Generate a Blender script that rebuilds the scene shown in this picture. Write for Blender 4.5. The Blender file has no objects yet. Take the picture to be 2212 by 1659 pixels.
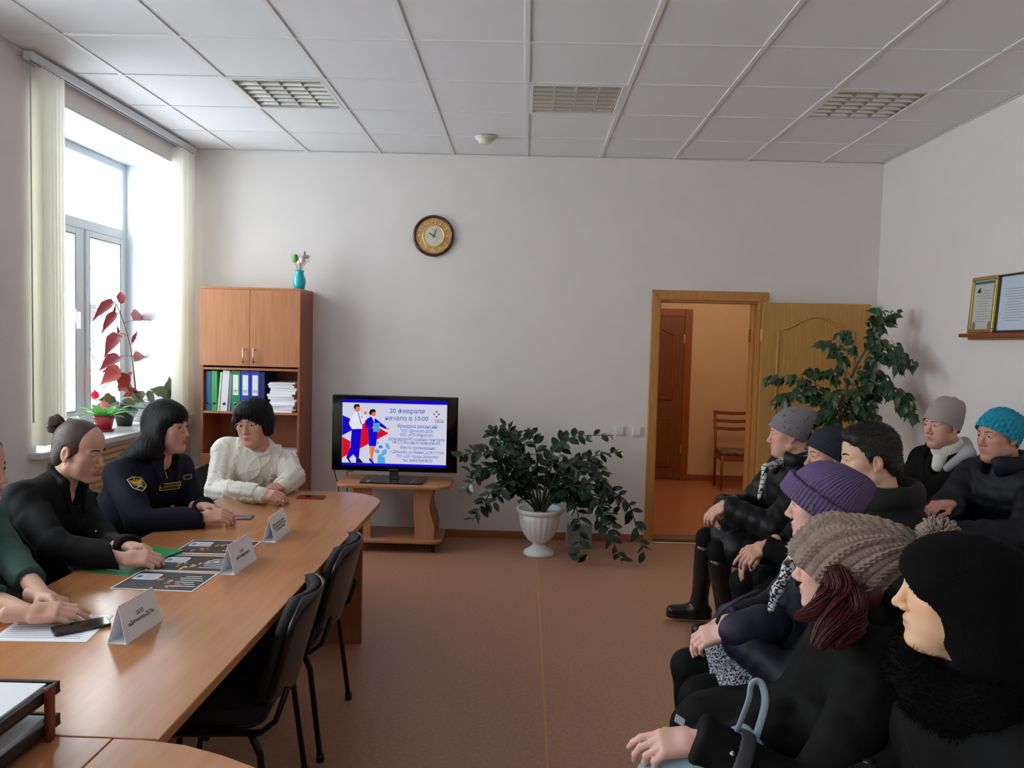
import bpy, bmesh, math, random
import numpy as np
from mathutils import Vector, Matrix
PI = math.pi
S = bpy.context.scene
COL = S.collection
rnd = random.Random(7)

# ---------------------------------------------------------------- camera
IW, IH, FPX = 2212.0, 1659.0, 1658.343
YAW, PITCH, ROLL = -0.01611, 0.05308, -0.02491
CAM = np.array([0.02756, 0.0, 1.63248])
D = 6.367            # back wall
HC = 3.16            # ceiling height
XL, XR = -2.764, 2.899
YB = -1.6            # rear wall behind the camera
def _axes():
    cy, sy, cp, sp = math.cos(YAW), math.sin(YAW), math.cos(PITCH), math.sin(PITCH)
    f = np.array([sy*cp, cy*cp, -sp]); r = np.array([cy, -sy, 0.0]); d = np.cross(f, r)
    c, s = math.cos(ROLL), math.sin(ROLL)
    return c*r+s*d, -s*r+c*d, f
AR, AD, AF = _axes()
camd = bpy.data.cameras.new('camera'); cam = bpy.data.objects.new('camera', camd); COL.objects.link(cam)
camd.sensor_fit = 'HORIZONTAL'; camd.sensor_width = 36.0; camd.lens = FPX/IW*36.0
camd.clip_start = 0.05; camd.clip_end = 300
_m = Matrix.Identity(4)
for i in range(3):
    _m[i][0] = AR[i]; _m[i][1] = -AD[i]; _m[i][2] = -AF[i]; _m[i][3] = CAM[i]
cam.matrix_world = _m
S.camera = cam

# ---------------------------------------------------------------- world, daylight, exposure
EXPO = 0.0
S.view_settings.view_transform = 'Standard'
S.view_settings.look = 'None'
S.view_settings.exposure = EXPO
S.view_settings.gamma = 1.0
S.view_settings.use_curve_mapping = False
S.cycles.use_denoising = True
S.cycles.max_bounces = 10
S.cycles.diffuse_bounces = 7
S.cycles.sample_clamp_indirect = 8.0
wd = bpy.data.worlds.new('overcast_sky'); S.world = wd; wd.use_nodes = True
_n = wd.node_tree.nodes['Background']
_n.inputs[0].default_value = (0.96, 0.975, 1.0, 1); _n.inputs[1].default_value = 10.8
# daylight portals: they emit nothing, they only tell the renderer where the windows are
WIN = [(4.33, 6.20), (1.55, 3.42), (-1.23, 0.64)]  # first is in view; the other two are unseen, added for more daylight
for y0, y1 in WIN:
    ld = bpy.data.lights.new('window_portal', 'AREA'); ld.shape = 'RECTANGLE'
    ld.size = 2.0; ld.size_y = y1-y0; ld.cycles.is_portal = True
    lo = bpy.data.objects.new('window_portal', ld); COL.objects.link(lo)
    lo.location = (-3.34, (y0+y1)/2, 1.95); lo.rotation_euler = (0, -PI/2, 0)

# ---------------------------------------------------------------- helpers: pixels to places
def ray(x, y): return AF+AR*(x-IW/2)/FPX+AD*(y-IH/2)/FPX
def atX(x, y, X): v = ray(x, y); return CAM+v*((X-CAM[0])/v[0])
def atY(x, y, Y): v = ray(x, y); return CAM+v*((Y-CAM[1])/v[1])
def atZ(x, y, Z): v = ray(x, y); return CAM+v*((Z-CAM[2])/v[2])

# ---------------------------------------------------------------- helpers: materials
def lin(c):
    return tuple(((v/255.0)/12.92 if v/255.0 <= 0.04045 else ((v/255.0+0.055)/1.055)**2.4) for v in c)
MATS = {}
def mat(name, rgb=(200, 200, 200), rough=0.6, metal=0.0, var=0.0, vscale=6.0, stretch=(1, 1, 1), rgb2=None,
        bump=0.0, bscale=40.0, spec=0.5, coat=0.0, emit=None, estr=1.0, sheen=0.0, trans=0.0, alpha=1.0, vcol=False, detail=4.0, sss=0.0):
    if name in MATS: return MATS[name]
    m = bpy.data.materials.new(name); m.use_nodes = True; MATS[name] = m
    nt = m.node_tree; N = nt.nodes; L = nt.links; b = N['Principled BSDF']
    c = lin(rgb)
    b.inputs['Base Color'].default_value = (*c, 1); b.inputs['Roughness'].default_value = rough
    b.inputs['Metallic'].default_value = metal; b.inputs['Specular IOR Level'].default_value = spec
    b.inputs['Coat Weight'].default_value = coat; b.inputs['Sheen Weight'].default_value = sheen
    b.inputs['Transmission Weight'].default_value = trans; b.inputs['Alpha'].default_value = alpha
    if sss: b.inputs['Subsurface Weight'].default_value = sss; b.inputs['Subsurface Radius'].default_value = (0.012, 0.005, 0.003)
    if emit is not None:
        b.inputs['Emission Color'].default_value = (*lin(emit), 1); b.inputs['Emission Strength'].default_value = estr
    src = None
    if vcol:
        a = N.new('ShaderNodeVertexColor'); a.layer_name = 'Col'; src = a.outputs['Color']
    if var > 0 or bump > 0 or rgb2:
        tc = N.new('ShaderNodeTexCoord'); mp = N.new('ShaderNodeMapping'); L.new(tc.outputs['Object'], mp.inputs['Vector'])
        mp.inputs['Scale'].default_value = stretch
    if var > 0 or rgb2:
        nz = N.new('ShaderNodeTexNoise'); nz.inputs['Scale'].default_value = vscale; nz.inputs['Detail'].default_value = detail
        L.new(mp.outputs['Vector'], nz.inputs['Vector'])
        rp = N.new('ShaderNodeValToRGB'); L.new(nz.outputs['Fac'], rp.inputs['Fac'])
        rp.color_ramp.elements[0].position = 0.3; rp.color_ramp.elements[1].position = 0.7
        if src is None:
            c2 = lin(rgb2) if rgb2 else tuple(v*(1-var) for v in c)
            c1 = c if rgb2 else tuple(min(1, v*(1+var)) for v in c)
            rp.color_ramp.elements[0].color = (*c2, 1); rp.color_ramp.elements[1].color = (*c1, 1)
            src = rp.outputs['Color']
        else:
            mx = N.new('ShaderNodeMix'); mx.data_type = 'RGBA'; mx.blend_type = 'MULTIPLY'; mx.inputs[0].default_value = 1
            rp.color_ramp.elements[0].color = (1-var,)*3+(1,); rp.color_ramp.elements[1].color = (1, 1, 1, 1)
            L.new(src, mx.inputs[6]); L.new(rp.outputs['Color'], mx.inputs[7]); src = mx.outputs[2]
    if src is not None: L.new(src, b.inputs['Base Color'])
    if bump > 0:
        nb = N.new('ShaderNodeTexNoise'); nb.inputs['Scale'].default_value = bscale; nb.inputs['Detail'].default_value = 3
        L.new(mp.outputs['Vector'], nb.inputs['Vector'])
        bp = N.new('ShaderNodeBump'); bp.inputs['Strength'].default_value = bump; bp.inputs['Distance'].default_value = 0.01
        L.new(nb.outputs['Fac'], bp.inputs['Height']); L.new(bp.outputs['Normal'], b.inputs['Normal'])
    return m
def translucent(name, rgb, amount=0.5, rough=0.6):
    if name in MATS: return MATS[name]
    m = mat(name, rgb, rough); nt = m.node_tree; N = nt.nodes; L = nt.links
    t = N.new('ShaderNodeBsdfTranslucent'); t.inputs[0].default_value = (*lin(rgb), 1)
    mx = N.new('ShaderNodeMixShader'); mx.inputs[0].default_value = amount
    L.new(N['Principled BSDF'].outputs[0], mx.inputs[1]); L.new(t.outputs[0], mx.inputs[2])
    L.new(mx.outputs[0], N['Material Output'].inputs[0]); return m
def emissive(name, rgb, k=1.0):
    if name in MATS: return MATS[name]
    m = bpy.data.materials.new(name); m.use_nodes = True; MATS[name] = m
    N = m.node_tree.nodes; N.clear(); e = N.new('ShaderNodeEmission'); o = N.new('ShaderNodeOutputMaterial')
    e.inputs[0].default_value = (*lin(rgb), 1); e.inputs[1].default_value = k/(2**EXPO)
    m.node_tree.links.new(e.outputs[0], o.inputs[0]); return m

# ---------------------------------------------------------------- helpers: objects
def put(o, parent=None):
    COL.objects.link(o)
    if parent is not None:
        o.parent = parent; o.matrix_parent_inverse = PW[parent.name].inverted()
    PW[o.name] = o.matrix_basis.copy() if parent is None else PW[parent.name] @ o.matrix_parent_inverse @ o.matrix_basis
    return o
PW = {}
def tag(o, label=None, cat=None, group=None, kind=None):
    if label: o['label'] = label
    if cat: o['category'] = cat
    if group: o['group'] = group
    if kind: o['kind'] = kind
    return o
def thing(name, loc, label, cat, group=None, rz=0.0):
    o = bpy.data.objects.new(name, None); o.empty_display_size = 0.1
    o.location = loc; o.rotation_euler = (0, 0, rz)
    o.matrix_basis = Matrix.Translation(loc) @ Matrix.Rotation(rz, 4, 'Z')
    put(o); return tag(o, label, cat, group)
def meshobj(name, V, F, m, parent=None, smooth=False, fm=None, mats=None, bevel=0.0, col=None):
    me = bpy.data.meshes.new(name)
    if isinstance(F, np.ndarray):
        V = np.asarray(V, np.float32); n = F.shape[1]
        me.vertices.add(len(V)); me.vertices.foreach_set('co', V.ravel())
        me.loops.add(F.size); me.loops.foreach_set('vertex_index', F.ravel().astype(np.int32))
        me.polygons.add(len(F)); me.polygons.foreach_set('loop_start', np.arange(0, F.size, n, dtype=np.int32))
        me.update(calc_edges=True); me.validate()
    else:
        me.from_pydata([tuple(v) for v in V], [], [tuple(f) for f in F]); me.update()
    for q in (mats or [m]): me.materials.append(q)
    if fm is not None: me.polygons.foreach_set('material_index', np.asarray(fm, np.int32))
    if smooth: me.polygons.foreach_set('use_smooth', np.ones(len(me.polygons), bool))
    if col is not None:
        a = me.color_attributes.new('Col', 'FLOAT_COLOR', 'POINT')
        c4 = np.ones((len(V), 4), np.float32); c4[:, :3] = col; a.data.foreach_set('color', c4.ravel())
    o = bpy.data.objects.new(name, me); put(o, parent)
    if bevel > 0:
        b = o.modifiers.new('bevel', 'BEVEL'); b.width = bevel; b.segments = 2; b.limit_method = 'ANGLE'; b.angle_limit = math.radians(40)
        b.harden_normals = False
    return o
def rotm(ax, ang): return np.array(Matrix.Rotation(ang, 3, ax))
class MB:
    def __init__(s): s.V = []; s.F = []; s.M = []
    def add(s, V, F, mi=0):
        k = len(s.V); s.V += [tuple(v) for v in V]; s.F += [tuple(i+k for i in f) for f in F]; s.M += [mi]*len(F); return s
    def box(s, x0, x1, y0, y1, z0, z1, mi=0):
        V = [(x, y, z) for z in (z0, z1) for y in (y0, y1) for x in (x0, x1)]
        return s.add(V, [(0, 2, 3, 1), (4, 5, 7, 6), (0, 1, 5, 4), (2, 6, 7, 3), (0, 4, 6, 2), (1, 3, 7, 5)], mi)
    def obox(s, c, R, h, mi=0):     # oriented box: centre, 3x3 (columns = axes), half sizes
        R = np.asarray(R); c = np.asarray(c)
        V = [c+R@np.array((x*h[0], y*h[1], z*h[2])) for z in (-1, 1) for y in (-1, 1) for x in (-1, 1)]
        return s.add(V, [(0, 2, 3, 1), (4, 5, 7, 6), (0, 1, 5, 4), (2, 6, 7, 3), (0, 4, 6, 2), (1, 3, 7, 5)], mi)
    def tube(s, pts, r, n=8, mi=0, caps=True, flat=1.0):
        P = [np.asarray(p, float) for p in pts]; m = len(P)
        rs = r if hasattr(r, '__len__') else [r]*m
        T = [P[min(i+1, m-1)]-P[max(i-1, 0)] for i in range(m)]
        T = [t/(np.linalg.norm(t)+1e-12) for t in T]
        u = np.cross(T[0], (0, 0, 1.0))
        if np.linalg.norm(u) < 1e-3: u = np.cross(T[0], (0, 1.0, 0))
        u /= np.linalg.norm(u); V = []; F = []
        for i in range(m):
            u = u-T[i]*(u@T[i]); u /= np.linalg.norm(u)+1e-12; w = np.cross(T[i], u)
            for j in range(n):
                a = 2*PI*j/n; V.append(P[i]+rs[i]*(math.cos(a)*u+flat*math.sin(a)*w))
        for i in range(m-1):
            for j in range(n):
                F.append((i*n+j, i*n+(j+1) % n, (i+1)*n+(j+1) % n, (i+1)*n+j))
        if caps: F.append(tuple(range(n))[::-1]); F.append(tuple(range((m-1)*n, m*n)))
        return s.add(V, F, mi)
    def lathe(s, prof, n=32, c=(0, 0, 0), mi=0, ridge=None):
        V = []; F = []; m = len(prof)
        for i, (r, z) in enumerate(prof):
            for j in range(n):
                a = 2*PI*j/n; k = r*(ridge(i, a) if ridge else 1)
                V.append((c[0]+k*math.cos(a), c[1]+k*math.sin(a), c[2]+z))
        for i in range(m-1):
            for j in range(n):
                F.append((i*n+j, i*n+(j+1) % n, (i+1)*n+(j+1) % n, (i+1)*n+j))
        if prof[0][0] > 1e-4: F.append(tuple(range(n))[::-1])
        if prof[-1][0] > 1e-4: F.append(tuple(range((m-1)*n, m*n)))
        return s.add(V, F, mi)
    def prism(s, poly, o, ux, uy, uz, t, mi=0):   # 2D outline extruded by t along uz
        o, ux, uy, uz = map(lambda q: np.asarray(q, float), (o, ux, uy, uz)); n = len(poly)
        V = [o+ux*x+uy*y for x, y in poly]+[o+ux*x+uy*y+uz*t for x, y in poly]
        F = [tuple(range(n))[::-1], tuple(range(n, 2*n))]+[(i, (i+1) % n, n+(i+1) % n, n+i) for i in range(n)]
        return s.add(V, F, mi)
    def sphere(s, c, r, n=12, m=8, mi=0, R=None):
        r = np.array(r if hasattr(r, '__len__') else (r, r, r), float); V = []; F = []
        for i in range(m+1):
            t = PI*i/m
            for j in range(n):
                a = 2*PI*j/n; p = np.array((math.sin(t)*math.cos(a), math.sin(t)*math.sin(a), math.cos(t)))*r
                if R is not None: p = np.asarray(R)@p
                V.append(np.asarray(c)+p)
        for i in range(m):
            for j in range(n): F.append((i*n+j, (i+1)*n+j, (i+1)*n+(j+1) % n, i*n+(j+1) % n))
        return s.add(V, F, mi)
    def build(s, name, m, parent=None, smooth=False, bevel=0.0, mats=None):
        return meshobj(name, s.V, s.F, m, parent, smooth, s.M if mats else None, mats, bevel)
def box(name, m, parent, x0, x1, y0, y1, z0, z1, bevel=0.003):
    return MB().box(x0, x1, y0, y1, z0, z1).build(name, m, parent, bevel=bevel)
def wallbox(name, m, **k): pass
def inst(src, parent, basis, name=None):          # another piece that shares the mesh of src
    o = bpy.data.objects.new(name or src.name.split('.')[0], src.data); o.matrix_basis = basis; put(o, parent)
    return o
def text(name, s, size, m, parent, o, ux, uy, align='CENTER', extr=0.0, bold=0.0, spacing=1.0, lh=1.0):
    cu = bpy.data.curves.new(name, 'FONT'); cu.body = s; cu.size = size; cu.align_x = align; cu.align_y = 'CENTER'
    cu.extrude = extr; cu.offset = bold; cu.space_character = spacing; cu.space_line = lh; cu.resolution_u = 2
    t = bpy.data.objects.new(name, cu); COL.objects.link(t)
    me = bpy.data.meshes.new_from_object(t.evaluated_get(bpy.context.evaluated_depsgraph_get()))
    COL.objects.unlink(t); bpy.data.objects.remove(t); bpy.data.curves.remove(cu)
    ux = Vector(ux).normalized(); uy = Vector(uy).normalized(); uz = ux.cross(uy)
    M = Matrix(((ux.x, uy.x, uz.x, o[0]), (ux.y, uy.y, uz.y, o[1]), (ux.z, uy.z, uz.z, o[2]), (0, 0, 0, 1)))
    me.transform(M); me.materials.clear(); me.materials.append(m); me.name = name
    ob = bpy.data.objects.new(name, me); put(ob, parent); return ob
def flat(name, poly, m, parent, o, ux, uy, lift=0.0, th=0.0004):
    ux = np.asarray(ux, float); ux = ux/np.linalg.norm(ux); uy = np.asarray(uy, float); uy = uy/np.linalg.norm(uy); uz = np.cross(ux, uy)
    return MB().prism(poly, np.asarray(o, float)+uz*lift, ux, uy, uz, th).build(name, m, parent)
def rrect(x0, x1, y0, y1, r, n=5):
    P = []
    for cx, cy, a in ((x1-r, y1-r, 0), (x0+r, y1-r, 90), (x0+r, y0+r, 180), (x1-r, y0+r, 270)):
        for i in range(n+1):
            t = math.radians(a+90*i/n); P.append((cx+r*math.cos(t), cy+r*math.sin(t)))
    return P
def copy_tree(o, basis, label=None):
    c = o.copy(); COL.objects.link(c); c.matrix_basis = basis; PW[c.name] = basis.copy()
    if label: c['label'] = label
    for ch in list(o.children):
        k = ch.copy(); COL.objects.link(k); k.parent = c
        for g in list(ch.children):
            q = g.copy(); COL.objects.link(q); q.parent = k
    return c
# ================================================================ the room
M_WALL = mat('wall_paint', (229, 223, 220), 0.75, var=0.02, vscale=3, bump=0.12, bscale=260)
M_TILE = mat('ceiling_tile_white', (232, 232, 234), 0.8, bump=0.05, bscale=300)
M_BAR = mat('ceiling_bar_white', (225, 226, 226), 0.45)
M_VOID = mat('ceiling_void', (60, 60, 60), 0.9)
M_FLOOR = mat('linoleum', (178, 132, 106), 0.42, rgb2=(162, 116, 90), vscale=55, detail=6, spec=0.35)
M_SEAM = mat('seam_strip', (190, 140, 80), 0.5)
M_PVC = mat('white_pvc', (212, 217, 222), 0.3)
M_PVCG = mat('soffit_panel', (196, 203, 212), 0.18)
M_GASK = mat('gasket', (70, 75, 80), 0.6)
M_OAK = mat('door_oak', (200, 150, 84), 0.42, rgb2=(182, 130, 66), vscale=7, stretch=(14, 14, 0.8))
M_OAKH = mat('casing_oak', (200, 140, 78), 0.4, rgb2=(182, 122, 62), vscale=7, stretch=(12, 12, 1))
M_BASE = mat('baseboard_wood', (164, 98, 62), 0.45, rgb2=(148, 86, 54), vscale=6, stretch=(1, 12, 12))
M_BRASS = mat('polished_brass', (222, 190, 110), 0.18, metal=1.0)
def structure(o): return tag(o, kind='structure')

fl = structure(thing('floor', (0, 2.4, 0), None, None))
XS = 0.156
MB().box(XL-.2, XS-.0015, YB, D, -.05, 0).build('linoleum_sheet', M_FLOOR, fl)
MB().box(XS+.0015, XR+.1, YB, D, -.05, 0).build('linoleum_sheet', M_FLOOR, fl)
MB().box(XS-.005, XS+.005, YB, D, -.05, .0008).build('seam_strip', M_SEAM, fl)

# ceiling: lay-in tiles on a grid of runners
ce = structure(MB().box(XL-.1, XR+.1, YB-.1, D+.1, HC+.07, HC+.12).build('ceiling', M_VOID))
gx = [XL]+[i*.6 for i in range(-4, 5)]+[XR]
gy = [D, D-.573]
while gy[-1]-.6 > YB: gy.append(gy[-1]-.6)
gy.append(YB)
for x in gx[1:-1]: MB().box(x-.012, x+.012, YB, D, HC-.003, HC+.03).build('main_runner', M_BAR, ce)
for y in gy[1:-1]:
    MB().box(XL, XR, y-.011, y+.011, HC-.0015, HC+.02).build('cross_runner', M_BAR, ce)
LAMPS = [(1, 3), (4, 3), (7, 3)]     # filled below (column, row)
full = None
lampcells = {(2, 2), (5, 2), (8, 2)}
for i in range(len(gx)-1):
    for j in range(len(gy)-1):
        if (i, j) in lampcells: continue
        x0, x1, y1, y0 = gx[i], gx[i+1], gy[j], gy[j+1]
        whole = abs(x1-x0-.6) < 1e-6 and abs(y1-y0-.6) < 1e-6
        cx, cy = (x0+x1)/2, (y0+y1)/2
        if whole and full is not None:
            o = inst(full, ce, Matrix.Translation((cx, cy, 0)), 'ceiling_tile')
            continue
        hx, hy = (x1-x0)/2-.003, (y1-y0)/2-.003
        o = MB().box(-hx, hx, -hy, hy, HC+.004, HC+.018)
        o = meshobj('ceiling_tile', o.V, o.F, M_TILE, None)
        o.parent = ce; o.matrix_parent_inverse = Matrix.Identity(4); o.location = (cx, cy, 0)
        PW[o.name] = Matrix.Translation((cx, cy, 0))
        if whole: full = o
MB().box(XL, XR, D-.02, D, HC-.004, HC).build('edge_angle', M_BAR, ce)
MB().box(XR-.02, XR, YB, D, HC-.004, HC).build('edge_angle', M_BAR, ce)
MB().box(XL, XL+.02, YB, D, HC-.004, HC).build('edge_angle', M_BAR, ce)

# louvred ceiling lamps (switched off)
M_MIR = mat('louvre_aluminium', (200, 200, 190), 0.2, metal=1.0)
M_LBODY = mat('lamp_tray', (120, 120, 112), 0.35, metal=0.6)
M_TUBE = mat('tube_glass', (235, 235, 225), 0.3)
def lamp(x0, y0, label):
    t = thing('ceiling_lamp', (x0+.3, y0+.3, HC), label, 'lamp', 'louvred ceiling lamps')
    b = MB(); a, c = .013, .587
    for q in ((a, c, a, a+.022), (a, c, c-.022, c), (a, a+.022, a+.022, c-.022), (c-.022, c, a+.022, c-.022)):
        b.box(x0+q[0], x0+q[1], y0+q[2], y0+q[3], HC-.004, HC+.012)
    b.build('frame', M_BAR, t)
    k = MB(); k.box(x0+.02, x0+.58, y0+.02, y0+.58, HC+.062, HC+.066)
    for q in ((.02, .024, .02, .58), (.576, .58, .02, .58), (.02, .58, .02, .024), (.02, .58, .576, .58)):
        k.box(x0+q[0], x0+q[1], y0+q[2], y0+q[3], HC+.002, HC+.064)
    k.build('tray', M_LBODY, t)
    for i in range(4):                                   # four bays: curved side reflectors
        cx = x0+.035+.1325*(i+.5)
        MB().tube([(cx, y0+.03, HC+.047), (cx, y0+.57, HC+.047)], .008, 8).build('tube', M_TUBE, t, True)
    for i in range(5):
        x = x0+.035+.1325*i
        MB().prism([(-.0025, 0), (.0025, 0), (.014, .036), (-.014, .036)], (x, y0+.03, HC+.002), (1, 0, 0), (0, 0, 1), (0, 1, 0), .54).build('louvre_rail', M_MIR, t)
    for i in range(4):
        for j in range(7):
            y = y0+.03+.54*(j+.5)/7; x = x0+.035+.1325*i
            MB().prism([(-.002, 0), (.002, 0), (.010, .032), (-.010, .032)], (x+.006, y, HC+.003), (0, 1, 0), (0, 0, 1), (1, 0, 0), .12).build('louvre_blade', M_MIR, t)
    return t
lamp(-1.8, gy[3], 'louvred ceiling lamp near the window, leftmost of the three')
lamp(0.0, gy[3], 'louvred ceiling lamp in the middle, beside the smoke detector')
lamp(1.8, gy[3], 'louvred ceiling lamp near the right wall, rightmost of the three')
t = thing('smoke_detector', (-.311, 5.788, HC), 'small cream round smoke detector on the ceiling tiles', 'detector')
M_CREAM = mat('cream_plastic', (226, 222, 200), 0.5)
MB().lathe([(.0, -.0), (.075, -.001), (.078, -.008), (.07, -.018)], 28, (-.311, 5.788, HC-.003)).build('base_plate', M_CREAM, t, True)
MB().lathe([(.07, -.018), (.05, -.03), (.046, -.045), (.035, -.052), (0.0, -.053)], 28, (-.311, 5.788, HC-.003)).build('sensor_dome', M_CREAM, t, True)

# walls ------------------------------------------------------------
WT = .14
DX0, DX1, DZ = 1.10, 1.955, 2.03
wb = MB()
wb.box(XL-.6, DX0, D, D+WT, -.05, HC+.07).box(DX1, XR+.1, D, D+WT, -.05, HC+.07).box(DX0, DX1, D, D+WT, DZ, HC+.07)
structure(wb.build('wall_back', M_WALL))
structure(MB().box(XR, XR+.1, YB-.1, D, -.05, HC+.07).build('wall_right', M_WALL))
structure(MB().box(XL-.6, XR+.1, YB-.1, YB, -.05, HC+.07).build('wall_rear', M_WALL))
ZS, ZT, XO = .93, 2.985, -3.36
wl = MB(); ys = [YB]
for y0, y1 in sorted(WIN): ys += [y0, y1]
ys.append(D)
for k in range(0, len(ys), 2): wl.box(XO, XL, ys[k], ys[k+1], -.05, HC+.07)
for y0, y1 in WIN: wl.box(XO, XL, y0, y1, -.05, ZS).box(XO, XL, y0, y1, ZT, HC+.07)
structure(wl.build('wall_left', M_WALL))

# windows ------------------------------------------------------------
def window(n, y0, y1):
    w = structure(thing('window_%d' % n, (-3.25, (y0+y1)/2, ZS), None, None))
    xf, xb = -3.215, -3.285
    fz0, fz1 = ZS+.02, ZT-.005
    tz0, tz1 = 2.385, 2.46
    ym = y0+1.235*(y1-y0)/1.87; ymb = y0+.62
    def bar(nm, a, b, c, d, m=M_PVC, xx=(xb, xf), bv=.006): return box(nm, m, w, xx[0], xx[1], a, b, c, d, bv)
    fw = .062
    bar('frame_jamb', y0, y0+fw, fz0, fz1); bar('frame_jamb', y1-fw, y1, fz0, fz1)
    bar('frame_head', y0+fw, y1-fw, fz1-fw, fz1); bar('frame_bottom', y0+fw, y1-fw, fz0, fz0+fw)
    bar('transom', y0+fw, y1-fw, tz0, tz1)
    for q in (ym, ymb): bar('mullion', q-.04, q+.04, fz0+fw, tz0)
    g = .045; eds = [y0+fw, ymb-.04, ymb+.04, ym-.04, ym+.04, y1-fw]
    panes = [(y0+fw, y1-fw, tz1, fz1-fw)]
    for k in range(3):
        a, b = eds[2*k], eds[2*k+1]
        sh = MB(); xs0, xs1 = xb+.01, xf+.012
        c, d = fz0+fw+.004, tz0-.004; a += .004; b -= .004
        sh.box(xs0, xs1, a, a+g, c, d).box(xs0, xs1, b-g, b, c, d).box(xs0, xs1, a+g, b-g, c, c+g).box(xs0, xs1, a+g, b-g, d-g, d)
        so = sh.build('sash', M_PVC, w, bevel=.004)
        gk = MB(); e = .006; a2, b2, c2, d2 = a+g, b-g, c+g, d-g
        gk.box(xs1-.004, xs1-.001, a2, a2+e, c2, d2).box(xs1-.004, xs1-.001, b2-e, b2, c2, d2).box(xs1-.004, xs1-.001, a2, b2, c2, c2+e).box(xs1-.004, xs1-.001, a2, b2, d2-e, d2)
        gk.build('gasket', M_GASK, so)
        panes.append((a2, b2, c2, d2))
    gm = bpy.data.materials.get('window_glass')
    if gm is None:
        gm = bpy.data.materials.new('window_glass'); gm.use_nodes = True; N = gm.node_tree.nodes; N.clear(); L = gm.node_tree.links
        o = N.new('ShaderNodeOutputMaterial'); tr = N.new('ShaderNodeBsdfTransparent'); gl = N.new('ShaderNodeBsdfGlossy'); mx = N.new('ShaderNodeMixShader')
        gl.inputs['Roughness'].default_value = 0.02; tr.inputs[0].default_value = (.94, .97, .97, 1); mx.inputs[0].default_value = .06
        L.new(tr.outputs[0], mx.inputs[1]); L.new(gl.outputs[0], mx.inputs[2]); L.new(mx.outputs[0], o.inputs[0])
    for a, b, c, d in panes: MB().box(-3.252, -3.248, a, b, c, d).build('pane', gm, w)
    # reveal linings and sill
    rv = MB(); rv.box(xf, XL-.001, y1-.006, y1+.0, ZS, ZT-.006).box(xf, XL-.001, y0, y0+.006, ZS, ZT-.006)
    rv.build('reveal_lining', M_PVC, w)
    for k in range(2):
        xx = xf+(XL-xf)*k/2; MB().box(xx+.001, xx+(XL-xf)/2-.002, y0, y1, ZT-.008, ZT-.001).build('soffit_panel', M_PVCG, w)
    box('window_sill', M_PVC, w, xf, XL+.075, y0-.06, y1+.05 if n > 1 else y1+.06, ZS-.025, ZS+.015, .008)
    return w
w1 = window(1, *WIN[0]); window(2, *WIN[1]); window(3, *WIN[2])  # the last two are unseen openings added to brighten the room
# lever handle on the far sash of the near window
hw = MB().box(-3.203, -3.19, 5.455, 5.48, 1.70, 1.80).build('handle_plate', M_PVC, w1, bevel=.004)
MB().box(-3.19, -3.16, 5.46, 5.475, 1.66, 1.78).build('handle_lever', M_PVC, hw, bevel=.004)

# door frame, threshold, door leaf -------------------------------------
df = structure(thing('trim_1', (1.53, D, 0), None, None))
def casing(nm, poly, y0, th): return MB().prism(poly, (0, y0, 0), (1, 0, 0), (0, 0, 1), (0, -1, 0), th).build(nm, M_OAKH, df, bevel=.006)
casing('casing_leg', [(1.056, 0), (1.13, 0), (1.13, 2.02), (1.056, 2.10)], D, .022)
casing('casing_leg', [(1.935, 0), (2.011, 0), (2.011, 2.10), (1.935, 2.02)], D, .022)
casing('casing_head', [(1.13, 2.02), (1.935, 2.02), (2.011, 2.10), (1.056, 2.10)], D, .022)
box('jamb', M_OAKH, df, DX0, 1.125, D, D+WT, 0, DZ, .002)
box('jamb', M_OAKH, df, 1.93, DX1, D, D+WT, 0, DZ, .002)
box('jamb_head', M_OAKH, df, 1.125, 1.93, D, D+WT, 2.005, DZ, .002)
box('door_stop', M_OAKH, df, 1.905, 1.93, D+.045, D+WT, 0.02, 2.005, .004)
box('door_stop', M_OAKH, df, 1.125, 1.145, D+.045, D+WT, 0.02, 2.005, .004)
box('threshold', mat('threshold_wood', (120, 88, 56), 0.5), df, DX0, DX1, D-.005, D+WT, 0, .035, .006)
for z in (1.69, .30): box('hinge_plate', M_BRASS, df, 1.90, 1.906, D+.05, D+.13, z, z+.11, .001)
def arch(x0, x1, z0, zs, rise, n=16):
    P = [(x0, z0), (x1, z0), (x1, zs)]
    for i in range(1, n):
        u = i/n; P.append((x1+(x0-x1)*u, zs+rise*(.5-.5*math.cos(2*PI*u))))
    P.append((x0, zs)); return P
def door_leaf(name, th, base, ux, un, W, H, m, hinge=True):
    """panelled leaf: ux along its width, un its room-side normal"""
    base = np.asarray(base, float); ux = np.asarray(ux, float); un = np.asarray(un, float); uz = np.array((0, 0, 1.0))
    MB().prism([(0, 0), (W, 0), (W, H), (0, H)], base, ux, uz, un, th).build('slab', m, name, bevel=.003)
    f = base+un*th
    for P, q in ((arch(.13, W-.13, .98, H-.22, .11), 'panel'), (arch(.13, W-.13, .16, .74, .0, 2), 'panel')):
        MB().prism(P, f, ux, uz, un, .006).build(q, m, name, bevel=.005)
        loop = [f+ux*a+uz*b+un*.002 for a, b in P]; loop.append(loop[0])
        MB().tube(loop, .012, 6).build('panel_moulding', m, name, True)
        c = np.mean(np.array(P), 0)
        P2 = [(c[0]+(a-c[0])*.84, c[1]+(b-c[1])*.92) for a, b in P]
        MB().prism(P2, f+un*.006, ux, uz, un, .006).build('raised_field', m, name, bevel=.004)
ang = math.radians(4.5)
d1 = structure(thing('door_1', (1.955, D-.03, 0), None, None))
ux = np.array((math.cos(ang), -math.sin(ang), 0)); un = np.array((-math.sin(ang), -math.cos(ang), 0))
door_leaf(d1, .04, np.array((1.955, D-.03, .02)), ux, un, .845, 1.995, M_OAK)
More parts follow.
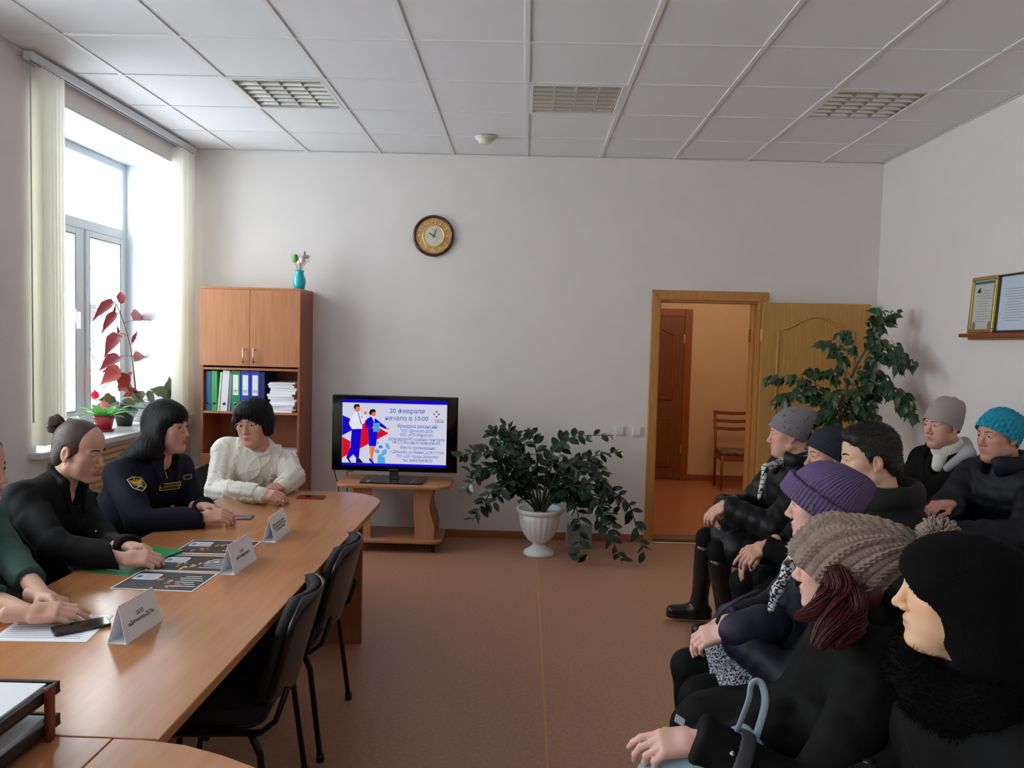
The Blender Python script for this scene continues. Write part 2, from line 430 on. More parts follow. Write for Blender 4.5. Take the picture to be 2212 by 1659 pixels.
for z in (1.69, .30): MB().box(1.937, 1.955, D-.075, D-.068, z, z+.11).build('hinge_plate', M_BRASS, d1)
for s_ in (1, -1):
    hb = np.array((1.955, D-.03, 1.0))+ux*.78+un*(.04 if s_ > 0 else 0)
    if s_ > 0:
        MB().tube([hb, hb+un*.045], .012, 10).build('handle_rose', M_BRASS, d1, True)
        MB().tube([hb+un*.045, hb+un*.045-ux*.11], .009, 10).build('door_handle', M_BRASS, d1, True)

# baseboards
def baseboard(nm, *bxs):
    b = MB()
    for q in bxs: b.box(*q)
    structure(b.build(nm, M_BASE, bevel=.004))
baseboard('baseboard_back', (XL, 1.056, D-.016, D, 0, .062), (2.011, XR, D-.016, D, 0, .062))
baseboard('baseboard_right', (XR-.016, XR, YB, D-.016, 0, .062))
baseboard('baseboard_left', (XL, XL+.016, YB, D-.016, 0, .062))

# ---------------------------------------------------------------- corridor behind the door
M_PEACH = mat('peach_plaster', (222, 190, 146), 0.7, var=.04, vscale=5)
M_LAM = mat('corridor_linoleum', (196, 128, 88), 0.28, rgb2=(182, 114, 76), vscale=40)
CY = 9.45
structure(MB().box(-.6, 4.2, D+WT, CY+.1, -.05, 0).build('floor_corridor', M_LAM))
structure(MB().box(-.6, 4.2, D+WT, CY+.1, 2.9, 2.95).build('ceiling_corridor', M_WALL))
structure(MB().box(-.6, 4.2, CY, CY+.1, 0, 2.9).build('wall_corridor', M_PEACH))
structure(MB().box(-.7, -.6, D+WT, CY+.1, 0, 2.9).build('wall_corridor_left', M_PEACH))
structure(MB().box(4.2, 4.3, D+WT, CY+.1, 0, 2.9).build('wall_corridor_right', M_PEACH))
structure(MB().box(XR+.1, 4.2, D, D+WT, 0, 2.9).build('wall_corridor_near', M_PEACH))
baseboard('baseboard_corridor', (2.07, 4.2, CY-.016, CY, 0, .07))
M_DDOOR = mat('dark_door_wood', (138, 78, 40), 0.4, rgb2=(118, 62, 30), vscale=7, stretch=(12, 12, .8))
M_DCAS = mat('dark_casing', (160, 88, 40), 0.4, rgb2=(142, 74, 32), vscale=7, stretch=(10, 10, 1))
d2 = structure(thing('door_2', (1.55, CY, 0), None, None))
door_leaf(d2, .03, np.array((1.17, CY+.0, .01)), np.array((1., 0, 0)), np.array((0, -1., 0)), .80, 2.0, M_DDOOR)
cs = MB(); cs.box(1.97, 2.06, CY-.035, CY, 0, 2.10); cs.build('casing_leg', M_DCAS, d2, bevel=.006)
MB().box(1.08, 1.17, CY-.035, CY, 0, 2.10).build('casing_leg', M_DCAS, d2, bevel=.006)
MB().box(1.17, 1.97, CY-.035, CY, 2.01, 2.10).build('casing_head', M_DCAS, d2, bevel=.006)
for z in (1.68, .33): MB().box(1.955, 1.972, CY-.044, CY-.034, z, z+.11).build('hinge_plate', M_BRASS, d2)
# corridor ceiling light, out of sight above the doorway
cl = thing('corridor_lamp', (2.2, 7.9, 2.9), 'round opal lamp on the corridor ceiling beyond the door', 'lamp')
MB().lathe([(.0, -.09), (.1, -.085), (.17, -.05), (.18, -.01), (.18, 0)], 24, (2.2, 7.9, 2.9)).build('opal_shade', emissive('opal_glow', (255, 226, 180), 3.0), cl, True)
ld = bpy.data.lights.new('corridor_bulb', 'POINT'); ld.energy = 23; ld.color = (1, .84, .63); ld.shadow_soft_size = .18
lo = bpy.data.objects.new('corridor_bulb', ld); lo.location = (2.2, 7.9, 2.66); COL.objects.link(lo)

# ---------------------------------------------------------------- outside the window
M_SNOW = mat('snow', (238, 242, 246), 0.8, var=.04, vscale=.4)
structure(MB().box(-90, XO-.4, -60, 80, -7.6, -7.5).build('ground_outside', M_SNOW))
M_HOUSE = mat('grey_render', (84, 82, 84), 0.9, var=.12, vscale=1.0)
M_HROOF = mat('snowy_roof', (232, 236, 240), 0.9)
h = thing('apartment_house', (-22, 40, -7.5), 'pale grey house standing far beyond the window', 'house')
MB().box(-30, -17.5, 36, 52, -7.5, 3.0).build('house_wall', M_HOUSE, h)
MB().prism([(-30.5, 3), (-17, 3), (-23.7, 6.2)], (0, 35.5, 0), (1, 0, 0), (0, 0, 1), (0, 1, 0), 17).build('house_roof', M_HROOF, h)
M_HWIN = mat('house_glass', (110, 118, 128), 0.2)
for i in range(4):
    for j in range(3):
        MB().box(-29+i*2.9, -27.7+i*2.9, 35.94, 36.0, -5.5+j*2.9, -3.9+j*2.9).build('house_window', M_HWIN, h)
        MB().box(-17.5, -17.44, 38+i*3.4, 39.4+i*3.4, -5.5+j*2.9, -3.9+j*2.9).build('house_window', M_HWIN, h)
M_BARK = mat('snowy_bark', (96, 92, 90), 0.9, rgb2=(235, 236, 240), vscale=9)
def bare_tree(x, y, hgt, seed, label):
    r = random.Random(seed); t = thing('bare_tree', (x, y, -7.5), label, 'tree', 'bare trees outside the window')
    tr = MB(); br = MB()
    tr.tube([(x, y, -7.5), (x+.1, y, -7.5+hgt*.4), (x-.1, y+.1, -7.5+hgt*.8), (x, y, -7.5+hgt)], [.16, .12, .06, .02], 7)
    def grow(p, d, L, rad, lv):
        q = p+d*L*.5+np.array([r.uniform(-.1, .1) for _ in range(3)])*L*.5; e = q+(d+np.array([r.uniform(-.3, .3) for _ in range(3)]))*L*.5
        br.tube([p, q, e], [rad, rad*.75, rad*.45], 4, caps=False)
        if lv > 0:
            for _ in range(3):
                u = r.uniform(.35, 1); pp = p+(e-p)*u; dd = d+np.array([r.uniform(-.8, .8), r.uniform(-.8, .8), r.uniform(-.5, .6)]); dd /= np.linalg.norm(dd)
                grow(pp, dd, L*.55, rad*.5, lv-1)
    for k in range(14):
        z = -7.5+hgt*r.uniform(.35, .95); a = r.uniform(0, 2*PI); d = np.array((math.cos(a), math.sin(a), r.uniform(.1, .6))); d /= np.linalg.norm(d)
        grow(np.array((x, y, z)), d, hgt*.22, .045, 2)
    tr.build('trunk', M_BARK, t, True); tag(br.build('branches', M_BARK, t, True), kind='stuff')
bare_tree(-10.5, 17, 10.5, 1, 'snow-dusted bare tree nearest to the window, behind the tall red plant')
bare_tree(-14.5, 26, 11, 2, 'snow-dusted bare tree before the pale grey house')
bare_tree(-9.5, 13.5, 8, 3, 'short snow-dusted bare tree low outside the window')
# ================================================================ furniture and things
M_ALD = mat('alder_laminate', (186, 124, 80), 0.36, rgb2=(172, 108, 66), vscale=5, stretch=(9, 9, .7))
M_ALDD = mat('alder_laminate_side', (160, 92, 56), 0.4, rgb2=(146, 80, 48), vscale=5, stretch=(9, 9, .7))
M_TAB = mat('table_laminate', (190, 130, 84), 0.2, rgb2=(178, 117, 72), vscale=4, stretch=(9, .7, 9), spec=0.55)
M_EDGE = mat('table_edge', (170, 112, 70), 0.4)
M_STEEL = mat('brushed_steel', (200, 190, 175), 0.3, metal=1.0)
M_BLK = mat('black_plastic', (14, 14, 16), 0.35)
M_BLKM = mat('black_matt', (16, 16, 18), 0.6)
M_PAPER = mat('white_paper', (236, 238, 244), 0.7)
M_PAPB = mat('bluish_paper', (214, 222, 240), 0.7)
M_INK = mat('black_ink', (30, 30, 34), 0.6)
M_INKG = mat('grey_ink', (120, 124, 130), 0.6)

# --- bookcase ---------------------------------------------------------
bk = thing('bookcase', (-2.135, 6.19, 0), 'tall alder bookcase with closed upper doors and open shelves by the window', 'bookcase')
BX0, BX1, BY0, BY1 = -2.525, -1.742, 6.012, D-.002
t_ = .018
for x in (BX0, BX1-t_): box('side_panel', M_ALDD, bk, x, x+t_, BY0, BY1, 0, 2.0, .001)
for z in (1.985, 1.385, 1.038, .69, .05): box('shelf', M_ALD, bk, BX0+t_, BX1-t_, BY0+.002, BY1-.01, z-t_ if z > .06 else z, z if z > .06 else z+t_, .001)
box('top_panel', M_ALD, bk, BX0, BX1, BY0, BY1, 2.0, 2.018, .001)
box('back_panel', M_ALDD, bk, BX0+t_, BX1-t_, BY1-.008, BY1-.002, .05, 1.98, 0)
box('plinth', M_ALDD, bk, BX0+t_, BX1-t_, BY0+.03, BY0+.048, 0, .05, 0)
xm = (BX0+BX1)/2
for (z0, z1) in ((1.40, 1.998), (.055, .70)):
    for (a, b, hx) in ((BX0-.004, xm-.0015, xm-.04), (xm+.0015, BX1+.004, xm+.04)):
        dr = box('door', M_ALD, bk, a, b, BY0-.02, BY0-.001, z0, z1, .002)
        hz = z0+.02 if z0 > 1 else z1-.16
        q = MB(); q.tube([(hx, BY0-.052, hz), (hx, BY0-.052, hz+.125)], .0055, 8)
        for zz in (hz+.015, hz+.11): q.tube([(hx, BY0-.02, zz), (hx, BY0-.052, zz)], .004, 8)
        q.build('handle', M_STEEL, dr, True)
# binders and papers on the open shelf
def binder(x0, x1, h, m, label, lean=0.0, lab=True, spine=None, z=1.038):
    t = thing('ring_binder', ((x0+x1)/2, 6.18, z), label, 'binder', 'binders on the open shelf')
    T = Matrix.Translation((x0, 6.04, z)) @ Matrix.Rotation(lean, 4, 'Y')
    def tf(o): o.data.transform(T); return o
    w = x1-x0
    tf(MB().box(0, w, 0, .006, 0, h).build('spine', m, t, bevel=.002))
    tf(MB().box(0, .003, .006, .27, 0, h).build('cover', m, t)); tf(MB().box(w-.003, w, .006, .27, 0, h).build('cover', m, t))
    if w > .03: tf(MB().box(.004, w-.004, .02, .262, .004, h-.01).build('paper_block', M_PAPER, t))
    if w > .035:
        tf(MB().tube([(w/2, .001, .06), (w/2, -.002, .06)], .013, 14).build('finger_ring', M_STEEL, t, True))
        tf(MB().tube([(w/2, -.0015, .06), (w/2, -.003, .06)], .009, 14).build('finger_hole', M_BLK, t, True))
    if lab:
        tf(MB().box(w*.2, w*.8, -.0012, 0, h*.40, h*.90).build('spine_label', spine or M_PAPER, t))
        for k in range(3): tf(MB().box(w*.28, w*.72, -.0018, -.0011, h*.47+k*.008, h*.47+k*.008+.004).build('label_print', M_INKG, t))
BBLUE = mat('binder_blue', (28, 62, 186), .35); BTEAL = mat('binder_teal', (20, 100, 150), .35); BGRN = mat('binder_green', (64, 168, 96), .35)
BGRN2 = mat('binder_dark_green', (24, 130, 84), .35); BWHT = mat('binder_white', (222, 226, 232), .4); BGRY = mat('binder_grey', (140, 144, 150), .4); BNAVY = mat('binder_navy', (22, 28, 92), .4)
binder(-2.505, -2.457, .315, BTEAL, 'blue ring binder at the window end of the shelf', lab=False)
binder(-2.455, -2.409, .318, BGRN, 'light green ring binder between the blue and the white ones', lab=False)
binder(-2.385, -2.329, .325, BWHT, 'white ring binder leaning on the shelf', lean=.07, lab=False)
binder(-2.406, -2.392, .31, mat('file_cream', (228, 226, 214), .6), 'thin cream paper folder leaning beside the white binder', lean=.075, lab=False)
binder(-2.321, -2.304, .305, BGRY, 'thin grey folder leaning between the white and dark green binders', lean=.05, lab=False)
binder(-2.296, -2.224, .322, BGRN2, 'dark green ring binder with a white spine label')
binder(-2.220, -2.146, .322, BBLUE, 'bright blue ring binder beside the dark green binder')
binder(-2.142, -2.068, .322, BBLUE, 'bright blue ring binder next to the navy one')
binder(-2.064, -2.03, .315, BNAVY, 'dark navy folder beside the stack of papers', lab=False)
def pile(name, n, x0, x1, y0, y1, z0, th, label, cat, m=M_PAPER, jit=.012, seed=1, rot=.06, group=None, seg=None):
    r = random.Random(seed)
    z = z0
    t = thing(name, ((x0+x1)/2, (y0+y1)/2, z0), label, cat, group)
    for k in range(n):
        h = th*r.uniform(.6, 1.4); cx, cy = (x0+x1)/2+r.uniform(-jit, jit), (y0+y1)/2+r.uniform(-jit, jit)
        MB().obox((cx, cy, z+h/2), rotm('Z', r.uniform(-rot, rot)), ((x1-x0)/2, (y1-y0)/2, h/2-.0004)).build('sheaf', m if not callable(m) else m(k), t)
        z += h
    return t
pile('paper_stack', 13, -1.995, -1.79, 6.04, 6.32, 1.038, .0185, 'tall untidy stack of white papers on the right of the open shelf', 'papers', jit=.014, seed=4, rot=.09)
pile('loose_papers', 4, -1.97, -1.775, 6.04, 6.30, .69, .007, 'few loose lilac papers lying on the lower shelf', 'papers', m=mat('lilac_paper', (214, 212, 232), .7), seed=5, rot=.08)

# --- vase on the bookcase ------------------------------------------------
vx, vy, vz = -1.785, 6.12, 2.018
vs = thing('vase', (vx, vy, vz), 'turquoise glass vase on top of the bookcase', 'vase')
M_TURQ = mat('turquoise_glass', (28, 176, 190), 0.15, coat=.4)
pr = [(.0, 0), (.036, 0), (.042, .012), (.05, .05), (.049, .08), (.036, .115), (.031, .13), (.04, .15), (.037, .15), (.028, .128), (.0, .12)]
MB().lathe(pr, 28, (vx, vy, vz)).build('vessel', M_TURQ, vs, True)
de = thing('egg_bouquet', (vx, vy, vz+.125), 'bouquet of decorative eggs and twigs standing in the turquoise vase', 'decoration')
M_TWIG = mat('pale_twig', (190, 180, 150), .7); r_ = random.Random(3)
for k in range(14):
    a = r_.uniform(0, 2*PI); s_ = r_.uniform(.03, .09)
    MB().tube([(vx, vy, vz+.125), (vx+.4*s_*math.cos(a), vy+.4*s_*math.sin(a), vz+.19), (vx+s_*math.cos(a), vy+s_*math.sin(a), vz+r_.uniform(.22, .29))], .0018, 5).build('twig', M_TWIG, de, True)
for c, rgb, rr in (((-.028, -.02, .245), (80, 160, 70), (.026, .022, .033)), ((.03, -.025, .235), (226, 186, 214), (.026, .022, .034)), ((.052, .0, .262), (206, 210, 220), (.024, .018, .018)), ((.04, -.01, .285), (214, 170, 200), (.012, .012, .022)), ((.0, -.01, .215), (232, 230, 226), (.02, .02, .026))):
    MB().sphere((vx+c[0], vy+c[1], vz+c[2]), rr, 14, 10).build('egg', mat('egg_%d_%d' % (rgb[0], rgb[1]), rgb, .4, var=.15, vscale=60), de, True)

# --- clock ---------------------------------------------------------------
cx, cz, cr = -.75, 2.497, .172
ck = thing('wall_clock', (cx, D, cz), 'round wall clock with dark wooden rim and golden numeral ring', 'clock')
M_GOLD = mat('satin_gold', (206, 160, 98), 0.4, metal=.35); M_GOLDN = mat('bright_gold', (240, 206, 140), 0.25, metal=.5)
M_RIM = mat('mahogany', (82, 26, 22), 0.16, coat=.6, rgb2=(64, 18, 16), vscale=20)
def disc(nm, prof, m, n=56):
    b = MB().lathe(prof, n); b.F = [f for f in b.F if len(f) == 4]; o = meshobj(nm, [(cx+x, D-z, cz+y) for x, y, z in b.V], [f[::-1] for f in b.F], m, ck, True); return o
disc('rim', [(cr-.001, 0), (cr, .012), (cr-.008, .032), (cr-.018, .036), (cr-.026, .028), (cr-.028, .016)], M_RIM)
disc('numeral_ring', [(cr-.027, .016), (.092, .012), (.089, .014)], M_GOLD)
disc('dial_edge', [(.092, .012), (.09, .017), (.083, .016), (.082, .010)], M_GOLDN)
disc('dial', [(.083, .011), (.0001, .0115)], mat('dial_ivory', (212, 210, 190), .5))
for k in range(1, 13):
    a = PI/2-2*PI*k/12; p = (cx+.117*math.cos(a), D-.015, cz+.117*math.sin(a)); b = a-PI/2
    if 4 < k < 8: b += PI
    text('numeral', str(k), .05, M_GOLDN, ck, p, (math.cos(b), 0, math.sin(b)), (-math.sin(b), 0, math.cos(b)), extr=.003, bold=.0008)
MB().box(cx-.012, cx+.012, D-.0128, D-.0122, cz+.052, cz+.056).build('dial_print', M_INKG, ck)
for nm, a, l, w, y in (('hour_hand', PI/2-2*PI*(10+4/60)/12, .055, .0035, .02), ('minute_hand', PI/2-2*PI*4.2/60, .078, .0028, .022), ('second_hand', PI/2-2*PI*18/60, .06, .0012, .024)):
    u = np.array((math.cos(a), 0, math.sin(a))); v = np.array((-math.sin(a), 0, math.cos(a)))
    MB().prism([(-.015, -w), (l*.6, -w*1.2), (l, 0), (l*.6, w*1.2), (-.015, w)], (cx, D-y, cz), u, v, (0, -1, 0), .001).build(nm, M_INK if nm != 'second_hand' else M_INKG, ck)
MB().tube([(cx, D-.012, cz), (cx, D-.027, cz)], .005, 12).build('hub', M_INK, ck, True)

# --- light switches ------------------------------------------------------
M_SW = mat('switch_plastic', (222, 222, 218), .4)
for x, z, lb in ((.831, .930, 'white light switch near the drooping plant, farther from the door'), (.973, .926, 'white light switch right beside the door casing')):
    t = thing('light_switch', (x, D, z), lb, 'switch', 'light switches')
    MB().box(x-.041, x+.041, D-.012, D, z-.041, z+.041).build('plate', M_SW, t, bevel=.005)
    MB().box(x-.029, x+.029, D-.019, D-.012, z-.029, z+.029).build('rocker', M_SW, t, bevel=.004)

# --- tv stand ------------------------------------------------------------
M_STD = mat('stand_laminate', (190, 132, 92), 0.35, rgb2=(176, 118, 78), vscale=5, stretch=(.8, 9, 9))
M_STDV = mat('stand_laminate_upright', (196, 140, 104), 0.4, rgb2=(182, 126, 90), vscale=5, stretch=(9, 9, .8))
st = thing('tv_stand', (-.97, 6.02, 0), 'low alder stand with wavy uprights under the television', 'stand')
def plate(nm, x0, x1, y0, y1, z0, z1, r, m, par): return MB().prism(rrect(x0, x1, y0, y1, r, 8), (0, 0, z0), (1, 0, 0), (0, 1, 0), (0, 0, 1), z1-z0).build(nm, m, par, bevel=.005)
plate('top_board', -1.41, -.525, 5.79, 6.26, .498, .523, .10, M_STD, st)
plate('base_board', -1.31, -.585, 5.80, 6.25, .075, .098, .07, M_STD, st)
def wavyup(xl, xr, flip):
    zs = np.linspace(.098, .498, 15)
    w = [.022*math.sin((z-.098)/.4*2*PI+.6)*flip for z in zs]
    P = [(xl+.3*w_, z) for w_, z in zip(w, zs)]+[(xr+w_, z) for w_, z in list(zip(w, zs))[::-1]]
    if flip < 0: P = [(xl+w_, z) for w_, z in zip(w, zs)]+[(xr+.3*w_, z) for w_, z in list(zip(w, zs))[::-1]]
    MB().prism(P, (0, 5.86, 0), (1, 0, 0), (0, 0, 1), (0, 1, 0), .018).build('upright_front', M_STDV, st)
    xe = xr if flip > 0 else xl; V = []; F = []
    for i, z in enumerate(zs):
        for (dx, y) in ((0, 5.878), (0, 6.20), (-.018*flip, 6.20), (-.018*flip, 5.878)): V.append((xe+w[i]+dx, y, z))
    n = len(zs)
    for i in range(n-1):
        for j in range(4): F.append((4*i+j, 4*i+(j+1) % 4, 4*i+4+(j+1) % 4, 4*i+4+j))
    F += [(3, 2, 1, 0), tuple(4*(n-1)+j for j in range(4))]
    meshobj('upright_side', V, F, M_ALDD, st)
wavyup(-.80, -.66, 1); wavyup(-1.27, -1.13, -1)
for x in (-1.25, -.65):
    for y in (5.86, 6.19):
        b = MB(); b.tube([(x-.012, y, .03), (x+.012, y, .03)], .03, 16); b.tube([(x, y, .05), (x, y, .076)], .01, 8); b.build('caster', M_BLK, st, True)

# --- television ------------------------------------------------------------
TY = 5.985
tv = thing('television', (-.98, 6.02, .524), 'black flat television showing a job fair announcement', 'television')
M_GLOSS = mat('gloss_black', (6, 6, 8), 0.08)
MB().box(-1.476, -.486, TY, TY+.035, .598, 1.197).build('bezel', M_GLOSS, tv, bevel=.008)
MB().box(-1.30, -.66, TY+.035, TY+.075, .70, 1.10).build('rear_housing', M_BLKM, tv, bevel=.01)
MB().box(-1.448, -.514, TY-.002, TY, .632, 1.172).build('panel_glass', M_GLOSS, tv)
MB().prism(rrect(-1.232, -.735, 5.855, 6.17, .015), (0, 0, .5245), (1, 0, 0), (0, 1, 0), (0, 0, 1), .012).build('foot', mat('smoked_glass', (30, 30, 34), .06), tv, bevel=.003)
MB().box(-1.02, -.95, 5.99, 6.05, .535, .62).build('neck', mat('clear_neck', (90, 90, 96), .1, metal=.7), tv, bevel=.006)
for a, b in (((-1.17, 5.87), (-1.11, 6.15)), ((-.83, 5.86), (-.77, 6.15))): MB().tube([(*a, .5368), (*b, .5368)], .0035, 6).build('foot_inlay', M_STEEL, tv, True)
SX0, SX1, SZ0, SZ1 = -1.394, -.572, .641, 1.164
def uv(u, v): return ((u-222)/987.0*(SX1-SX0)+SX0, SZ1-(v-145)/628.0*(SZ1-SZ0))
_lay = [0]
def scr(nm, pts, rgb, k=1.0):
    _lay[0] += 1
    P = [uv(*p) for p in pts]; y = TY-.0024-_lay[0]*.00005
    A = sum(P[i][0]*P[(i+1) % len(P)][1]-P[(i+1) % len(P)][0]*P[i][1] for i in range(len(P)))
    if A < 0: P = P[::-1]
    return meshobj(nm, [(x, y, z) for x, z in P], [tuple(range(len(P)))], emissive('screen_%d_%d_%d' % rgb, rgb, 1.0), scr_o)
def ell(c, a, b, n=18, rot=0): return [(c[0]+a*math.cos(t)*math.cos(rot)-b*math.sin(t)*math.sin(rot), c[1]+a*math.cos(t)*math.sin(rot)+b*math.sin(t)*math.cos(rot)) for t in [2*PI*i/n for i in range(n)]]
scr_o = meshobj('screen_image', [(SX0, TY-.0023, SZ0), (SX1, TY-.0023, SZ0), (SX1, TY-.0023, SZ1), (SX0, TY-.0023, SZ1)], [(0, 1, 2, 3)], emissive('screen_bg', (206, 206, 226)), tv)
BL = (22, 8, 196); RD = (214, 16, 44); LB = (96, 170, 220); SK = (224, 120, 60); DK = (20, 18, 50)
scr('blue_band', [(222, 145), (1209, 145), (1209, 178), (222, 178)], BL); scr('blue_band', [(222, 748), (1209, 748), (1209, 773), (222, 773)], BL)
scr('blue_shape', [(223, 300), (296, 330), (288, 385), (318, 438), (223, 490)], BL)
scr('red_shape', [(223, 505), (302, 545), (292, 662), (223, 704)], RD)
scr('red_triangle', [(404, 372), (440, 340), (662, 460), (390, 612)], RD); scr('red_triangle', [(398, 300), (418, 318), (400, 335)], RD)
scr('shirt', [(345, 268), (385, 262), (405, 320), (412, 425), (345, 412), (352, 438), (338, 444), (284, 376), (310, 310)], (226, 230, 244))
scr('sleeve', [(404, 330), (430, 290), (452, 290), (430, 372), (406, 382)], (220, 224, 240)); scr('tie', [(366, 268), (374, 266), (406, 375), (398, 385)], (90, 110, 190))
scr('trousers', [(312, 430), (404, 424), (384, 700), (360, 706), (330, 668), (292, 706), (264, 698), (302, 600)], BL)
scr('shoe', [(262, 694), (286, 700), (312, 748), (294, 746)], DK); scr('shoe', [(358, 706), (384, 702), (430, 746), (356, 748)], DK)
scr('face', ell((362, 232), 26, 32), SK); scr('hair', [(328, 222), (336, 194), (372, 190), (388, 206), (380, 216), (352, 214), (340, 246)], DK); scr('palm', ell((440, 272), 12, 18), SK)
scr('jacket', [(452, 330), (490, 308), (540, 326), (642, 404), (634, 422), (566, 388), (560, 426), (448, 416), (440, 380)], BL)
scr('blouse', [(500, 306), (526, 306), (526, 362)], (236, 236, 246)); scr('skirt', [(468, 420), (560, 424), (544, 586), (476, 584)], BL)
scr('legs', [(480, 588), (536, 588), (514, 690), (524, 740), (508, 736), (494, 692)], SK); scr('pump', [(478, 702), (496, 704), (530, 748), (508, 748), (484, 724)], BL)
scr('face', ell((516, 276), 22, 28), SK); scr('hair', [(474, 262), (490, 238), (524, 234), (540, 252), (528, 264), (502, 264), (498, 288), (480, 290)], DK)
scr('palm', [(640, 406), (668, 410), (664, 424), (640, 422)], SK); scr('folder', [(514, 364), (576, 362), (576, 448), (516, 450)], (70, 160, 220)); scr('palm', ell((518, 410), 16, 8), SK)
for c, a, b, ro in (((655, 582), 34, 18, 1.0), ((588, 590), 20, 16, .3), ((556, 632), 26, 20, .5), ((624, 640), 34, 22, -.9), ((560, 552), 14, 8, 1.2), ((590, 672), 26, 14, -.2)): scr('leaf_shape', ell(c, a, b, 14, ro), LB if ro != .3 else (50, 130, 200))
scr('pot_shape', [(562, 684), (632, 684), (632, 748), (562, 748)], (70, 170, 220))
for c, d in (((1112, 244), 0), ((1134, 268), 1), ((1112, 290), 2), ((1090, 268), 3)): scr('logo_triangle', [(c[0]-9, c[1]-12), (c[0]+12, c[1]), (c[0]-9, c[1]+12)] if d != 3 else [(c[0]-9, c[1]-10), (c[0]+9, c[1]), (c[0]-9, c[1]+10)], (170, 30, 90))
def scrtext(s_, u, v, wid, h, rgb):
    x, z = uv(u, v); y = TY-.0056
    o = text('caption', s_, h, emissive('screen_%d_%d_%d' % rgb, rgb), scr_o, (x, y, z), (1, 0, 0), (0, 0, 1), bold=h*.008)
    xs = [q.co.x for q in o.data.vertices]; w = max(xs)-min(xs); k = wid/987.0*(SX1-SX0)/w; mid = (max(xs)+min(xs))/2
    for q in o.data.vertices: q.co.x = x+(q.co.x-mid)*k; q.co.z = z+(q.co.z-z)*1.0
TB = (62, 112, 190); TB2 = (74, 118, 178)
for s_, u, v, w_, h_ in (('20 февраля', 833, 247, 330, .052), ('начало в 10:00', 831, 315, 404, .052), ('Ярмарка вакансий', 930, 388, 372, .042), ('ООО «Дятьково-ДОЗ»', 930, 432, 308, .032), ('ООО «АПХ«Мираторг»', 928, 470, 316, .032),
        ('Дятьковское РО судебных приставов', 926, 511, 530, .034), ('УФССП России по Брянской обл.', 926, 544, 466, .034), ('Место проведения:', 942, 592, 330, .036), ('г.Дятьково, ул.Ленина, д.224, 3 этаж.', 938, 633, 505, .033), ('ГКУ «ЦЗН города Дятьково»', 938, 673, 398, .033), ('тел. 8(48333)4-48-93', 938, 712, 284, .032)):
    scrtext(s_, u, v, w_, h_, TB)
scrtext('РАБОТА', 1138, 326, 76, .018, (40, 36, 80)); scrtext('РОССИИ', 1141, 343, 80, .018, (40, 36, 80))
text('maker_mark', 'SAMSUNG', .016, mat('silver_print', (170, 170, 176), .4), tv, (-.985, TY-.0008, .614), (1, 0, 0), (0, 0, 1))
def cable(pts, label, r=.004):
    P = np.array(pts, float); out = []
    for i in range(len(P)-1):
        p0, p1, p2, p3 = P[max(i-1, 0)], P[i], P[i+1], P[min(i+2, len(P)-1)]
        for u in np.linspace(0, 1, 8, endpoint=False): out.append(.5*((2*p1)+(-p0+p2)*u+(2*p0-5*p1+4*p2-p3)*u*u+(-p0+3*p1-3*p2+p3)*u**3))
    out.append(P[-1]); b = MB().tube(out, r, 7); o = b.build('power_cable', M_BLK, None, True); return tag(o, label, 'cable', 'television cables')
cable([(-1.40, 6.06, .76), (-1.47, 6.10, .68), (-1.482, 6.12, .56), (-1.455, 6.15, .40), (-1.43, 6.18, .006), (-1.38, 6.29, .006)], 'black cable hanging down left of the television')
cable([(-1.26, 6.05, .72), (-1.33, 6.10, .58), (-1.42, 6.28, .50), (-1.40, 6.30, .006)], 'black cable running from the television behind its stand')

# --- long table -----------------------------------------------------------
TZ = .75
tb = thing('conference_table', (-1.18, 3.0, 0), 'long alder laminate conference table with rounded far corner', 'table')
far = 4.39
P = [(-1.618, 1.620), (-.750, 1.620), (-.742, 4.10)]
for i in range(9):
    t = i/8*PI/2; P.append((-.742-.30+.30*math.cos(t)+.0, far-.28+.28*math.sin(t)))
P = P[:2]+P[3:]
for i in range(1, 9):
    t = PI/2+i/8*PI/2; P.append((-1.618+.12+.12*math.cos(t), far-.12+.12*math.sin(t)))
MB().prism(P, (0, 0, TZ-.028), (1, 0, 0), (0, 1, 0), (0, 0, 1), .028).build('table_top', M_TAB, tb, bevel=.003)
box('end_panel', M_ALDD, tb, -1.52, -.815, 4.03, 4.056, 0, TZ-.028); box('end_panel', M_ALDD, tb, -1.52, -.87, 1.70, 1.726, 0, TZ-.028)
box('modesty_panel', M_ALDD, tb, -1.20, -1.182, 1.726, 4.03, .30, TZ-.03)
tb2 = thing('corner_table', (-.72, 1.2, 0), 'alder corner table with curved edge in the near foreground', 'table')
P = [(-.849, 1.617), (-.783, 1.617)]+[(-.74, 1.611), (-.685, 1.602), (-.59, 1.567), (-.496, 1.521), (-.40, 1.44), (-.33, 1.33), (-.29, 1.20), (-.28, .95), (-.849, .95)]
MB().prism(P[::-1], (0, 0, TZ-.028), (1, 0, 0), (0, 1, 0), (0, 0, 1), .028).build('table_top', M_TAB, tb2, bevel=.003)
box('end_panel', M_ALDD, tb2, -.845, -.819, .96, 1.56, 0, TZ-.028); box('end_panel', M_ALDD, tb2, -.819, -.36, .97, .996, 0, TZ-.028)
tb3 = thing('office_desk', (-1.3, 1.2, 0), 'alder desk carrying the paper tray in the near corner', 'desk')
MB().box(-1.75, -.851, .95, 1.617, TZ-.028, TZ).build('desk_top', M_TAB, tb3, bevel=.002)
box('end_panel', M_ALDD, tb3, -1.72, -1.70, .97, 1.58, 0, TZ-.028); box('modesty_panel', M_ALDD, tb3, -1.70, -.87, 1.56, 1.58, .2, TZ-.03)

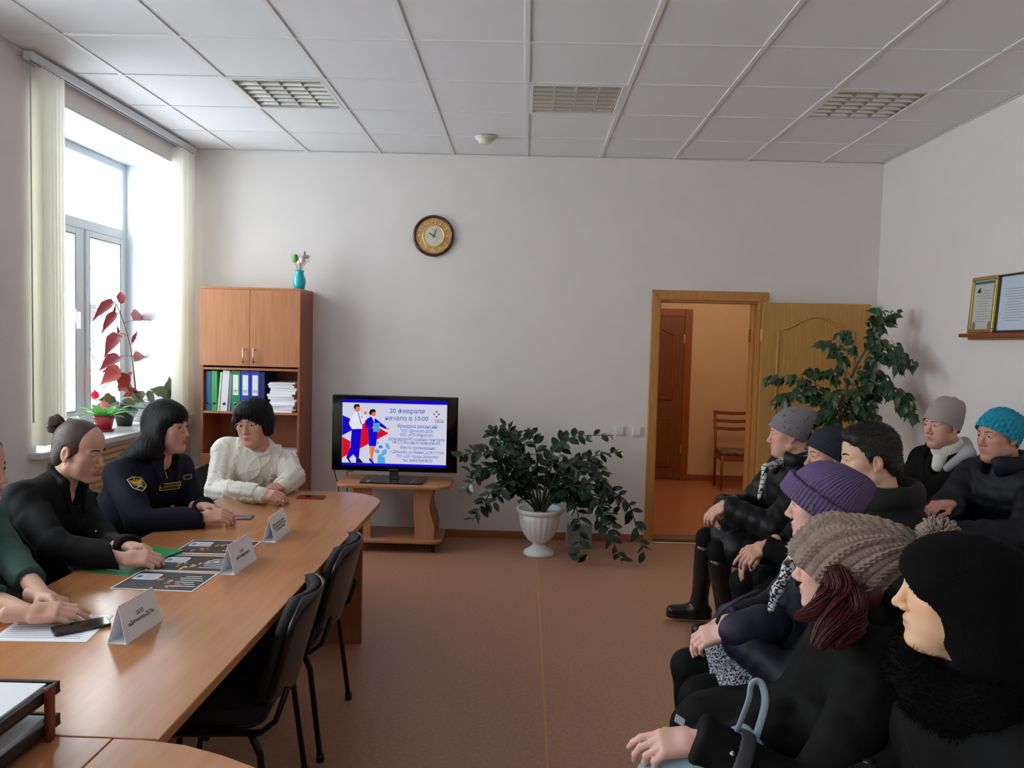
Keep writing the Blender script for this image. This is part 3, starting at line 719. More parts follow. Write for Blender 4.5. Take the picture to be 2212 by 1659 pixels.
# --- tray with papers -----------------------------------------------------
tr = thing('letter_tray', (-1.14, 1.48, TZ), 'two-tier black letter tray with reddish wooden posts at the table edge', 'tray')
M_TRW = mat('tray_wood', (120, 48, 34), .35, rgb2=(92, 34, 24), vscale=12, stretch=(6, 6, 1)); M_TRB = mat('tray_black', (26, 26, 30), .45)
for z in (.762, .835):
    b = MB(); b.box(-1.31, -.985, 1.32, 1.65, z, z+.005); tier = b.build('tier_floor', M_TRB, tr)
    for q in ((-1.31, -.985, 1.642, 1.65), (-1.31, -.985, 1.32, 1.328), (-.993, -.985, 1.328, 1.642)):
        MB().box(*q, z+.005, z+.026).build('tier_rail', M_TRB, tr, bevel=.002)
for (x, y) in ((-.978, 1.598), (-.978, 1.36), (-1.30, 1.657), (-1.30, 1.313)):
    MB().box(x-.006, x+.008, y-.012, y+.012, TZ, .872).build('post', M_TRW, tr, bevel=.005)
pile('tray_papers', 6, -1.30, -1.0, 1.34, 1.62, .841, .0045, 'pile of white papers in the upper tier of the letter tray', 'papers', jit=.006, seed=9, rot=.03)
pile('tray_papers', 5, -1.30, -1.0, 1.34, 1.62, .768, .0045, 'pile of white papers in the lower tier of the letter tray', 'papers', jit=.006, seed=10, rot=.03)

# --- papers and things on the table ----------------------------------------
def tent(y0, y1, x, lines, label, sz, dx=0.0, h=.105):
    """name card folded as a tent; the printed face looks to the room (+x)"""
    t = thing('name_card', (x, (y0+y1)/2, TZ), label, 'name card', 'folded name cards on the long table')
    w = .029
    A0, A1 = np.array((x-w, y0, TZ)), np.array((x-w+dx, y1, TZ)); B0, B1 = np.array((x+w, y0-.006, TZ)), np.array((x+w+dx, y1-.006, TZ)); C0, C1 = np.array((x-.004, y0+.012, TZ+h)), np.array((x-.004+dx, y1-.006, TZ+h))
    def sheet(nm, a, b, c, d):
        n = np.cross(b-a, d-a); n /= np.linalg.norm(n); V = [a, b, c, d]; V2 = [v-n*.0012 for v in V]
        return meshobj(nm, V+V2, [(0, 1, 2, 3), (7, 6, 5, 4), (0, 4, 5, 1), (1, 5, 6, 2), (2, 6, 7, 3), (3, 7, 4, 0)], M_PAPER, t)
    sheet('front_face', B0, B1, C1, C0); sheet('back_face', A1, A0, C0, C1)
    sheet('base_fold', A0+(0, 0, .0016), B0+(0, 0, .0016), B1+(0, 0, .0016), A1+(0, 0, .0016))
    uy = (C0-B0+C1-B1)/2; ux = (B1-B0); n = np.cross(ux, uy); n /= np.linalg.norm(n)
    c0 = (B0+B1+C0+C1)/4+n*.0008
    uyn = uy/np.linalg.norm(uy); uxn = ux/np.linalg.norm(ux); uyn = uyn-uxn*(uyn@uxn); uyn /= np.linalg.norm(uyn)
    for k, l in enumerate(lines):
        text('lettering', l, sz, M_INK, t, c0+uyn*(sz*1.05*((len(lines)-1)/2-k)), uxn, uyn, bold=.0003)
tent(2.124, 2.318, -1.112, ['ООО', '«Дятьково-ДОЗ»'], 'white folded name card nearest the camera, beside the black phone', .0165, .012)
tent(2.787, 3.005, -1.056, ['ООО', '«АПХ«Мираторг»'], 'white folded name card in the middle, beside the dark flyers', .0150, .008)
tent(3.250, 3.465, -1.056, ['Дятьковское РО судебных', 'приставов УФССП России', 'по Брянской области'], 'white folded name card farthest along the table, with three lines of print', .0125, 0)
M_FLY = mat('flyer_dark', (40, 35, 36), .55); M_FLO = mat('flyer_red', (190, 70, 62), .4); M_FLG = mat('flyer_gold', (206, 160, 96), .4); M_STK = mat('flyer_box', (214, 220, 232), .4); M_FBLUE = mat('flyer_blue', (50, 90, 150), .4)
def flyer(x0, y0, rz, label, accent, seed):
    t = thing('flyer', (x0+.145, y0+.1, TZ), label, 'flyer', 'dark printed flyers on the long table')
    ux = np.array((math.cos(rz), math.sin(rz), 0)); uy = np.array((-math.sin(rz), math.cos(rz), 0)); o = np.array((x0, y0, TZ+.0004)); W_, H_ = .292, .207
    flat('sheet', [(0, 0), (W_, 0), (W_, H_), (0, H_)], M_PAPER, t, o, ux, uy, 0, .0016)
    flat('print_field', [(.006, .006), (W_-.006, .006), (W_-.006, H_-.006), (.006, H_-.006)], M_FLY, t, o, ux, uy, .0017, .0002)
    flat('sticker', rrect(.014, .105, .105, .175, .012), M_STK, t, o, ux, uy, .002, .0002)
    for k in range(4): flat('print_line', [(.05, .118+k*.013), (.098, .118+k*.013), (.098, .122+k*.013), (.05, .122+k*.013)], M_INKG, t, o, ux, uy, .0023, .0001)
    flat('numeral', [(.024, .125), (.042, .125), (.042, .15), (.024, .15)], M_FBLUE, t, o, ux, uy, .0023, .0001)
    r = random.Random(seed)
    for k in range(16):
        u = k/15; c = (.07+.15*u+r.uniform(-.012, .012), .03+.10*abs(math.sin(u*2.6+seed))+r.uniform(-.015, .015)); a = r.uniform(0, PI)
        flat('floral_shape', ell(c, r.uniform(.008, .017), r.uniform(.003, .008), 10, a), accent if k % 3 else M_FLG, t, o, ux, uy, .002+k*.00002, .0001)
    for k in range(6): flat('print_line', [(.185+.01*(k % 2), .045+k*.022), (.278-.012*(k % 3), .045+k*.022), (.278-.012*(k % 3), .051+k*.022), (.185+.01*(k % 2), .051+k*.022)], M_PAPER, t, o, ux, uy, .0023, .0001)
flyer(-1.388, 2.590, -.03, 'dark flyer nearest the camera with red floral print', M_FLO, 1)
flyer(-1.376, 2.806, .0, 'dark flyer in the middle of three with pale gold print', M_FLG, 2)
flyer(-1.378, 3.040, .02, 'dark flyer farthest of three with orange and green print', mat('flyer_orange', (206, 96, 60), .4), 3)
lf = thing('leaflet', (-1.35, 3.66, TZ), 'small folded leaflet with photos before the uniformed woman', 'leaflet')
lu = np.array((.985, .17, 0)); lv = np.array((-.17, .985, 0)); lo_ = np.array((-1.435, 3.615, TZ+.0004))
flat('sheet', [(0, 0), (.165, 0), (.165, .085), (0, .085)], mat('leaflet_navy', (52, 54, 78), .3), lf, lo_, lu, lv, 0, .004)
for q, m_ in (((.01, .05, .01, .05), M_STK), ((.055, .075, .012, .075), M_PAPER), ((.085, .12, .008, .045), mat('leaflet_pink', (190, 80, 110), .4)), ((.125, .155, .01, .075), M_INKG), ((.02, .05, .055, .078), mat('leaflet_brown', (120, 96, 88), .4))):
    flat('picture', [(q[0], q[2]), (q[1], q[2]), (q[1], q[3]), (q[0], q[3])], m_, lf, lo_, lu, lv, .0042, .0002)
# printed sheet and phone before the woman in green
sh = thing('printed_sheet', (-1.33, 2.23, TZ), 'printed white sheet in a clear sleeve under the black phone', 'sheet')
sx = np.array((.98, -.0, 0)); o_ = np.array((-1.475, 2.115, TZ+.0004))
flat('sheet', [(0, 0), (.272, .012), (.235, .225), (-.03, .205)], M_PAPER, sh, o_, (1, 0, 0), (0, 1, 0), 0, .001)
for k in range(12): flat('print_line', [(.01-.002*k, .025+k*.014), (.24-.004*k, .035+k*.014), (.24-.004*k, .038+k*.014), (.01-.002*k, .028+k*.014)], M_INKG, sh, o_, (1, 0, 0), (0, 1, 0), .0011, .0001)
flat('clear_sleeve', [(.0, .12), (.235, .135), (.228, .222), (-.02, .2)], mat('clear_film', (230, 236, 240), .08, alpha=.22), sh, o_, (1, 0, 0), (0, 1, 0), .0014, .0005)
def phone(c, rz, label, body, w=.073, l=.15, z=0.002):
    t = thing('smartphone', (c[0], c[1], TZ+z), label, 'phone')
    ux = np.array((math.cos(rz), math.sin(rz), 0)); uy = np.array((-math.sin(rz), math.cos(rz), 0)); o = np.array((c[0], c[1], TZ+z))
    flat('case', rrect(-l/2, l/2, -w/2, w/2, .01), body, t, o, ux, uy, 0, .009)
    flat('screen', rrect(-l/2+.004, l/2-.004, -w/2+.003, w/2-.003, .008), M_GLOSS, t, o, ux, uy, .009, .0006)
    return t
phone((-1.276, 2.228), .72, 'black smartphone lying on the printed sheet beside the near name card', mat('phone_black', (24, 24, 28), .25))
phone((-1.135, 4.185), -.03, 'smartphone in a red case before the woman in the white sweater', mat('phone_red', (190, 30, 44), .4), z=.0004)
ky = thing('key_bunch', (-1.247, 4.0, TZ), 'small bunch of metal keys below the clasped hands', 'keys')
for k, (dx, dy, a) in enumerate(((-.03, 0, .2), (.0, -.015, 1.1), (.025, .0, -.4), (.01, .02, 2.0))):
    u = np.array((math.cos(a), math.sin(a), 0)); v = np.array((-math.sin(a), math.cos(a), 0)); o = np.array((-1.247+dx, 4.0+dy, TZ+.0006+.003*k))
    flat('key', [(0, -.003), (.035, -.003), (.037, 0), (.035, .003), (0, .003), (-.006, .009), (-.018, .009), (-.022, 0), (-.018, -.009), (-.006, -.009)], M_STEEL, ky, o, u, v, 0, .0025)
MB().tube([(-1.247+.016*math.cos(a), 4.0+.016*math.sin(a), TZ+.016+.004*math.sin(2*a)) for a in np.linspace(0, 2*PI, 20)], .0016, 6).build('key_ring', M_STEEL, ky, True)
fd = thing('green_folder', (-1.44, 2.93, TZ), 'green plastic folder under the hands of the woman in black', 'folder')
gx_ = np.array((.2, .98, 0)); gx_ = gx_/np.linalg.norm(gx_); gy_ = np.array((-gx_[1], gx_[0], 0)); go = np.array((-1.42, 2.74, TZ+.0004))
M_GRNF = mat('green_film', (30, 160, 96), .3)
flat('back_cover', [(0, -.02), (.33, -.02), (.33, .17), (0, .17)], M_GRNF, fd, go, gx_, gy_, 0, .0015)
flat('leaves', [(0.03, .0), (.22, .0), (.22, .16), (0.03, .16)], mat('grey_leaf', (150, 176, 174), .4), fd, go, gx_, gy_, .0018, .005)
flat('front_cover', [(.2, -.01), (.335, -.01), (.335, .16), (.2, .16)], M_GRNF, fd, go, gx_, gy_, .007, .0015)

# --- visitor chairs ---------------------------------------------------------
M_CH = mat('black_upholstery', (16, 16, 18), 0.85, bump=.2, bscale=500); M_CHP = mat('chair_shell', (14, 14, 16), 0.32)
M_CHT = mat('chair_tube', (22, 20, 20), 0.35, metal=.4)
def grid_shell(name, f, nu, nv, th, m, par):
    """closed thick sheet from f(u,v)->(p, n)"""
    V = []; F = []
    for side in (0, 1):
        for i in range(nu+1):
            for j in range(nv+1):
                p, n = f(i/nu, j/nv); V.append(np.asarray(p)+np.asarray(n)*(th*.5 if side else -th*.5))
    k = (nu+1)*(nv+1); id_ = lambda s, i, j: s*k+i*(nv+1)+j
    for i in range(nu):
        for j in range(nv):
            F.append((id_(1, i, j), id_(1, i+1, j), id_(1, i+1, j+1), id_(1, i, j+1))); F.append((id_(0, i, j), id_(0, i, j+1), id_(0, i+1, j+1), id_(0, i+1, j)))
    for i in range(nu):
        F.append((id_(0, i, 0), id_(0, i+1, 0), id_(1, i+1, 0), id_(1, i, 0))); F.append((id_(0, i+1, nv), id_(0, i, nv), id_(1, i, nv), id_(1, i+1, nv)))
    for j in range(nv):
        F.append((id_(0, 0, j+1), id_(0, 0, j), id_(1, 0, j), id_(1, 0, j+1))); F.append((id_(0, nu, j), id_(0, nu, j+1), id_(1, nu, j+1), id_(1, nu, j)))
    return meshobj(name, V, F, m, par, True)
def visitor_chair(label, group):
    t = thing('visitor_chair', (0, 0, 0), label, 'chair', group)
    MB().prism(rrect(-.235, .235, -.20, .24, .09, 8), (0, 0, .435), (1, 0, 0), (0, 1, 0), (0, 0, 1), .055).build('seat', M_CH, t, True, bevel=.02)
    MB().prism(rrect(-.225, .225, -.19, .23, .09, 8), (0, 0, .418), (1, 0, 0), (0, 1, 0), (0, 0, 1), .017).build('seat_shell', M_CHP, t, bevel=.004)
    def bk_(off, sc):
        def f(u, v):
            a = (u-.5)*2; h = v; w = .235*sc*(1-.10*(2*h-1)**4)
            # rounded corners
            cz_ = .47+.335*h
            e = abs(2*h-1); w *= math.sqrt(max(0.0, 1-max(0, (e-.62)/.46)**2.2))
            x = a*w; y = -.235-.09*h-.03*math.sin(h*PI)*0+.045*(a*a)+off
            return (x, y, cz_), (0, -1, .25)
        return f
    grid_shell('backrest', bk_(.018, .985), 16, 16, .03, M_CH, t); grid_shell('back_shell', bk_(-.008, 1.0), 16, 16, .012, M_CHP, t)
    for s_ in (-1, 1):
        x = .245*s_
        MB().tube([(x, -.16, .425), (x*1.02, -.19, .36), (x*1.06, -.235, .015)], .014, 8, flat=.75).build('leg', M_CHT, t, True)
        MB().tube([(x, .16, .425), (x*1.02, .19, .36), (x*1.06, .235, .015)], .014, 8, flat=.75).build('leg', M_CHT, t, True)
        MB().tube([(x, .2, .424), (x, -.19, .424), (x, -.235, .46), (x*.98, -.268, .56)], .0125, 8, flat=.75).build('side_rail', M_CHT, t, True)
        for y in (-.235, .235): MB().tube([(x*1.06, y, .0), (x*1.06, y, .03)], .016, 8).build('foot_cap', M_CHP, t, True)
    MB().tube([(-.25, -.03, .412), (.25, -.03, .412)], .01, 8).build('cross_rail', M_CHT, t, True)
    return t
def place(x, y, az): return Matrix.Translation((x, y, 0)) @ Matrix.Rotation(az-PI/2, 4, 'Z')   # az: direction the sitter faces
CH0 = visitor_chair('black visitor chair tucked under the table, nearer to the camera', 'black visitor chairs')
CH0.matrix_basis = place(-.965, 2.50, PI+.10)
copy_tree(CH0, place(-.965, 3.13, PI+.02), 'black visitor chair tucked under the table, farther from the camera')

# --- corridor chair -----------------------------------------------------------
cc = thing('wooden_chair', (2.53, 9.0, 0), 'wooden chair with slatted back and patterned seat in the corridor', 'chair')
M_CW = mat('chair_wood', (140, 82, 44), .4)
for x in (2.32, 2.74):
    MB().tube([(x, 9.13, 0), (x, 9.12, .42), (x, 9.2, .88)], .016, 8).build('back_leg', M_CW, cc, True)
    MB().tube([(x, 8.80, 0), (x, 8.80, .40)], .016, 8).build('front_leg', M_CW, cc, True)
for z, y in ((.85, 9.19), (.755, 9.175), (.665, 9.16)): MB().prism([(2.30, 0), (2.53, -.012), (2.76, 0), (2.76, .04), (2.53, .028), (2.30, .04)], (0, y, z), (1, 0, 0), (0, 0, 1), (0, 1, 0), .018).build('back_slat', M_CW, cc, bevel=.003)
box('apron', M_CW, cc, 2.32, 2.74, 8.79, 8.81, .34, .41); box('apron', M_CW, cc, 2.31, 2.33, 8.80, 9.12, .34, .41); box('apron', M_CW, cc, 2.73, 2.75, 8.80, 9.12, .34, .41)
MB().prism(rrect(2.31, 2.75, 8.78, 9.14, .05), (0, 0, .41), (1, 0, 0), (0, 1, 0), (0, 0, 1), .045).build('seat', mat('patterned_cloth', (150, 130, 104), .8, rgb2=(64, 48, 38), vscale=14), cc, bevel=.015)

# --- shelf with framed certificates on the right wall ---------------------------
sf = thing('wall_shelf', (2.87, 4.5, 1.75), 'narrow reddish wooden ledge on the right wall', 'shelf')
MB().box(2.822, XR-.0005, 3.9, 5.02, 1.742, 1.766).build('board', mat('ledge_wood', (150, 78, 46), .4, rgb2=(132, 66, 38), vscale=6, stretch=(9, .8, 9)), sf, bevel=.004)
MB().box(2.872, XR-.0005, 3.92, 5.0, 1.726, 1.742).build('batten', mat('ledge_batten', (150, 104, 70), .5), sf)
def framed(y0, y1, hgt, xb, fm, label, doc, seed, fw=.022):
    t = thing('framed_certificate', (xb, (y0+y1)/2, 1.767), label, 'certificate', 'framed certificates on the wall ledge')
    lean = .055; uz = np.array((lean, 0, 1.0)); uz /= np.linalg.norm(uz); ux = np.array((0, -1.0, 0)); n = np.cross(ux, uz)   # faces -x
    o = np.array((xb, y1, 1.768)); W_ = y1-y0
    for q in (((0, 0), (W_, 0), (W_, fw), (0, fw)), ((0, hgt-fw), (W_, hgt-fw), (W_, hgt), (0, hgt)), ((0, fw), (fw, fw), (fw, hgt-fw), (0, hgt-fw)), ((W_-fw, fw), (W_, fw), (W_, hgt-fw), (W_-fw, hgt-fw))):
        MB().prism(q, o, ux, uz, n, .016).build('frame_bar', fm, t, bevel=.004)
    flat('document', [(fw, fw), (W_-fw, fw), (W_-fw, hgt-fw), (fw, hgt-fw)], doc, t, o, ux, uz, .004, .001)
    r = random.Random(seed)
    for k in range(13):
        z = hgt*.2+k*hgt*.045; a = r.uniform(.05, .09); b = W_-r.uniform(.05, .1)
        flat('print_line', [(a, z), (b, z), (b, z+.0022), (a, z+.0022)], M_INKG, t, o, ux, uz, .0052, .0002)
    return t, o, ux, uz
M_FGOLD = mat('frame_gold', (196, 172, 96), .25, metal=.8); M_FDARK = mat('frame_dark', (60, 44, 46), .35)
t1, o, ux_, uz_ = framed(4.712, 4.972, .352, 2.862, M_FGOLD, 'certificate in a gold frame on the ledge, farthest from the camera', mat('certificate_paper', (190, 194, 190), .6), 1, .024)
flat('ornament_band', [(.026, .305), (.234, .305), (.234, .322), (.026, .322)], mat('ornament_blue', (60, 96, 120), .5), t1, o, ux_, uz_, .0054, .0002)
flat('emblem', [(.05, .255), (.09, .25), (.085, .285), (.07, .275)], M_INK, t1, o, ux_, uz_, .0054, .0002)
for c in ((.05, .045), (.21, .045)): flat('ornament_corner', ell(c, .02, .028, 12), M_INKG, t1, o, ux_, uz_, .0054, .0002)
framed(4.40, 4.722, .350, 2.879, M_FDARK, 'certificate in a thin dark frame beside the gold one', mat('letter_paper', (196, 212, 226), .5), 2, .014)
framed(4.05, 4.385, .350, 2.872, mat('frame_brown', (84, 52, 54), .35), 'certificate in a brown frame at the edge of view', mat('letter_paper', (196, 212, 226), .5), 3, .02)

# --- vertical blinds ----------------------------------------------------------
M_BLIND = translucent('blind_fabric', (252, 251, 244), .8, .8)
bl = thing('vertical_blind', (-2.70, 5.2, 3.12), 'white vertical blind drawn aside on its ceiling rail', 'blind')
box('head_rail', M_PVC, bl, -2.735, -2.685, 4.20, 6.30, 3.105, 3.150, .004)
box('rail_slot', M_GASK, bl, -2.714, -2.706, 4.22, 6.28, 3.1035, 3.1055, 0)
r_ = random.Random(5)
def slat(y, a, z0, z1):
    w = .0445; c, s_ = math.cos(a), math.sin(a); V = []; F = []
    n = 6
    for zz in (z0, z1):
        for i in range(n+1):
            u = (i/n-.5)*2; bow = .006*(1-u*u)
            V.append((-2.71+w*u*c-bow*s_, y+w*u*s_+bow*c, zz))
    for i in range(n): F.append((i, i+1, n+1+i+1, n+1+i))
    o = meshobj('slat', V, F, M_BLIND, bl, True)
    q = MB().box(-2.712, -2.708, y-.003, y+.003, z1, 3.104).build('slat_hook', M_PVC, bl)
for k in range(10): slat(4.275+k*.0215, r_.uniform(-.25, .1)-.08, .985, 3.085)
for k in range(11): slat(6.0+k*.021, r_.uniform(-.3, .15), .985, 3.085)
for y in (4.243, 4.236): MB().tube([(-2.72, y, 3.10), (-2.722, y+.004, 2.2), (-2.718, y, 1.12)], .0022, 5).build('bead_chain', M_PVC, bl, True)

# --- radiator screen under the sill ---------------------------------------------
rs = thing('radiator_screen', (-2.73, 5.3, 0), 'slatted pale wooden radiator screen under the window sill', 'screen')
M_SLAT = mat('pale_slat', (206, 160, 104), .5)
for y in (4.46, 5.3, 6.12): MB().box(-2.76, -2.735, y-.02, y+.02, 0.06, .86).build('upright', M_SLAT, rs, bevel=.003)
for k in range(19): MB().box(-2.735, -2.722, 4.44, 6.14, .10+k*.041, .128+k*.041).build('slat', M_SLAT, rs, bevel=.003)
# ================================================================ plants
def leaf_mesh(name, prof, fold=.18, droop=.15, wave=0.0, nl=8):
    """leaf of length 1 along +y; prof = [(y, half width)], folded along the midrib"""
    V = []; F = []
    for i, (y, w) in enumerate(prof):
        z = -droop*y*y; k = 1+wave*math.sin(i*2.3)
        V += [(-w*k, y, z+w*fold*(1+wave)), (0, y, z), (w*k, y, z+w*fold*(1-wave))]
    for i in range(len(prof)-1):
        a = 3*i; F += [(a, a+1, a+4, a+3), (a+1, a+2, a+5, a+4)]
    me = bpy.data.meshes.new(name); me.from_pydata(V, [], F); me.update()
    me.polygons.foreach_set('use_smooth', np.ones(len(me.polygons), bool)); return me
PROF_ZZ = [(0, .01), (.12, .13), (.32, .235), (.55, .25), (.76, .18), (.91, .07), (1, .004)]
PROF_FI = [(0, .02), (.1, .12), (.28, .225), (.48, .22), (.66, .13), (.8, .05), (1, .004)]
PROF_BE = [(0, .06), (.05, .22), (.2, .36), (.42, .38), (.64, .27), (.84, .11), (1, .005)]
PROF_ST = [(0, .03), (.2, .10), (.45, .15), (.7, .15), (.9, .09), (1, .02)]
def unit(v): v = np.asarray(v, float); return v/(np.linalg.norm(v)+1e-12)
def leaf(me, m, parent, p, d, n, L, wscale=1.0, name='leaf'):
    d = unit(d); n = np.asarray(n, float); n = unit(n-d*(n@d)); x = np.cross(d, n)
    M = Matrix(((x[0]*L*wscale, d[0]*L, n[0]*L, p[0]), (x[1]*L*wscale, d[1]*L, n[1]*L, p[1]), (x[2]*L*wscale, d[2]*L, n[2]*L, p[2]), (0, 0, 0, 1)))
    o = bpy.data.objects.new(name, me); o.matrix_basis = M; put(o, parent)
    if not me.materials: me.materials.append(m)
    return o
def spline(pts, n):
    P = np.array(pts, float); out = []; m = len(P)-1
    for t in np.linspace(0, m, n):
        i = min(int(t), m-1); u = t-i
        p0, p1, p2, p3 = P[max(i-1, 0)], P[i], P[i+1], P[min(i+2, m)]
        out.append(.5*((2*p1)+(-p0+p2)*u+(2*p0-5*p1+4*p2-p3)*u*u+(-p0+3*p1-3*p2+p3)*u**3))
    return np.array(out)
# --- zamioculcas in a white urn ------------------------------------------------
M_ZZ = mat('zz_leaf', (26, 54, 38), 0.22, rgb2=(16, 38, 28), vscale=4, spec=.5); M_ZZS = mat('zz_stem', (52, 60, 40), .5)
UX, UY = .172, 5.90
ur = thing('planter_urn', (UX, UY, 0), 'white fluted pedestal urn on the floor holding the drooping plant', 'urn')
M_URN = mat('white_urn', (226, 228, 230), .4)
MB().lathe([(.0, 0), (.118, 0), (.122, .012), (.11, .03), (.075, .05), (.05, .07), (.046, .085), (.062, .1)], 40, (UX, UY, 0)).build('pedestal', M_URN, ur, True)
flp = [(.05, .095), (.085, .115), (.118, .16), (.14, .21), (.152, .27), (.156, .325)]
MB().lathe(flp, 120, (UX, UY, 0), ridge=lambda i, a: 1+.035*abs(math.cos(10*a))-.03*(i == 0)).build('fluted_bowl', M_URN, ur, True)
MB().lathe([(.158, .322), (.178, .333), (.184, .35), (.176, .365), (.16, .362), (.15, .34), (.0, .335)], 48, (UX, UY, 0)).build('rim', M_URN, ur, True)
zz = thing('zamioculcas', (UX, UY, .34), 'large zamioculcas with glossy dark leaves drooping over the white urn', 'plant')
ME_ZZ = leaf_mesh('zz_leaf', PROF_ZZ, .25, .12); CNT = {}; EXTRA = {}
def leaf_or_stuff(key, me, m, parent, p, d, n, L, ws=1.0, cap=300):
    CNT[key] = CNT.get(key, 0)+1
    if CNT[key] <= cap: return leaf(me, m, parent, p, d, n, L, ws)
    d = unit(d); n = np.asarray(n, float); n = unit(n-d*(n@d)); x = np.cross(d, n); R = np.stack([x*ws, d, n], 1)*L
    b = EXTRA.setdefault(key, MB()); b.add([np.asarray(p)+R@np.array(v.co) for v in me.vertices], [tuple(f.vertices) for f in me.polygons])

STEMS = [  # pixel path, depth of the tip relative to the urn, leaves, leaf length
 ([(1150, 1060), (1125, 990), (1105, 945), (1085, 915)], -.10, 15, .085), ([(1140, 1060), (1090, 985), (1040, 975), (985, 988)], -.18, 15, .085),
 ([(1140, 1070), (1090, 1010), (1040, 1020), (1003, 1062)], -.20, 14, .08), ([(1135, 1080), (1080, 1050), (1045, 1085), (1020, 1125)], -.16, 14, .08),
 ([(1160, 1060), (1160, 990), (1150, 940), (1143, 935)], -.05, 12, .075), ([(1180, 1060), (1200, 980), (1235, 945), (1325, 940)], -.05, 15, .085),
 ([(1190, 1060), (1230, 1005), (1285, 985), (1345, 975)], -.12, 15, .08), ([(1195, 1065), (1240, 1000), (1290, 1010), (1312, 1075)], -.25, 15, .09),
 ([(1195, 1075), (1270, 1045), (1350, 1080), (1375, 1140), (1393, 1202)], -.18, 15, .085), ([(1185, 1085), (1225, 1060), (1252, 1130), (1247, 1238)], -.32, 16, .09),
 ([(1195, 1085), (1255, 1050), (1305, 1130), (1345, 1218)], -.30, 16, .09), ([(1150, 1060), (1110, 985), (1070, 945), (1058, 930)], -.02, 13, .08),
 ([(1150, 1070), (1100, 1030), (1060, 1010), (1010, 1020)], -.26, 14, .085), ([(1165, 1060), (1130, 1000), (1110, 975), (1075, 975)], -.30, 13, .085),
 ([(1200, 1070), (1260, 1010), (1310, 1040), (1340, 1100)], -.10, 14, .085), ([(1200, 1075), (1260, 1070), (1300, 1100), (1330, 1150)], -.26, 14, .09),
 ([(1185, 1065), (1210, 1010), (1240, 1010), (1280, 1050)], -.34, 13, .09), ([(1155, 1075), (1110, 1040), (1090, 1050), (1065, 1090)], -.30, 12, .085),
 ([(1175, 1065), (1180, 1010), (1195, 975), (1225, 955)], -.16, 12, .08), ([(1190, 1080), (1230, 1050), (1270, 1060), (1310, 1120)], -.38, 14, .09),
 ([(1160, 1065), (1140, 1010), (1120, 960), (1118, 930)], -.10, 12, .08)]
r_ = random.Random(11)
for px, dz, nl, ll in STEMS:
    m = len(px); pts = [(UX+(px[0][0]-1168)*.0012, UY+r_.uniform(-.05, .05), .34)]
    for i, (x, y) in enumerate(px): pts.append(atY(x, y, UY+dz*(i+1)/m))
    sp = spline(pts, 26)
    sp[:, 2] = np.maximum(sp[:, 2], .03)
    so = MB().tube(sp, list(np.linspace(.0085, .003, 26)), 6).build('stem', M_ZZS, zz, True)
    nl = int(nl*1.6); ll *= 1.22
    for k in range(nl):
        u = .28+.72*(k+.5)/nl; i = min(int(u*25), 24); p = sp[i]; T = unit(sp[i+1]-sp[i-1])
        view = unit(CAM-p); nrm = unit(view*.55+np.array((r_.uniform(-.5, .5), r_.uniform(-.3, .3), .7)))
        sd = unit(np.cross(T, nrm))*(1 if k % 2 else -1)
        d = sd+T*r_.uniform(.35, .75)+np.array((0, 0, r_.uniform(-.25, .15)))
        Lf = ll*r_.uniform(.8, 1.12)*(1 if u < .85 else .8)
        q = p+unit(d)*Lf
        if q[2] < .015: d[2] = abs(d[2])
        if q[1] > D-.03: d[1] = -abs(d[1])
        leaf_or_stuff('zz', ME_ZZ, M_ZZ, so, p, d, nrm+np.array([r_.uniform(-.35, .35) for _ in range(3)]), Lf, 1.1)
tag(EXTRA['zz'].build('foliage', M_ZZ, zz, True), kind='stuff')
gb = thing('grey_box', (.50, 6.17, 0), 'small grey concrete block standing behind the drooping plant', 'block')
MB().box(.40, .60, 6.10, 6.25, 0, .19).build('block_body', mat('concrete_grey', (150, 154, 152), .8, var=.06, vscale=30), gb, bevel=.008)
MB().box(.43, .57, 6.125, 6.225, .19, .196).build('block_cap', mat('concrete_light', (176, 178, 176), .8), gb, bevel=.002)

# --- ficus by the right wall -----------------------------------------------------
FX, FY = 2.36, 5.68
fp = thing('ficus_pot', (FX, FY, 0), 'brown pot of the ficus on the floor by the right wall', 'pot')
M_POT = mat('brown_pot', (104, 70, 50), .5)
MB().lathe([(.0, 0), (.12, 0), (.165, .26), (.172, .29), (.158, .29), (.15, .26), (.0, .25)], 32, (FX, FY, 0)).build('vessel', M_POT, fp, True)
MB().lathe([(.0, .251), (.149, .252)], 24, (FX, FY, 0)).build('soil', mat('soil', (44, 32, 24), .95), fp)
fi = thing('ficus', (FX, FY, .25), 'weeping ficus tree with pointed green leaves beside the open door', 'plant')
M_FL = mat('ficus_leaf', (60, 92, 54), .35, rgb2=(42, 68, 42), vscale=3); M_FT = mat('ficus_bark', (120, 104, 80), .8, var=.15, vscale=30)
MB().tube([(FX, FY, .25), (FX-.01, FY, .7), atY(1812, 930, FY), atY(1818, 860, FY), atY(1850, 790, FY), atY(1890, 720, FY), atY(1905, 672, FY)], [.022, .02, .017, .014, .010, .006, .003], 8).build('trunk', M_FT, fi, True)
ME_FI = leaf_mesh('ficus_leaf', PROF_FI, .3, .25)
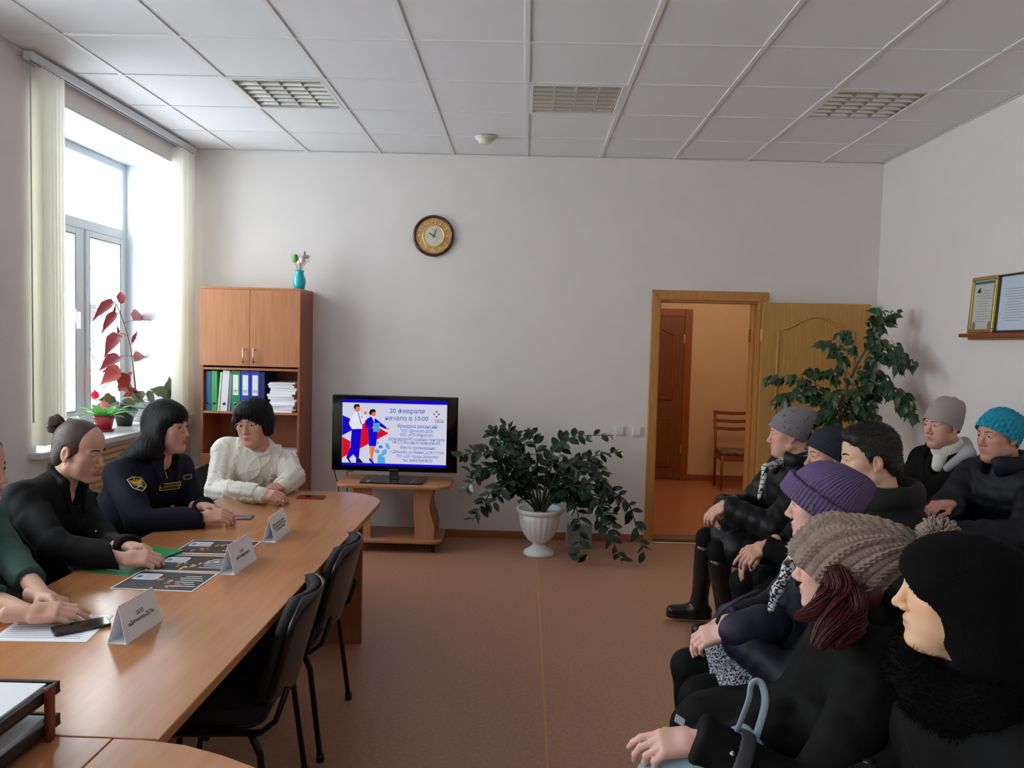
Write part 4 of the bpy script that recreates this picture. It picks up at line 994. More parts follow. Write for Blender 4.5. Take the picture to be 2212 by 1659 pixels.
BR = [([(1818, 880), (1770, 835), (1715, 815), (1660, 815)], -.10, 24), ([(1815, 890), (1760, 860), (1715, 850), (1680, 870)], -.22, 22), ([(1825, 860), (1800, 810), (1770, 800), (1745, 800)], .10, 14),
      ([(1830, 850), (1820, 780), (1800, 745), (1785, 740)], -.12, 20), ([(1850, 790), (1840, 740), (1830, 720), (1810, 720)], .12, 14), ([(1870, 760), (1880, 720), (1890, 690), (1905, 665)], -.05, 20),
      ([(1870, 770), (1900, 740), (1935, 755), (1970, 790)], -.05, 22), ([(1880, 740), (1905, 700), (1925, 680), (1940, 672)], .08, 12), ([(1840, 830), (1890, 770), (1925, 770), (1950, 800)], -.18, 20),
      ([(1825, 870), (1880, 830), (1930, 850), (1975, 905)], -.12, 26), ([(1830, 860), (1890, 850), (1945, 845), (1985, 900)], .02, 22), ([(1815, 895), (1850, 870), (1890, 890), (1900, 930)], -.25, 18),
      ([(1815, 910), (1780, 890), (1750, 910), (1740, 945)], -.24, 18), ([(1818, 880), (1830, 850), (1850, 850), (1860, 880)], -.30, 16), ([(1815, 900), (1790, 870), (1800, 850), (1780, 880)], -.32, 16), ([(1820, 870), (1770, 850), (1740, 840), (1700, 850)], .06, 14), ([(1812, 920), (1790, 900), (1765, 900), (1735, 925)], -.12, 16), ([(1812, 915), (1840, 890), (1870, 900), (1890, 940)], -.1, 18), ([(1830, 850), (1870, 810), (1900, 810), (1925, 830)], -.2, 16)]
r_ = random.Random(21)
for px, dz, nl in BR:
    if px[-1][0] > 1940: dz -= .30
    pts = [atY(x, y, min(FY+dz*(i+.3)/len(px), D-.2)) for i, (x, y) in enumerate(px)]
    for q in pts: q[0] = min(q[0], XR-.09)
    sp = spline(pts, 22); so = MB().tube(sp, list(np.linspace(.005, .0014, 22)), 5).build('branch', M_FT, fi, True)
    nl = int(nl*2.3)
    for k in range(nl):
        u = .16+.84*(k+r_.random())/nl; i = min(max(1, int(u*21)), 20); p = sp[i]; T = unit(sp[i+1]-sp[i-1])
        d = unit(T*.35+np.array((r_.uniform(-.75, .75), r_.uniform(-.6, .6), r_.uniform(-1.1, -.15))))
        L_ = r_.uniform(.06, .095); p = p+np.array([r_.uniform(-.025, .025) for _ in range(3)])
        q = p+d*L_
        if q[0] > XR-.07: p = p-(q[0]-XR+.08, 0, 0)
        nrm = unit(CAM-p)*.7+np.array([r_.uniform(-.9, .9), r_.uniform(-.5, .5), r_.uniform(0, .9)])
        leaf_or_stuff('fi', ME_FI, M_FL, so, p, d, nrm, L_, 1.15)

tag(EXTRA['fi'].build('foliage', M_FL, fi, True), kind='stuff')
# --- plants on the window sill -----------------------------------------------------
SZ = ZS+.0155
def pot(x, y, r0, r1, h, m, label, saucer=None, cat='pot'):
    t = thing('flower_pot', (x, y, SZ), label, cat, 'pots on the window sill'); z0 = SZ
    if saucer:
        MB().lathe([(.0, 0), (r0+.012, 0), (r0+.028, .016), (r0+.024, .017), (r0+.008, .005), (.0, .004)], 28, (x, y, SZ)).build('saucer', saucer, t, True); z0 += .005
    MB().lathe([(.0, 0), (r0, 0), (r1*.97, h*.8), (r1, h*.82), (r1*1.03, h), (r1*.95, h), (r1*.9, h*.86), (.0, h*.85)], 28, (x, y, z0)).build('vessel', m, t, True)
    MB().lathe([(.0, h*.855), (r1*.89, h*.86)], 20, (x, y, z0)).build('soil', MATS['soil'], t)
    return t, z0+h*.85
M_REDL = translucent('red_leaf', (122, 44, 50), .22, .45); M_ORL = translucent('orange_red_leaf', (150, 58, 48), .15, .45); M_OLV = translucent('olive_leaf', (92, 96, 60), .25, .4)
M_GRL = translucent('bright_green_leaf', (96, 160, 78), .35, .4); M_SIL = translucent('silver_leaf', (120, 150, 128), .25, .4); M_DKL = translucent('dark_leaf', (52, 60, 50), .15, .35); M_PKF = translucent('pink_flower', (220, 40, 70), .4, .5)
def leafset(nm, prof, fold, droop, m, wave=.12):
    me = leaf_mesh(nm, prof, fold, droop, wave); me.materials.append(m); return me
LB_RED = leafset('red_leaf', PROF_BE, .35, .3, M_REDL); LB_OR = leafset('orange_leaf', PROF_BE, .3, .35, M_ORL); LB_OLV = leafset('olive_leaf', PROF_BE, .25, .3, M_OLV)
LB_GR = leafset('strap_leaf', PROF_ST, .25, .35, M_GRL); LB_SIL = leafset('silver_leaf', PROF_BE, .2, .25, M_SIL); LB_DK = leafset('dark_leaf', PROF_BE, .25, .35, M_DKL); LB_PK = leafset('petal', PROF_BE, .3, .2, M_PKF)
XP = -3.03
wp, zt = pot(XP, 6.0, .068, .088, .155, mat('white_pot', (226, 228, 230), .4), 'white pot of the tall red-leaved plant on the sill')
tp = thing('red_begonia', (XP, 6.0, zt), 'tall plant with big dark red leaves before the window glass', 'plant')
stx = [(XP, 6.0, zt)]+[tuple(atX(x, y, XP)) for x, y in ((288, 800), (280, 745), (268, 700), (258, 672), (250, 655))]
so = MB().tube(spline(stx, 24), list(np.linspace(.008, .003, 24)), 6).build('main_stem', mat('begonia_stem', (120, 110, 84), .6), tp, True)
r_ = random.Random(31)
for a, b, wd_ in (((263, 656), (260, 624), 1.0), ((244, 651), (204, 680), .62), ((250, 676), (222, 709), .6), ((256, 722), (229, 757), .75), ((258, 770), (221, 788), .9), ((288, 693), (330, 676), .75), ((291, 781), (322, 755), .7), ((286, 740), (296, 714), .55), ((241, 655), (240, 640), .5), ((247, 675), (249, 660), .5), ((256, 720), (254, 705), .5)):
    p = atX(a[0], a[1], XP); q = atX(b[0], b[1], XP+r_.uniform(-.03, .05)); L_ = np.linalg.norm(q-p)
    leaf(LB_RED if L_ > .07 else LB_OLV, None, tp, p, q-p, unit(CAM-p)+np.array((0, 0, .5)), L_, wd_*.68)
    j = int(np.argmin([abs(s_[2]-p[2]+.02) for s_ in spline(stx, 24)])); c0 = spline(stx, 24)[j]
    MB().tube([c0, (c0+p)/2+(0, 0, .008), p], .0025, 5).build('petiole', MATS['begonia_stem'], tp, True)
for k in range(9):
    c = atX(275+r_.uniform(-24, 24), 822+r_.uniform(-22, 26), XP+r_.uniform(-.05, .08)); d = np.array((r_.uniform(-.4, .7), r_.uniform(-1, 1), r_.uniform(-.6, .4)))
    if c[1]+d[1]*.12 > 6.12: d[1] = -abs(d[1]); c[1] = min(c[1], 6.12)
    leaf(LB_OR, None, tp, c, d, unit(CAM-c)+np.array((0, 0, r_.uniform(0, .8))), r_.uniform(.10, .16), .9)
    MB().tube([(XP, 6.0, zt), ((XP+c[0])/2, (6.0+c[1])/2, (zt+c[2])/2+.03), c], .003, 5).build('petiole', MATS['begonia_stem'], tp, True)
for px, L_ in (((315, 850), .15), ((300, 845), .13), ((285, 860), .13), ((270, 862), .12), ((330, 865), .14), ((345, 862), .13), ((355, 870), .12), ((260, 875), .11)):
    c = atX(px[0], px[1], XP+r_.uniform(.0, .1)); d = np.array((r_.uniform(-.2, .8), r_.uniform(-1, 1), r_.uniform(-.7, .1)))
    if c[1]+d[1]*.12 > 6.12: d[1] = -abs(d[1]); c[1] = min(c[1], 6.12)
    leaf(LB_OLV if r_.random() < .6 else LB_DK, None, tp, c, d, unit(CAM-c)+np.array((0, 0, .9)), L_, .95)
    MB().tube([(XP, 6.0, zt), (XP+(c[0]-XP)*.6, 6.0+(c[1]-6.0)*.6, (zt+c[2])/2+.03), c], .0028, 5).build('petiole', MATS['begonia_stem'], tp, True)
gp_x, gp_y = -2.84, 6.08
_, zt2 = pot(gp_x, gp_y, .05, .065, .09, M_POT, 'small brown pot at the far end of the sill by the blind')
gp = thing('green_begonia', (gp_x, gp_y, zt2), 'plant with wide green leaves at the far end of the sill', 'plant')
for px, dd in (((395, 850), (.5, .3, .5)), ((375, 858), (-.2, -.6, .3)), ((360, 852), (-.5, -.3, .3)), ((385, 868), (.3, -.5, -.4)), ((400, 872), (.6, .1, -.3)), ((370, 848), (.1, .3, .6))):
    c = atX(px[0], px[1], gp_x); c[1] = min(c[1], 6.17); dd = (dd[0], -abs(dd[1]), dd[2]); leaf(LB_OLV if px[0] != 385 else LB_DK, None, gp, c, dd, unit(CAM-c)+np.array((0, 0, .6)), .13, 1.0)
    MB().tube([(gp_x, gp_y, zt2), ((gp_x+c[0])/2, (gp_y+c[1])/2, (zt2+c[2])/2+.01), c], .003, 5).build('petiole', MATS['begonia_stem'], gp, True)
rx, ry = -2.905, 5.30
_, zt3 = pot(rx, ry, .045, .066, .105, mat('crimson_pot', (176, 46, 62), .35), 'crimson pot with saucer on the sill beside the black-haired head', mat('crimson_saucer', (150, 40, 56), .35))
rp_ = thing('green_rosette', (rx, ry, zt3), 'bright green strap-leaved plant in the crimson pot', 'plant')
for k in range(22):
    a = k*2.4; e = r_.uniform(.35, 1.5); d = np.array((math.cos(a), math.sin(a), e)); leaf(LB_GR, None, rp_, (rx+.02*math.cos(a), ry+.02*math.sin(a), zt3), d, np.array((-math.cos(a)*e, -math.sin(a)*e, 1)), r_.uniform(.12, .19), r_.uniform(.9, 1.3))
dx_, dy_ = -2.95, 5.66
_, zt4 = pot(dx_, dy_, .05, .072, .11, mat('black_pot', (30, 30, 34), .4), 'black pot on the sill between the crimson and white pots')
dp = thing('silver_begonia', (dx_, dy_, zt4), 'begonia with silvery and dark leaves hanging over the black pot', 'plant')
for k in range(13):
    a = k*2.4+.4; e = r_.uniform(-.15, .8); d = np.array((math.cos(a), math.sin(a), e)); b0 = np.array((dx_+.05*math.cos(a), dy_+.05*math.sin(a), zt4+.035+.03*e))
    leaf(LB_SIL if k % 3 else LB_DK, None, dp, b0, d-np.array((0, 0, .3)), np.array((.4, -.3, 1)), r_.uniform(.10, .15), .95)
    MB().tube([(dx_, dy_, zt4-.005), b0], .003, 5).build('petiole', MATS['begonia_stem'], dp, True)
for x, y, lb, lp in ((-3.10, 5.12, 'small terracotta pot behind the gathered blind, nearest the glass', 'sparse seedling in a terracotta pot behind the gathered blind'), (-3.06, 5.20, 'small terracotta pot between the blind and the crimson pot', 'pale leafy seedling between the blind and the crimson pot')):
    _, z5 = pot(x, y, .03, .042, .07, mat('terracotta', (168, 96, 66), .7), lb)
    s5 = thing('seedling', (x, y, z5), lp, 'plant')
    for k in range(10):
        a = k*2.4; d = np.array((math.cos(a), math.sin(a), r_.uniform(.3, 1.2))); leaf(LB_GR if k % 2 else LB_SIL, None, s5, (x, y, z5), d, np.array((-math.cos(a), -math.sin(a), .6)), r_.uniform(.07, .13), .8)
px_, py_ = -3.02, 5.56
cfl = thing('crimson_flower', (-2.99, 5.45, SZ), 'small plant with a crimson flower and bronze leaves behind the crimson pot', 'plant')
MB().lathe([(.0, 0), (.035, 0), (.045, .07), (.0, .068)], 20, (-2.99, 5.45, SZ)).build('vessel', M_POT, cfl, True)
for (x, y), me, L_ in (((206, 862), LB_PK, .07), ((212, 856), LB_PK, .06), ((225, 858), LB_OLV, .09), ((238, 866), LB_OLV, .09), ((215, 875), LB_OR, .08), ((245, 872), LB_DK, .09), ((230, 875), LB_SIL, .08)):
    c = atX(x, y, -2.99); leaf(me, None, cfl, c, (r_.uniform(-.5, .5), r_.uniform(-.8, .8), r_.uniform(-.2, .7)), unit(CAM-c)+np.array((0, 0, .4)), L_, 1.0)
    MB().tube([(-2.99, 5.45, SZ+.066), (-2.99, (5.45+c[1])/2, (SZ+.1+c[2])/2), c], .002, 5).build('petiole', MATS['begonia_stem'], cfl, True)
vn = thing('trailing_plant', (-3.10, 4.62, SZ), 'grey-green trailing plant half hidden behind the gathered blind', 'plant')
MB().lathe([(.0, 0), (.05, 0), (.07, .1), (.0, .098)], 20, (-3.10, 4.62, SZ)).build('vessel', M_POT, vn, True)
vst = spline([(-3.10, 4.62, SZ+.09), (-3.09, 4.60, 1.3), (-3.06, 4.57, 1.6), (-3.05, 4.6, 1.75)], 20)
MB().tube(vst, .004, 5).build('vine_stem', MATS['begonia_stem'], vn, True)
for k in range(12):
    p = vst[5+k]; a = k*2.0; leaf(LB_SIL if k % 2 else LB_DK, None, vn, p, (math.cos(a), math.sin(a), r_.uniform(-.8, .1)), unit(CAM-p), .12, .8)
# ================================================================ people: smooth solid modelling
def smin(a, b, k):
    h = np.maximum(k-np.abs(a-b), 0.0)/k; return np.minimum(a, b)-h*h*(k*0.25)
def smax(a, b, k): return -smin(-a, -b, k)
def s_cone(a, b, ra, rb):
    a = np.asarray(a, np.float32); b = np.asarray(b, np.float32); ba = b-a; bb = float(ba@ba)+1e-9
    def f(p):
        q = p-a; h = np.clip((q@ba)/bb, 0, 1); d = q-h[:, None]*ba
        return np.sqrt(np.einsum('ij,ij->i', d, d))-(ra+(rb-ra)*h)
    return f
def s_ell(c, r, R=None):
    c = np.asarray(c, np.float32); ir = (1.0/np.asarray(r, np.float64)).astype(np.float32); R = None if R is None else np.asarray(R, np.float32)
    def f(p):
        q = p-c
        if R is not None: q = q@R
        a = q*ir; k0 = np.sqrt(np.einsum('ij,ij->i', a, a))+1e-9; a = a*ir; k1 = np.sqrt(np.einsum('ij,ij->i', a, a))+1e-9
        return k0*(k0-1)/k1
    return f
def s_box(c, hs, rad, R=None):
    c = np.asarray(c, np.float32); hs = np.asarray(hs, np.float32); R = None if R is None else np.asarray(R, np.float32)
    def f(p):
        q = p-c
        if R is not None: q = q@R
        q = np.abs(q)-hs; return np.sqrt(np.einsum('ij,ij->i', np.maximum(q, 0), np.maximum(q, 0)))+np.minimum(q.max(1), 0)-rad
    return f
def s_plane(c, n):
    c = np.asarray(c, np.float32); n = np.asarray(unit(n), np.float32)
    return lambda p: (p-c)@n
def s_torus(c, R, ra, rb, r, rz=1.0):     # ring in the local xy plane, elliptical
    c = np.asarray(c, np.float32); R = np.asarray(R, np.float32)
    def f(p):
        q = (p-c)@R; a = np.arctan2(q[:, 1]/rb, q[:, 0]/ra); d0 = np.hypot(q[:, 0]-ra*np.cos(a), q[:, 1]-rb*np.sin(a))
        return (np.hypot(d0, q[:, 2]/rz)-r)
    return f
class Solid:
    def __init__(s): s.ops = []; s.lo = np.full(3, 1e9); s.hi = np.full(3, -1e9)
    def u(s, f, k=.02, box=None): s.ops.append(('u', f, k)); return s._b(box)
    def c(s, f, k=.01): s.ops.append(('c', f, k)); return s
    def i(s, f, k=.01): s.ops.append(('i', f, k)); return s
    def _b(s, box):
        if box is not None: s.lo = np.minimum(s.lo, box[0]); s.hi = np.maximum(s.hi, box[1])
        return s
    def cone(s, a, b, ra, rb, k=.02):
        a = np.asarray(a, float); b = np.asarray(b, float); m = max(ra, rb)
        return s.u(s_cone(a, b, ra, rb), k, (np.minimum(a, b)-m, np.maximum(a, b)+m))
    def ell(s, c, r, k=.02, R=None):
        c = np.asarray(c, float); m = max(r); return s.u(s_ell(c, r, R), k, (c-m, c+m))
    def __call__(s, p):
        p = np.ascontiguousarray(p, np.float32); d = None
        for op, f, k in s.ops:
            v = f(p)
            if d is None: d = v
            elif op == 'u': d = smin(d, v, k)
            elif op == 'c': d = smax(d, -v, k)
            else: d = smax(d, v, k)
        return d
    def grad(s, P, e=.0015):
        g = np.stack([s(P+np.eye(3)[i]*e)-s(P-np.eye(3)[i]*e) for i in range(3)], 1)
        return g/(np.linalg.norm(g, axis=1, keepdims=True)+1e-9)
    def mesh(s, h, proj=1, pad=.02):
        lo = s.lo-pad; hi = s.hi+pad; B = 8; nb = np.ceil((hi-lo)/(h*B)).astype(int); n = nb*B+1
        bi = np.stack(np.meshgrid(*[np.arange(k) for k in nb], indexing='ij'), -1).reshape(-1, 3)
        dc = s(lo+(bi+.5)*B*h); act = np.abs(dc) < B*h*.87*1.15+h
        Vv = np.repeat(np.repeat(np.repeat(dc.reshape(nb), B, 0), B, 1), B, 2)
        Vv = np.pad(Vv, ((0, 1),)*3, mode='edge').astype(np.float32)
        ba = bi[act]; g = np.stack(np.meshgrid(*[np.arange(B+1)]*3, indexing='ij'), -1).reshape(-1, 3)
        idx = (ba[:, None, :]*B+g[None]).reshape(-1, 3)
        for q in range(0, len(idx), 400000):
            I = idx[q:q+400000]; Vv[I[:, 0], I[:, 1], I[:, 2]] = s(lo+I*h)
        sg = Vv < 0
        cnt = np.zeros(tuple(n-1), np.int8)
        C8 = [(a, b, c) for a in (0, 1) for b in (0, 1) for c in (0, 1)]
        for a, b, c in C8: cnt += sg[a:n[0]-1+a, b:n[1]-1+b, c:n[2]-1+c]
        ci = np.argwhere((cnt > 0) & (cnt < 8)); m = len(ci)
        cv = {o: Vv[ci[:, 0]+o[0], ci[:, 1]+o[1], ci[:, 2]+o[2]] for o in C8}
        acc = np.zeros((m, 3)); num = np.zeros(m)
        for o in C8:
            for ax in range(3):
                if o[ax] == 0:
                    o2 = tuple(1 if i == ax else o[i] for i in range(3)); va, vb = cv[o], cv[o2]; mk = (va < 0) != (vb < 0)
                    t = np.where(mk, va/np.where(mk, va-vb, 1), 0); p = np.array(o, float)[None]+t[:, None]*np.eye(3)[ax][None]
                    acc += np.where(mk[:, None], p, 0); num += mk
        P = lo+(ci+acc/num[:, None])*h
        vid = np.full(tuple(n-1), -1, np.int32); vid[ci[:, 0], ci[:, 1], ci[:, 2]] = np.arange(m)
        FF = []
        for ax in range(3):
            b, c = [(1, 2), (2, 0), (0, 1)][ax]
            sl = [slice(None)]*3; s2 = [slice(None)]*3; sl[ax] = slice(0, n[ax]-1); s2[ax] = slice(1, n[ax])
            e = np.argwhere(sg[tuple(sl)] != sg[tuple(s2)]); e = e[(e[:, b] > 0) & (e[:, c] > 0) & (e[:, b] < n[b]-1) & (e[:, c] < n[c]-1)]
            def cell(db, dc_):
                q = e.copy(); q[:, b] += db; q[:, c] += dc_; return vid[q[:, 0], q[:, 1], q[:, 2]]
            q = np.stack([cell(-1, -1), cell(0, -1), cell(0, 0), cell(-1, 0)], 1)
            ins = sg[tuple(sl)][e[:, 0], e[:, 1], e[:, 2]]
            q[~ins] = q[~ins][:, ::-1]; FF.append(q)
        F = np.concatenate(FF); F = F[(F >= 0).all(1)]
        for _ in range(proj):
            gr = s.grad(P); d = s(P); P = P-gr*np.clip(d, -h, h)[:, None]
        return P, F
def wav(P, seed, freq, n=6):
    r = np.random.RandomState(seed); out = np.zeros(len(P))
    for _ in range(n):
        k = r.normal(size=3); k = k/np.linalg.norm(k)*freq*r.uniform(.6, 1.5); out += np.sin(P@k+r.uniform(0, 6.28))
    return out/n
def frame(az, pitch=0.0, roll=0.0):
    """columns: right, forward, up; az in degrees (0 = +x, 90 = +y), pitch down positive, roll: head tips to its right"""
    a, p, r = map(math.radians, (az, pitch, roll))
    f = np.array((math.cos(a)*math.cos(p), math.sin(a)*math.cos(p), -math.sin(p))); x = np.array((math.sin(a), -math.cos(a), 0.0)); z = np.cross(x, f)
    x2 = x*math.cos(r)-z*math.sin(r); z2 = x*math.sin(r)+z*math.cos(r)
    return np.stack([x2, f, z2], 1)
M_SKIN = mat('skin', (220, 170, 146), .5, vcol=True, sss=.06, spec=.3)
M_EYEW = mat('eye_white', (224, 218, 212), .25); M_IRIS = mat('iris', (74, 78, 70), .2); M_IRISB = mat('iris_brown', (62, 44, 32), .2); M_PUP = mat('pupil', (8, 8, 8), .15)
def head_solid(w=1.0, jaw=1.0, nose=1.0, chin=1.0, cheek=1.0, full=0.0, male=False, smile=0.0, eye=1.0, crown=1.0):
    S_ = Solid(); m = 1.06 if male else 1.0
    S_.ell((0, -.012, .035*crown), (.076*w, .094, .090*crown)); S_.ell((0, .030, .035*crown), (.064*w, .055, .062*crown), .02)
    S_.ell((0, .029, -.030), ((.061+full*.006)*w, .055, .078), .02)
    for s_ in (-1, 1):
        S_.ell((s_*.040*w, .051, -.023), (.024*cheek, .023, .021), .022)
        S_.cone((s_*(.047+full*.008)*w*jaw, .000, -.066), (s_*.016*jaw, .066*chin, -.104), .021+full*.004, .016, .022)
    S_.ell((0, .034, -.083), ((.041+.006*full)*w*jaw, .044, .031), .02)
    S_.ell((0, .070*chin, -.107), (.021*jaw*m, .018, .015), .014)
    if full > .3: S_.ell((0, .030, -.118), (.036*w, .038, .020*full+.006), .025)
    S_.ell((0, .060, -.072), (.030, .029, .024), .016)
    for s_ in (-1, 1): S_.cone((s_*.044, .068, .014), (s_*.012, .079, .015), .0085*m, .0085*m, .012)
    for s_ in (-1, 1): S_.c(s_ell((s_*.033, .094, -.001), (.019, .0145, .0115)), .012)
    n = nose
    S_.cone((0, .081, .006), (0, .098*1+.005*(n-1), -.032*n), .0072, .0092, .010)
    S_.ell((0, .1015+.009*(n-1), -.0385*n), (.0105*m, .0115, .0095), .008)
    for s_ in (-1, 1): S_.ell((s_*.0115*m, .0905, -.0435*n), (.0078, .010, .0072), .006)
    for s_ in (-1, 1): S_.c(s_ell((s_*.0062, .0985, -.0505*n), (.0034, .0055, .0035)), .003)
    # lids with an opening for the eyeball
    for s_ in (-1, 1):
        S_.ell((s_*.032, .0700, -.0005), (.0150, .0146, .0122), .004)
        S_.c(s_ell((s_*.0325, .0865, -.0008), (.0125, .0120, .0040*eye)), .0015)
    lz = -.0665; S_.ell((0, .0815, lz), (.0205+.004*smile, .0112, .0056), .006); S_.ell((0, .0800, lz-.0122), (.0180+.003*smile, .0112, .0060), .006)
    S_.c(s_ell((0, .0985, lz-.0061), (.0225+.005*smile, .0105, .0013)), .002)
    for s_ in (-1, 1): S_.ell((s_*.034*w, .040, -.055), (.027+.004*full, .032, .036), .016)
    for s_ in (-1, 1):
        Re = frame(90-14*s_, 0, 0)
        S_.ell((s_*.0745*w, -.014, -.010), (.0085, .0185, .031), .006, Re)
        S_.c(s_ell((s_*.0838*w, -.009, -.007), (.0065, .010, .017)), .004)
        S_.ell((s_*.0745*w, -.004, -.036), (.006, .008, .009), .006)
    nr = .056 if male else .050+.006*full
    S_.cone((0, -.026, -.055), (0, -.044, -.17), nr, nr+.006, .022)
    return S_
def head_color(P, skin, lip=(.50, .17, .15), lipk=.8, blush=.25):
    c = np.tile(np.array(lin(skin)), (len(P), 1))
    g = lambda ctr, r: np.exp(-(((P-np.array(ctr))/np.array(r))**2).sum(1))
    l = np.clip(g((0, .093, -.0665), (.021, .012, .0056))+g((0, .092, -.079), (.0185, .012, .0062)), 0, 1)**.7
    red = blush*(g((.045, .05, -.03), (.02, .03, .02))+g((-.045, .05, -.03), (.02, .03, .02))+1.2*g((0, .11, -.042), (.014, .014, .012))+.9*g((.079, -.012, -.01), (.012, .02, .03))+.9*g((-.079, -.012, -.01), (.012, .02, .03)))
    c = c*(1-np.clip(red, 0, .6)[:, None]*np.array((.05, .38, .42)))
    li = np.array(lip); c = c*(1-lipk*l[:, None])+li*(lipk*l[:, None])
    mouth_shade = g((0, .094, -.0728), (.022, .012, .0016)); c = c*(1-.6*mouth_shade[:, None])  # crease shade between the lips, put into the vertex colour
    return c
def ik(S_, W_, a, b, hint):
    S_ = np.asarray(S_, float); W_ = np.asarray(W_, float); v = W_-S_; L = min(np.linalg.norm(v), (a+b)*.995); u = unit(v)
    x = (a*a-b*b+L*L)/(2*L); h = math.sqrt(max(a*a-x*x, 0)); n = np.asarray(hint, float); n = n-u*(n@u); return S_+u*x+unit(n)*h
def hand_solid(W_, fdir, back, sx, curl=(.4, .4, .4, .4), thumb=.4, spread=.1, sc=.95):
    """wrist W_, fingers along fdir, back of the hand towards back; sx = +1 puts the thumb at +x (x = fdir x back)"""
    y = unit(fdir); z = unit(np.asarray(back)-y*(np.asarray(back)@y)); x = np.cross(y, z); R = np.stack([x, y, z], 1); W_ = np.asarray(W_, float)
    T = lambda *p: W_+R@(np.array(p)*sc)
    H = Solid(); H.u(s_box(T(0, .047, 0), np.array((.026, .032, .004))*sc, .011*sc, R), .01, (T(0, .047, 0)-.08, T(0, .047, 0)+.08))
    H.cone(T(0, -.06, 0), T(0, .02, -.001), .026*sc, .025*sc, .016)
    H.cone(T(sx*.022, .02, -.006), T(sx*.026, .055, -.006), .014*sc, .012*sc, .012)
    tips = []
    for i, (bx, by, l) in enumerate(((.027, .083, 1.0), (.0095, .088, 1.08), (-.0085, .085, 1.0), (-.0255, .077, .82))):
        c = curl[i]; p = np.array((sx*bx, by, .001)); fan = sx*spread*(1.5-i)*.35; a = 0.0
        for L, da, r0, r1 in ((.044*l, 1.15, .0092, .0084), (.027*l, 1.5, .0084, .0076), (.021*l, .9, .0076, .0064)):
            a += da*c; d = np.array((math.sin(fan)*math.cos(a), math.cos(fan)*math.cos(a), -math.sin(a))); q = p+d*L
            H.cone(T(*p), T(*q), r0*sc, r1*sc, .0045); p = q
        tips.append(T(*p))
    t0 = np.array((sx*.026, .028, -.006)); t1 = t0+np.array((sx*(.030-.014*thumb), .030, -.010-.012*thumb)); t2 = t1+np.array((sx*(.010-.026*thumb), .026, -.006-.008*thumb)); t3 = t2+np.array((sx*(.0-.018*thumb), .018, -.004))
    H.cone(T(*t0), T(*t1), .0125*sc, .0105*sc, .008); H.cone(T(*t1), T(*t2), .0105*sc, .0092*sc, .005); H.cone(T(*t2), T(*t3), .0092*sc, .0072*sc, .005); tips.append(T(*t3))
    return H, tips
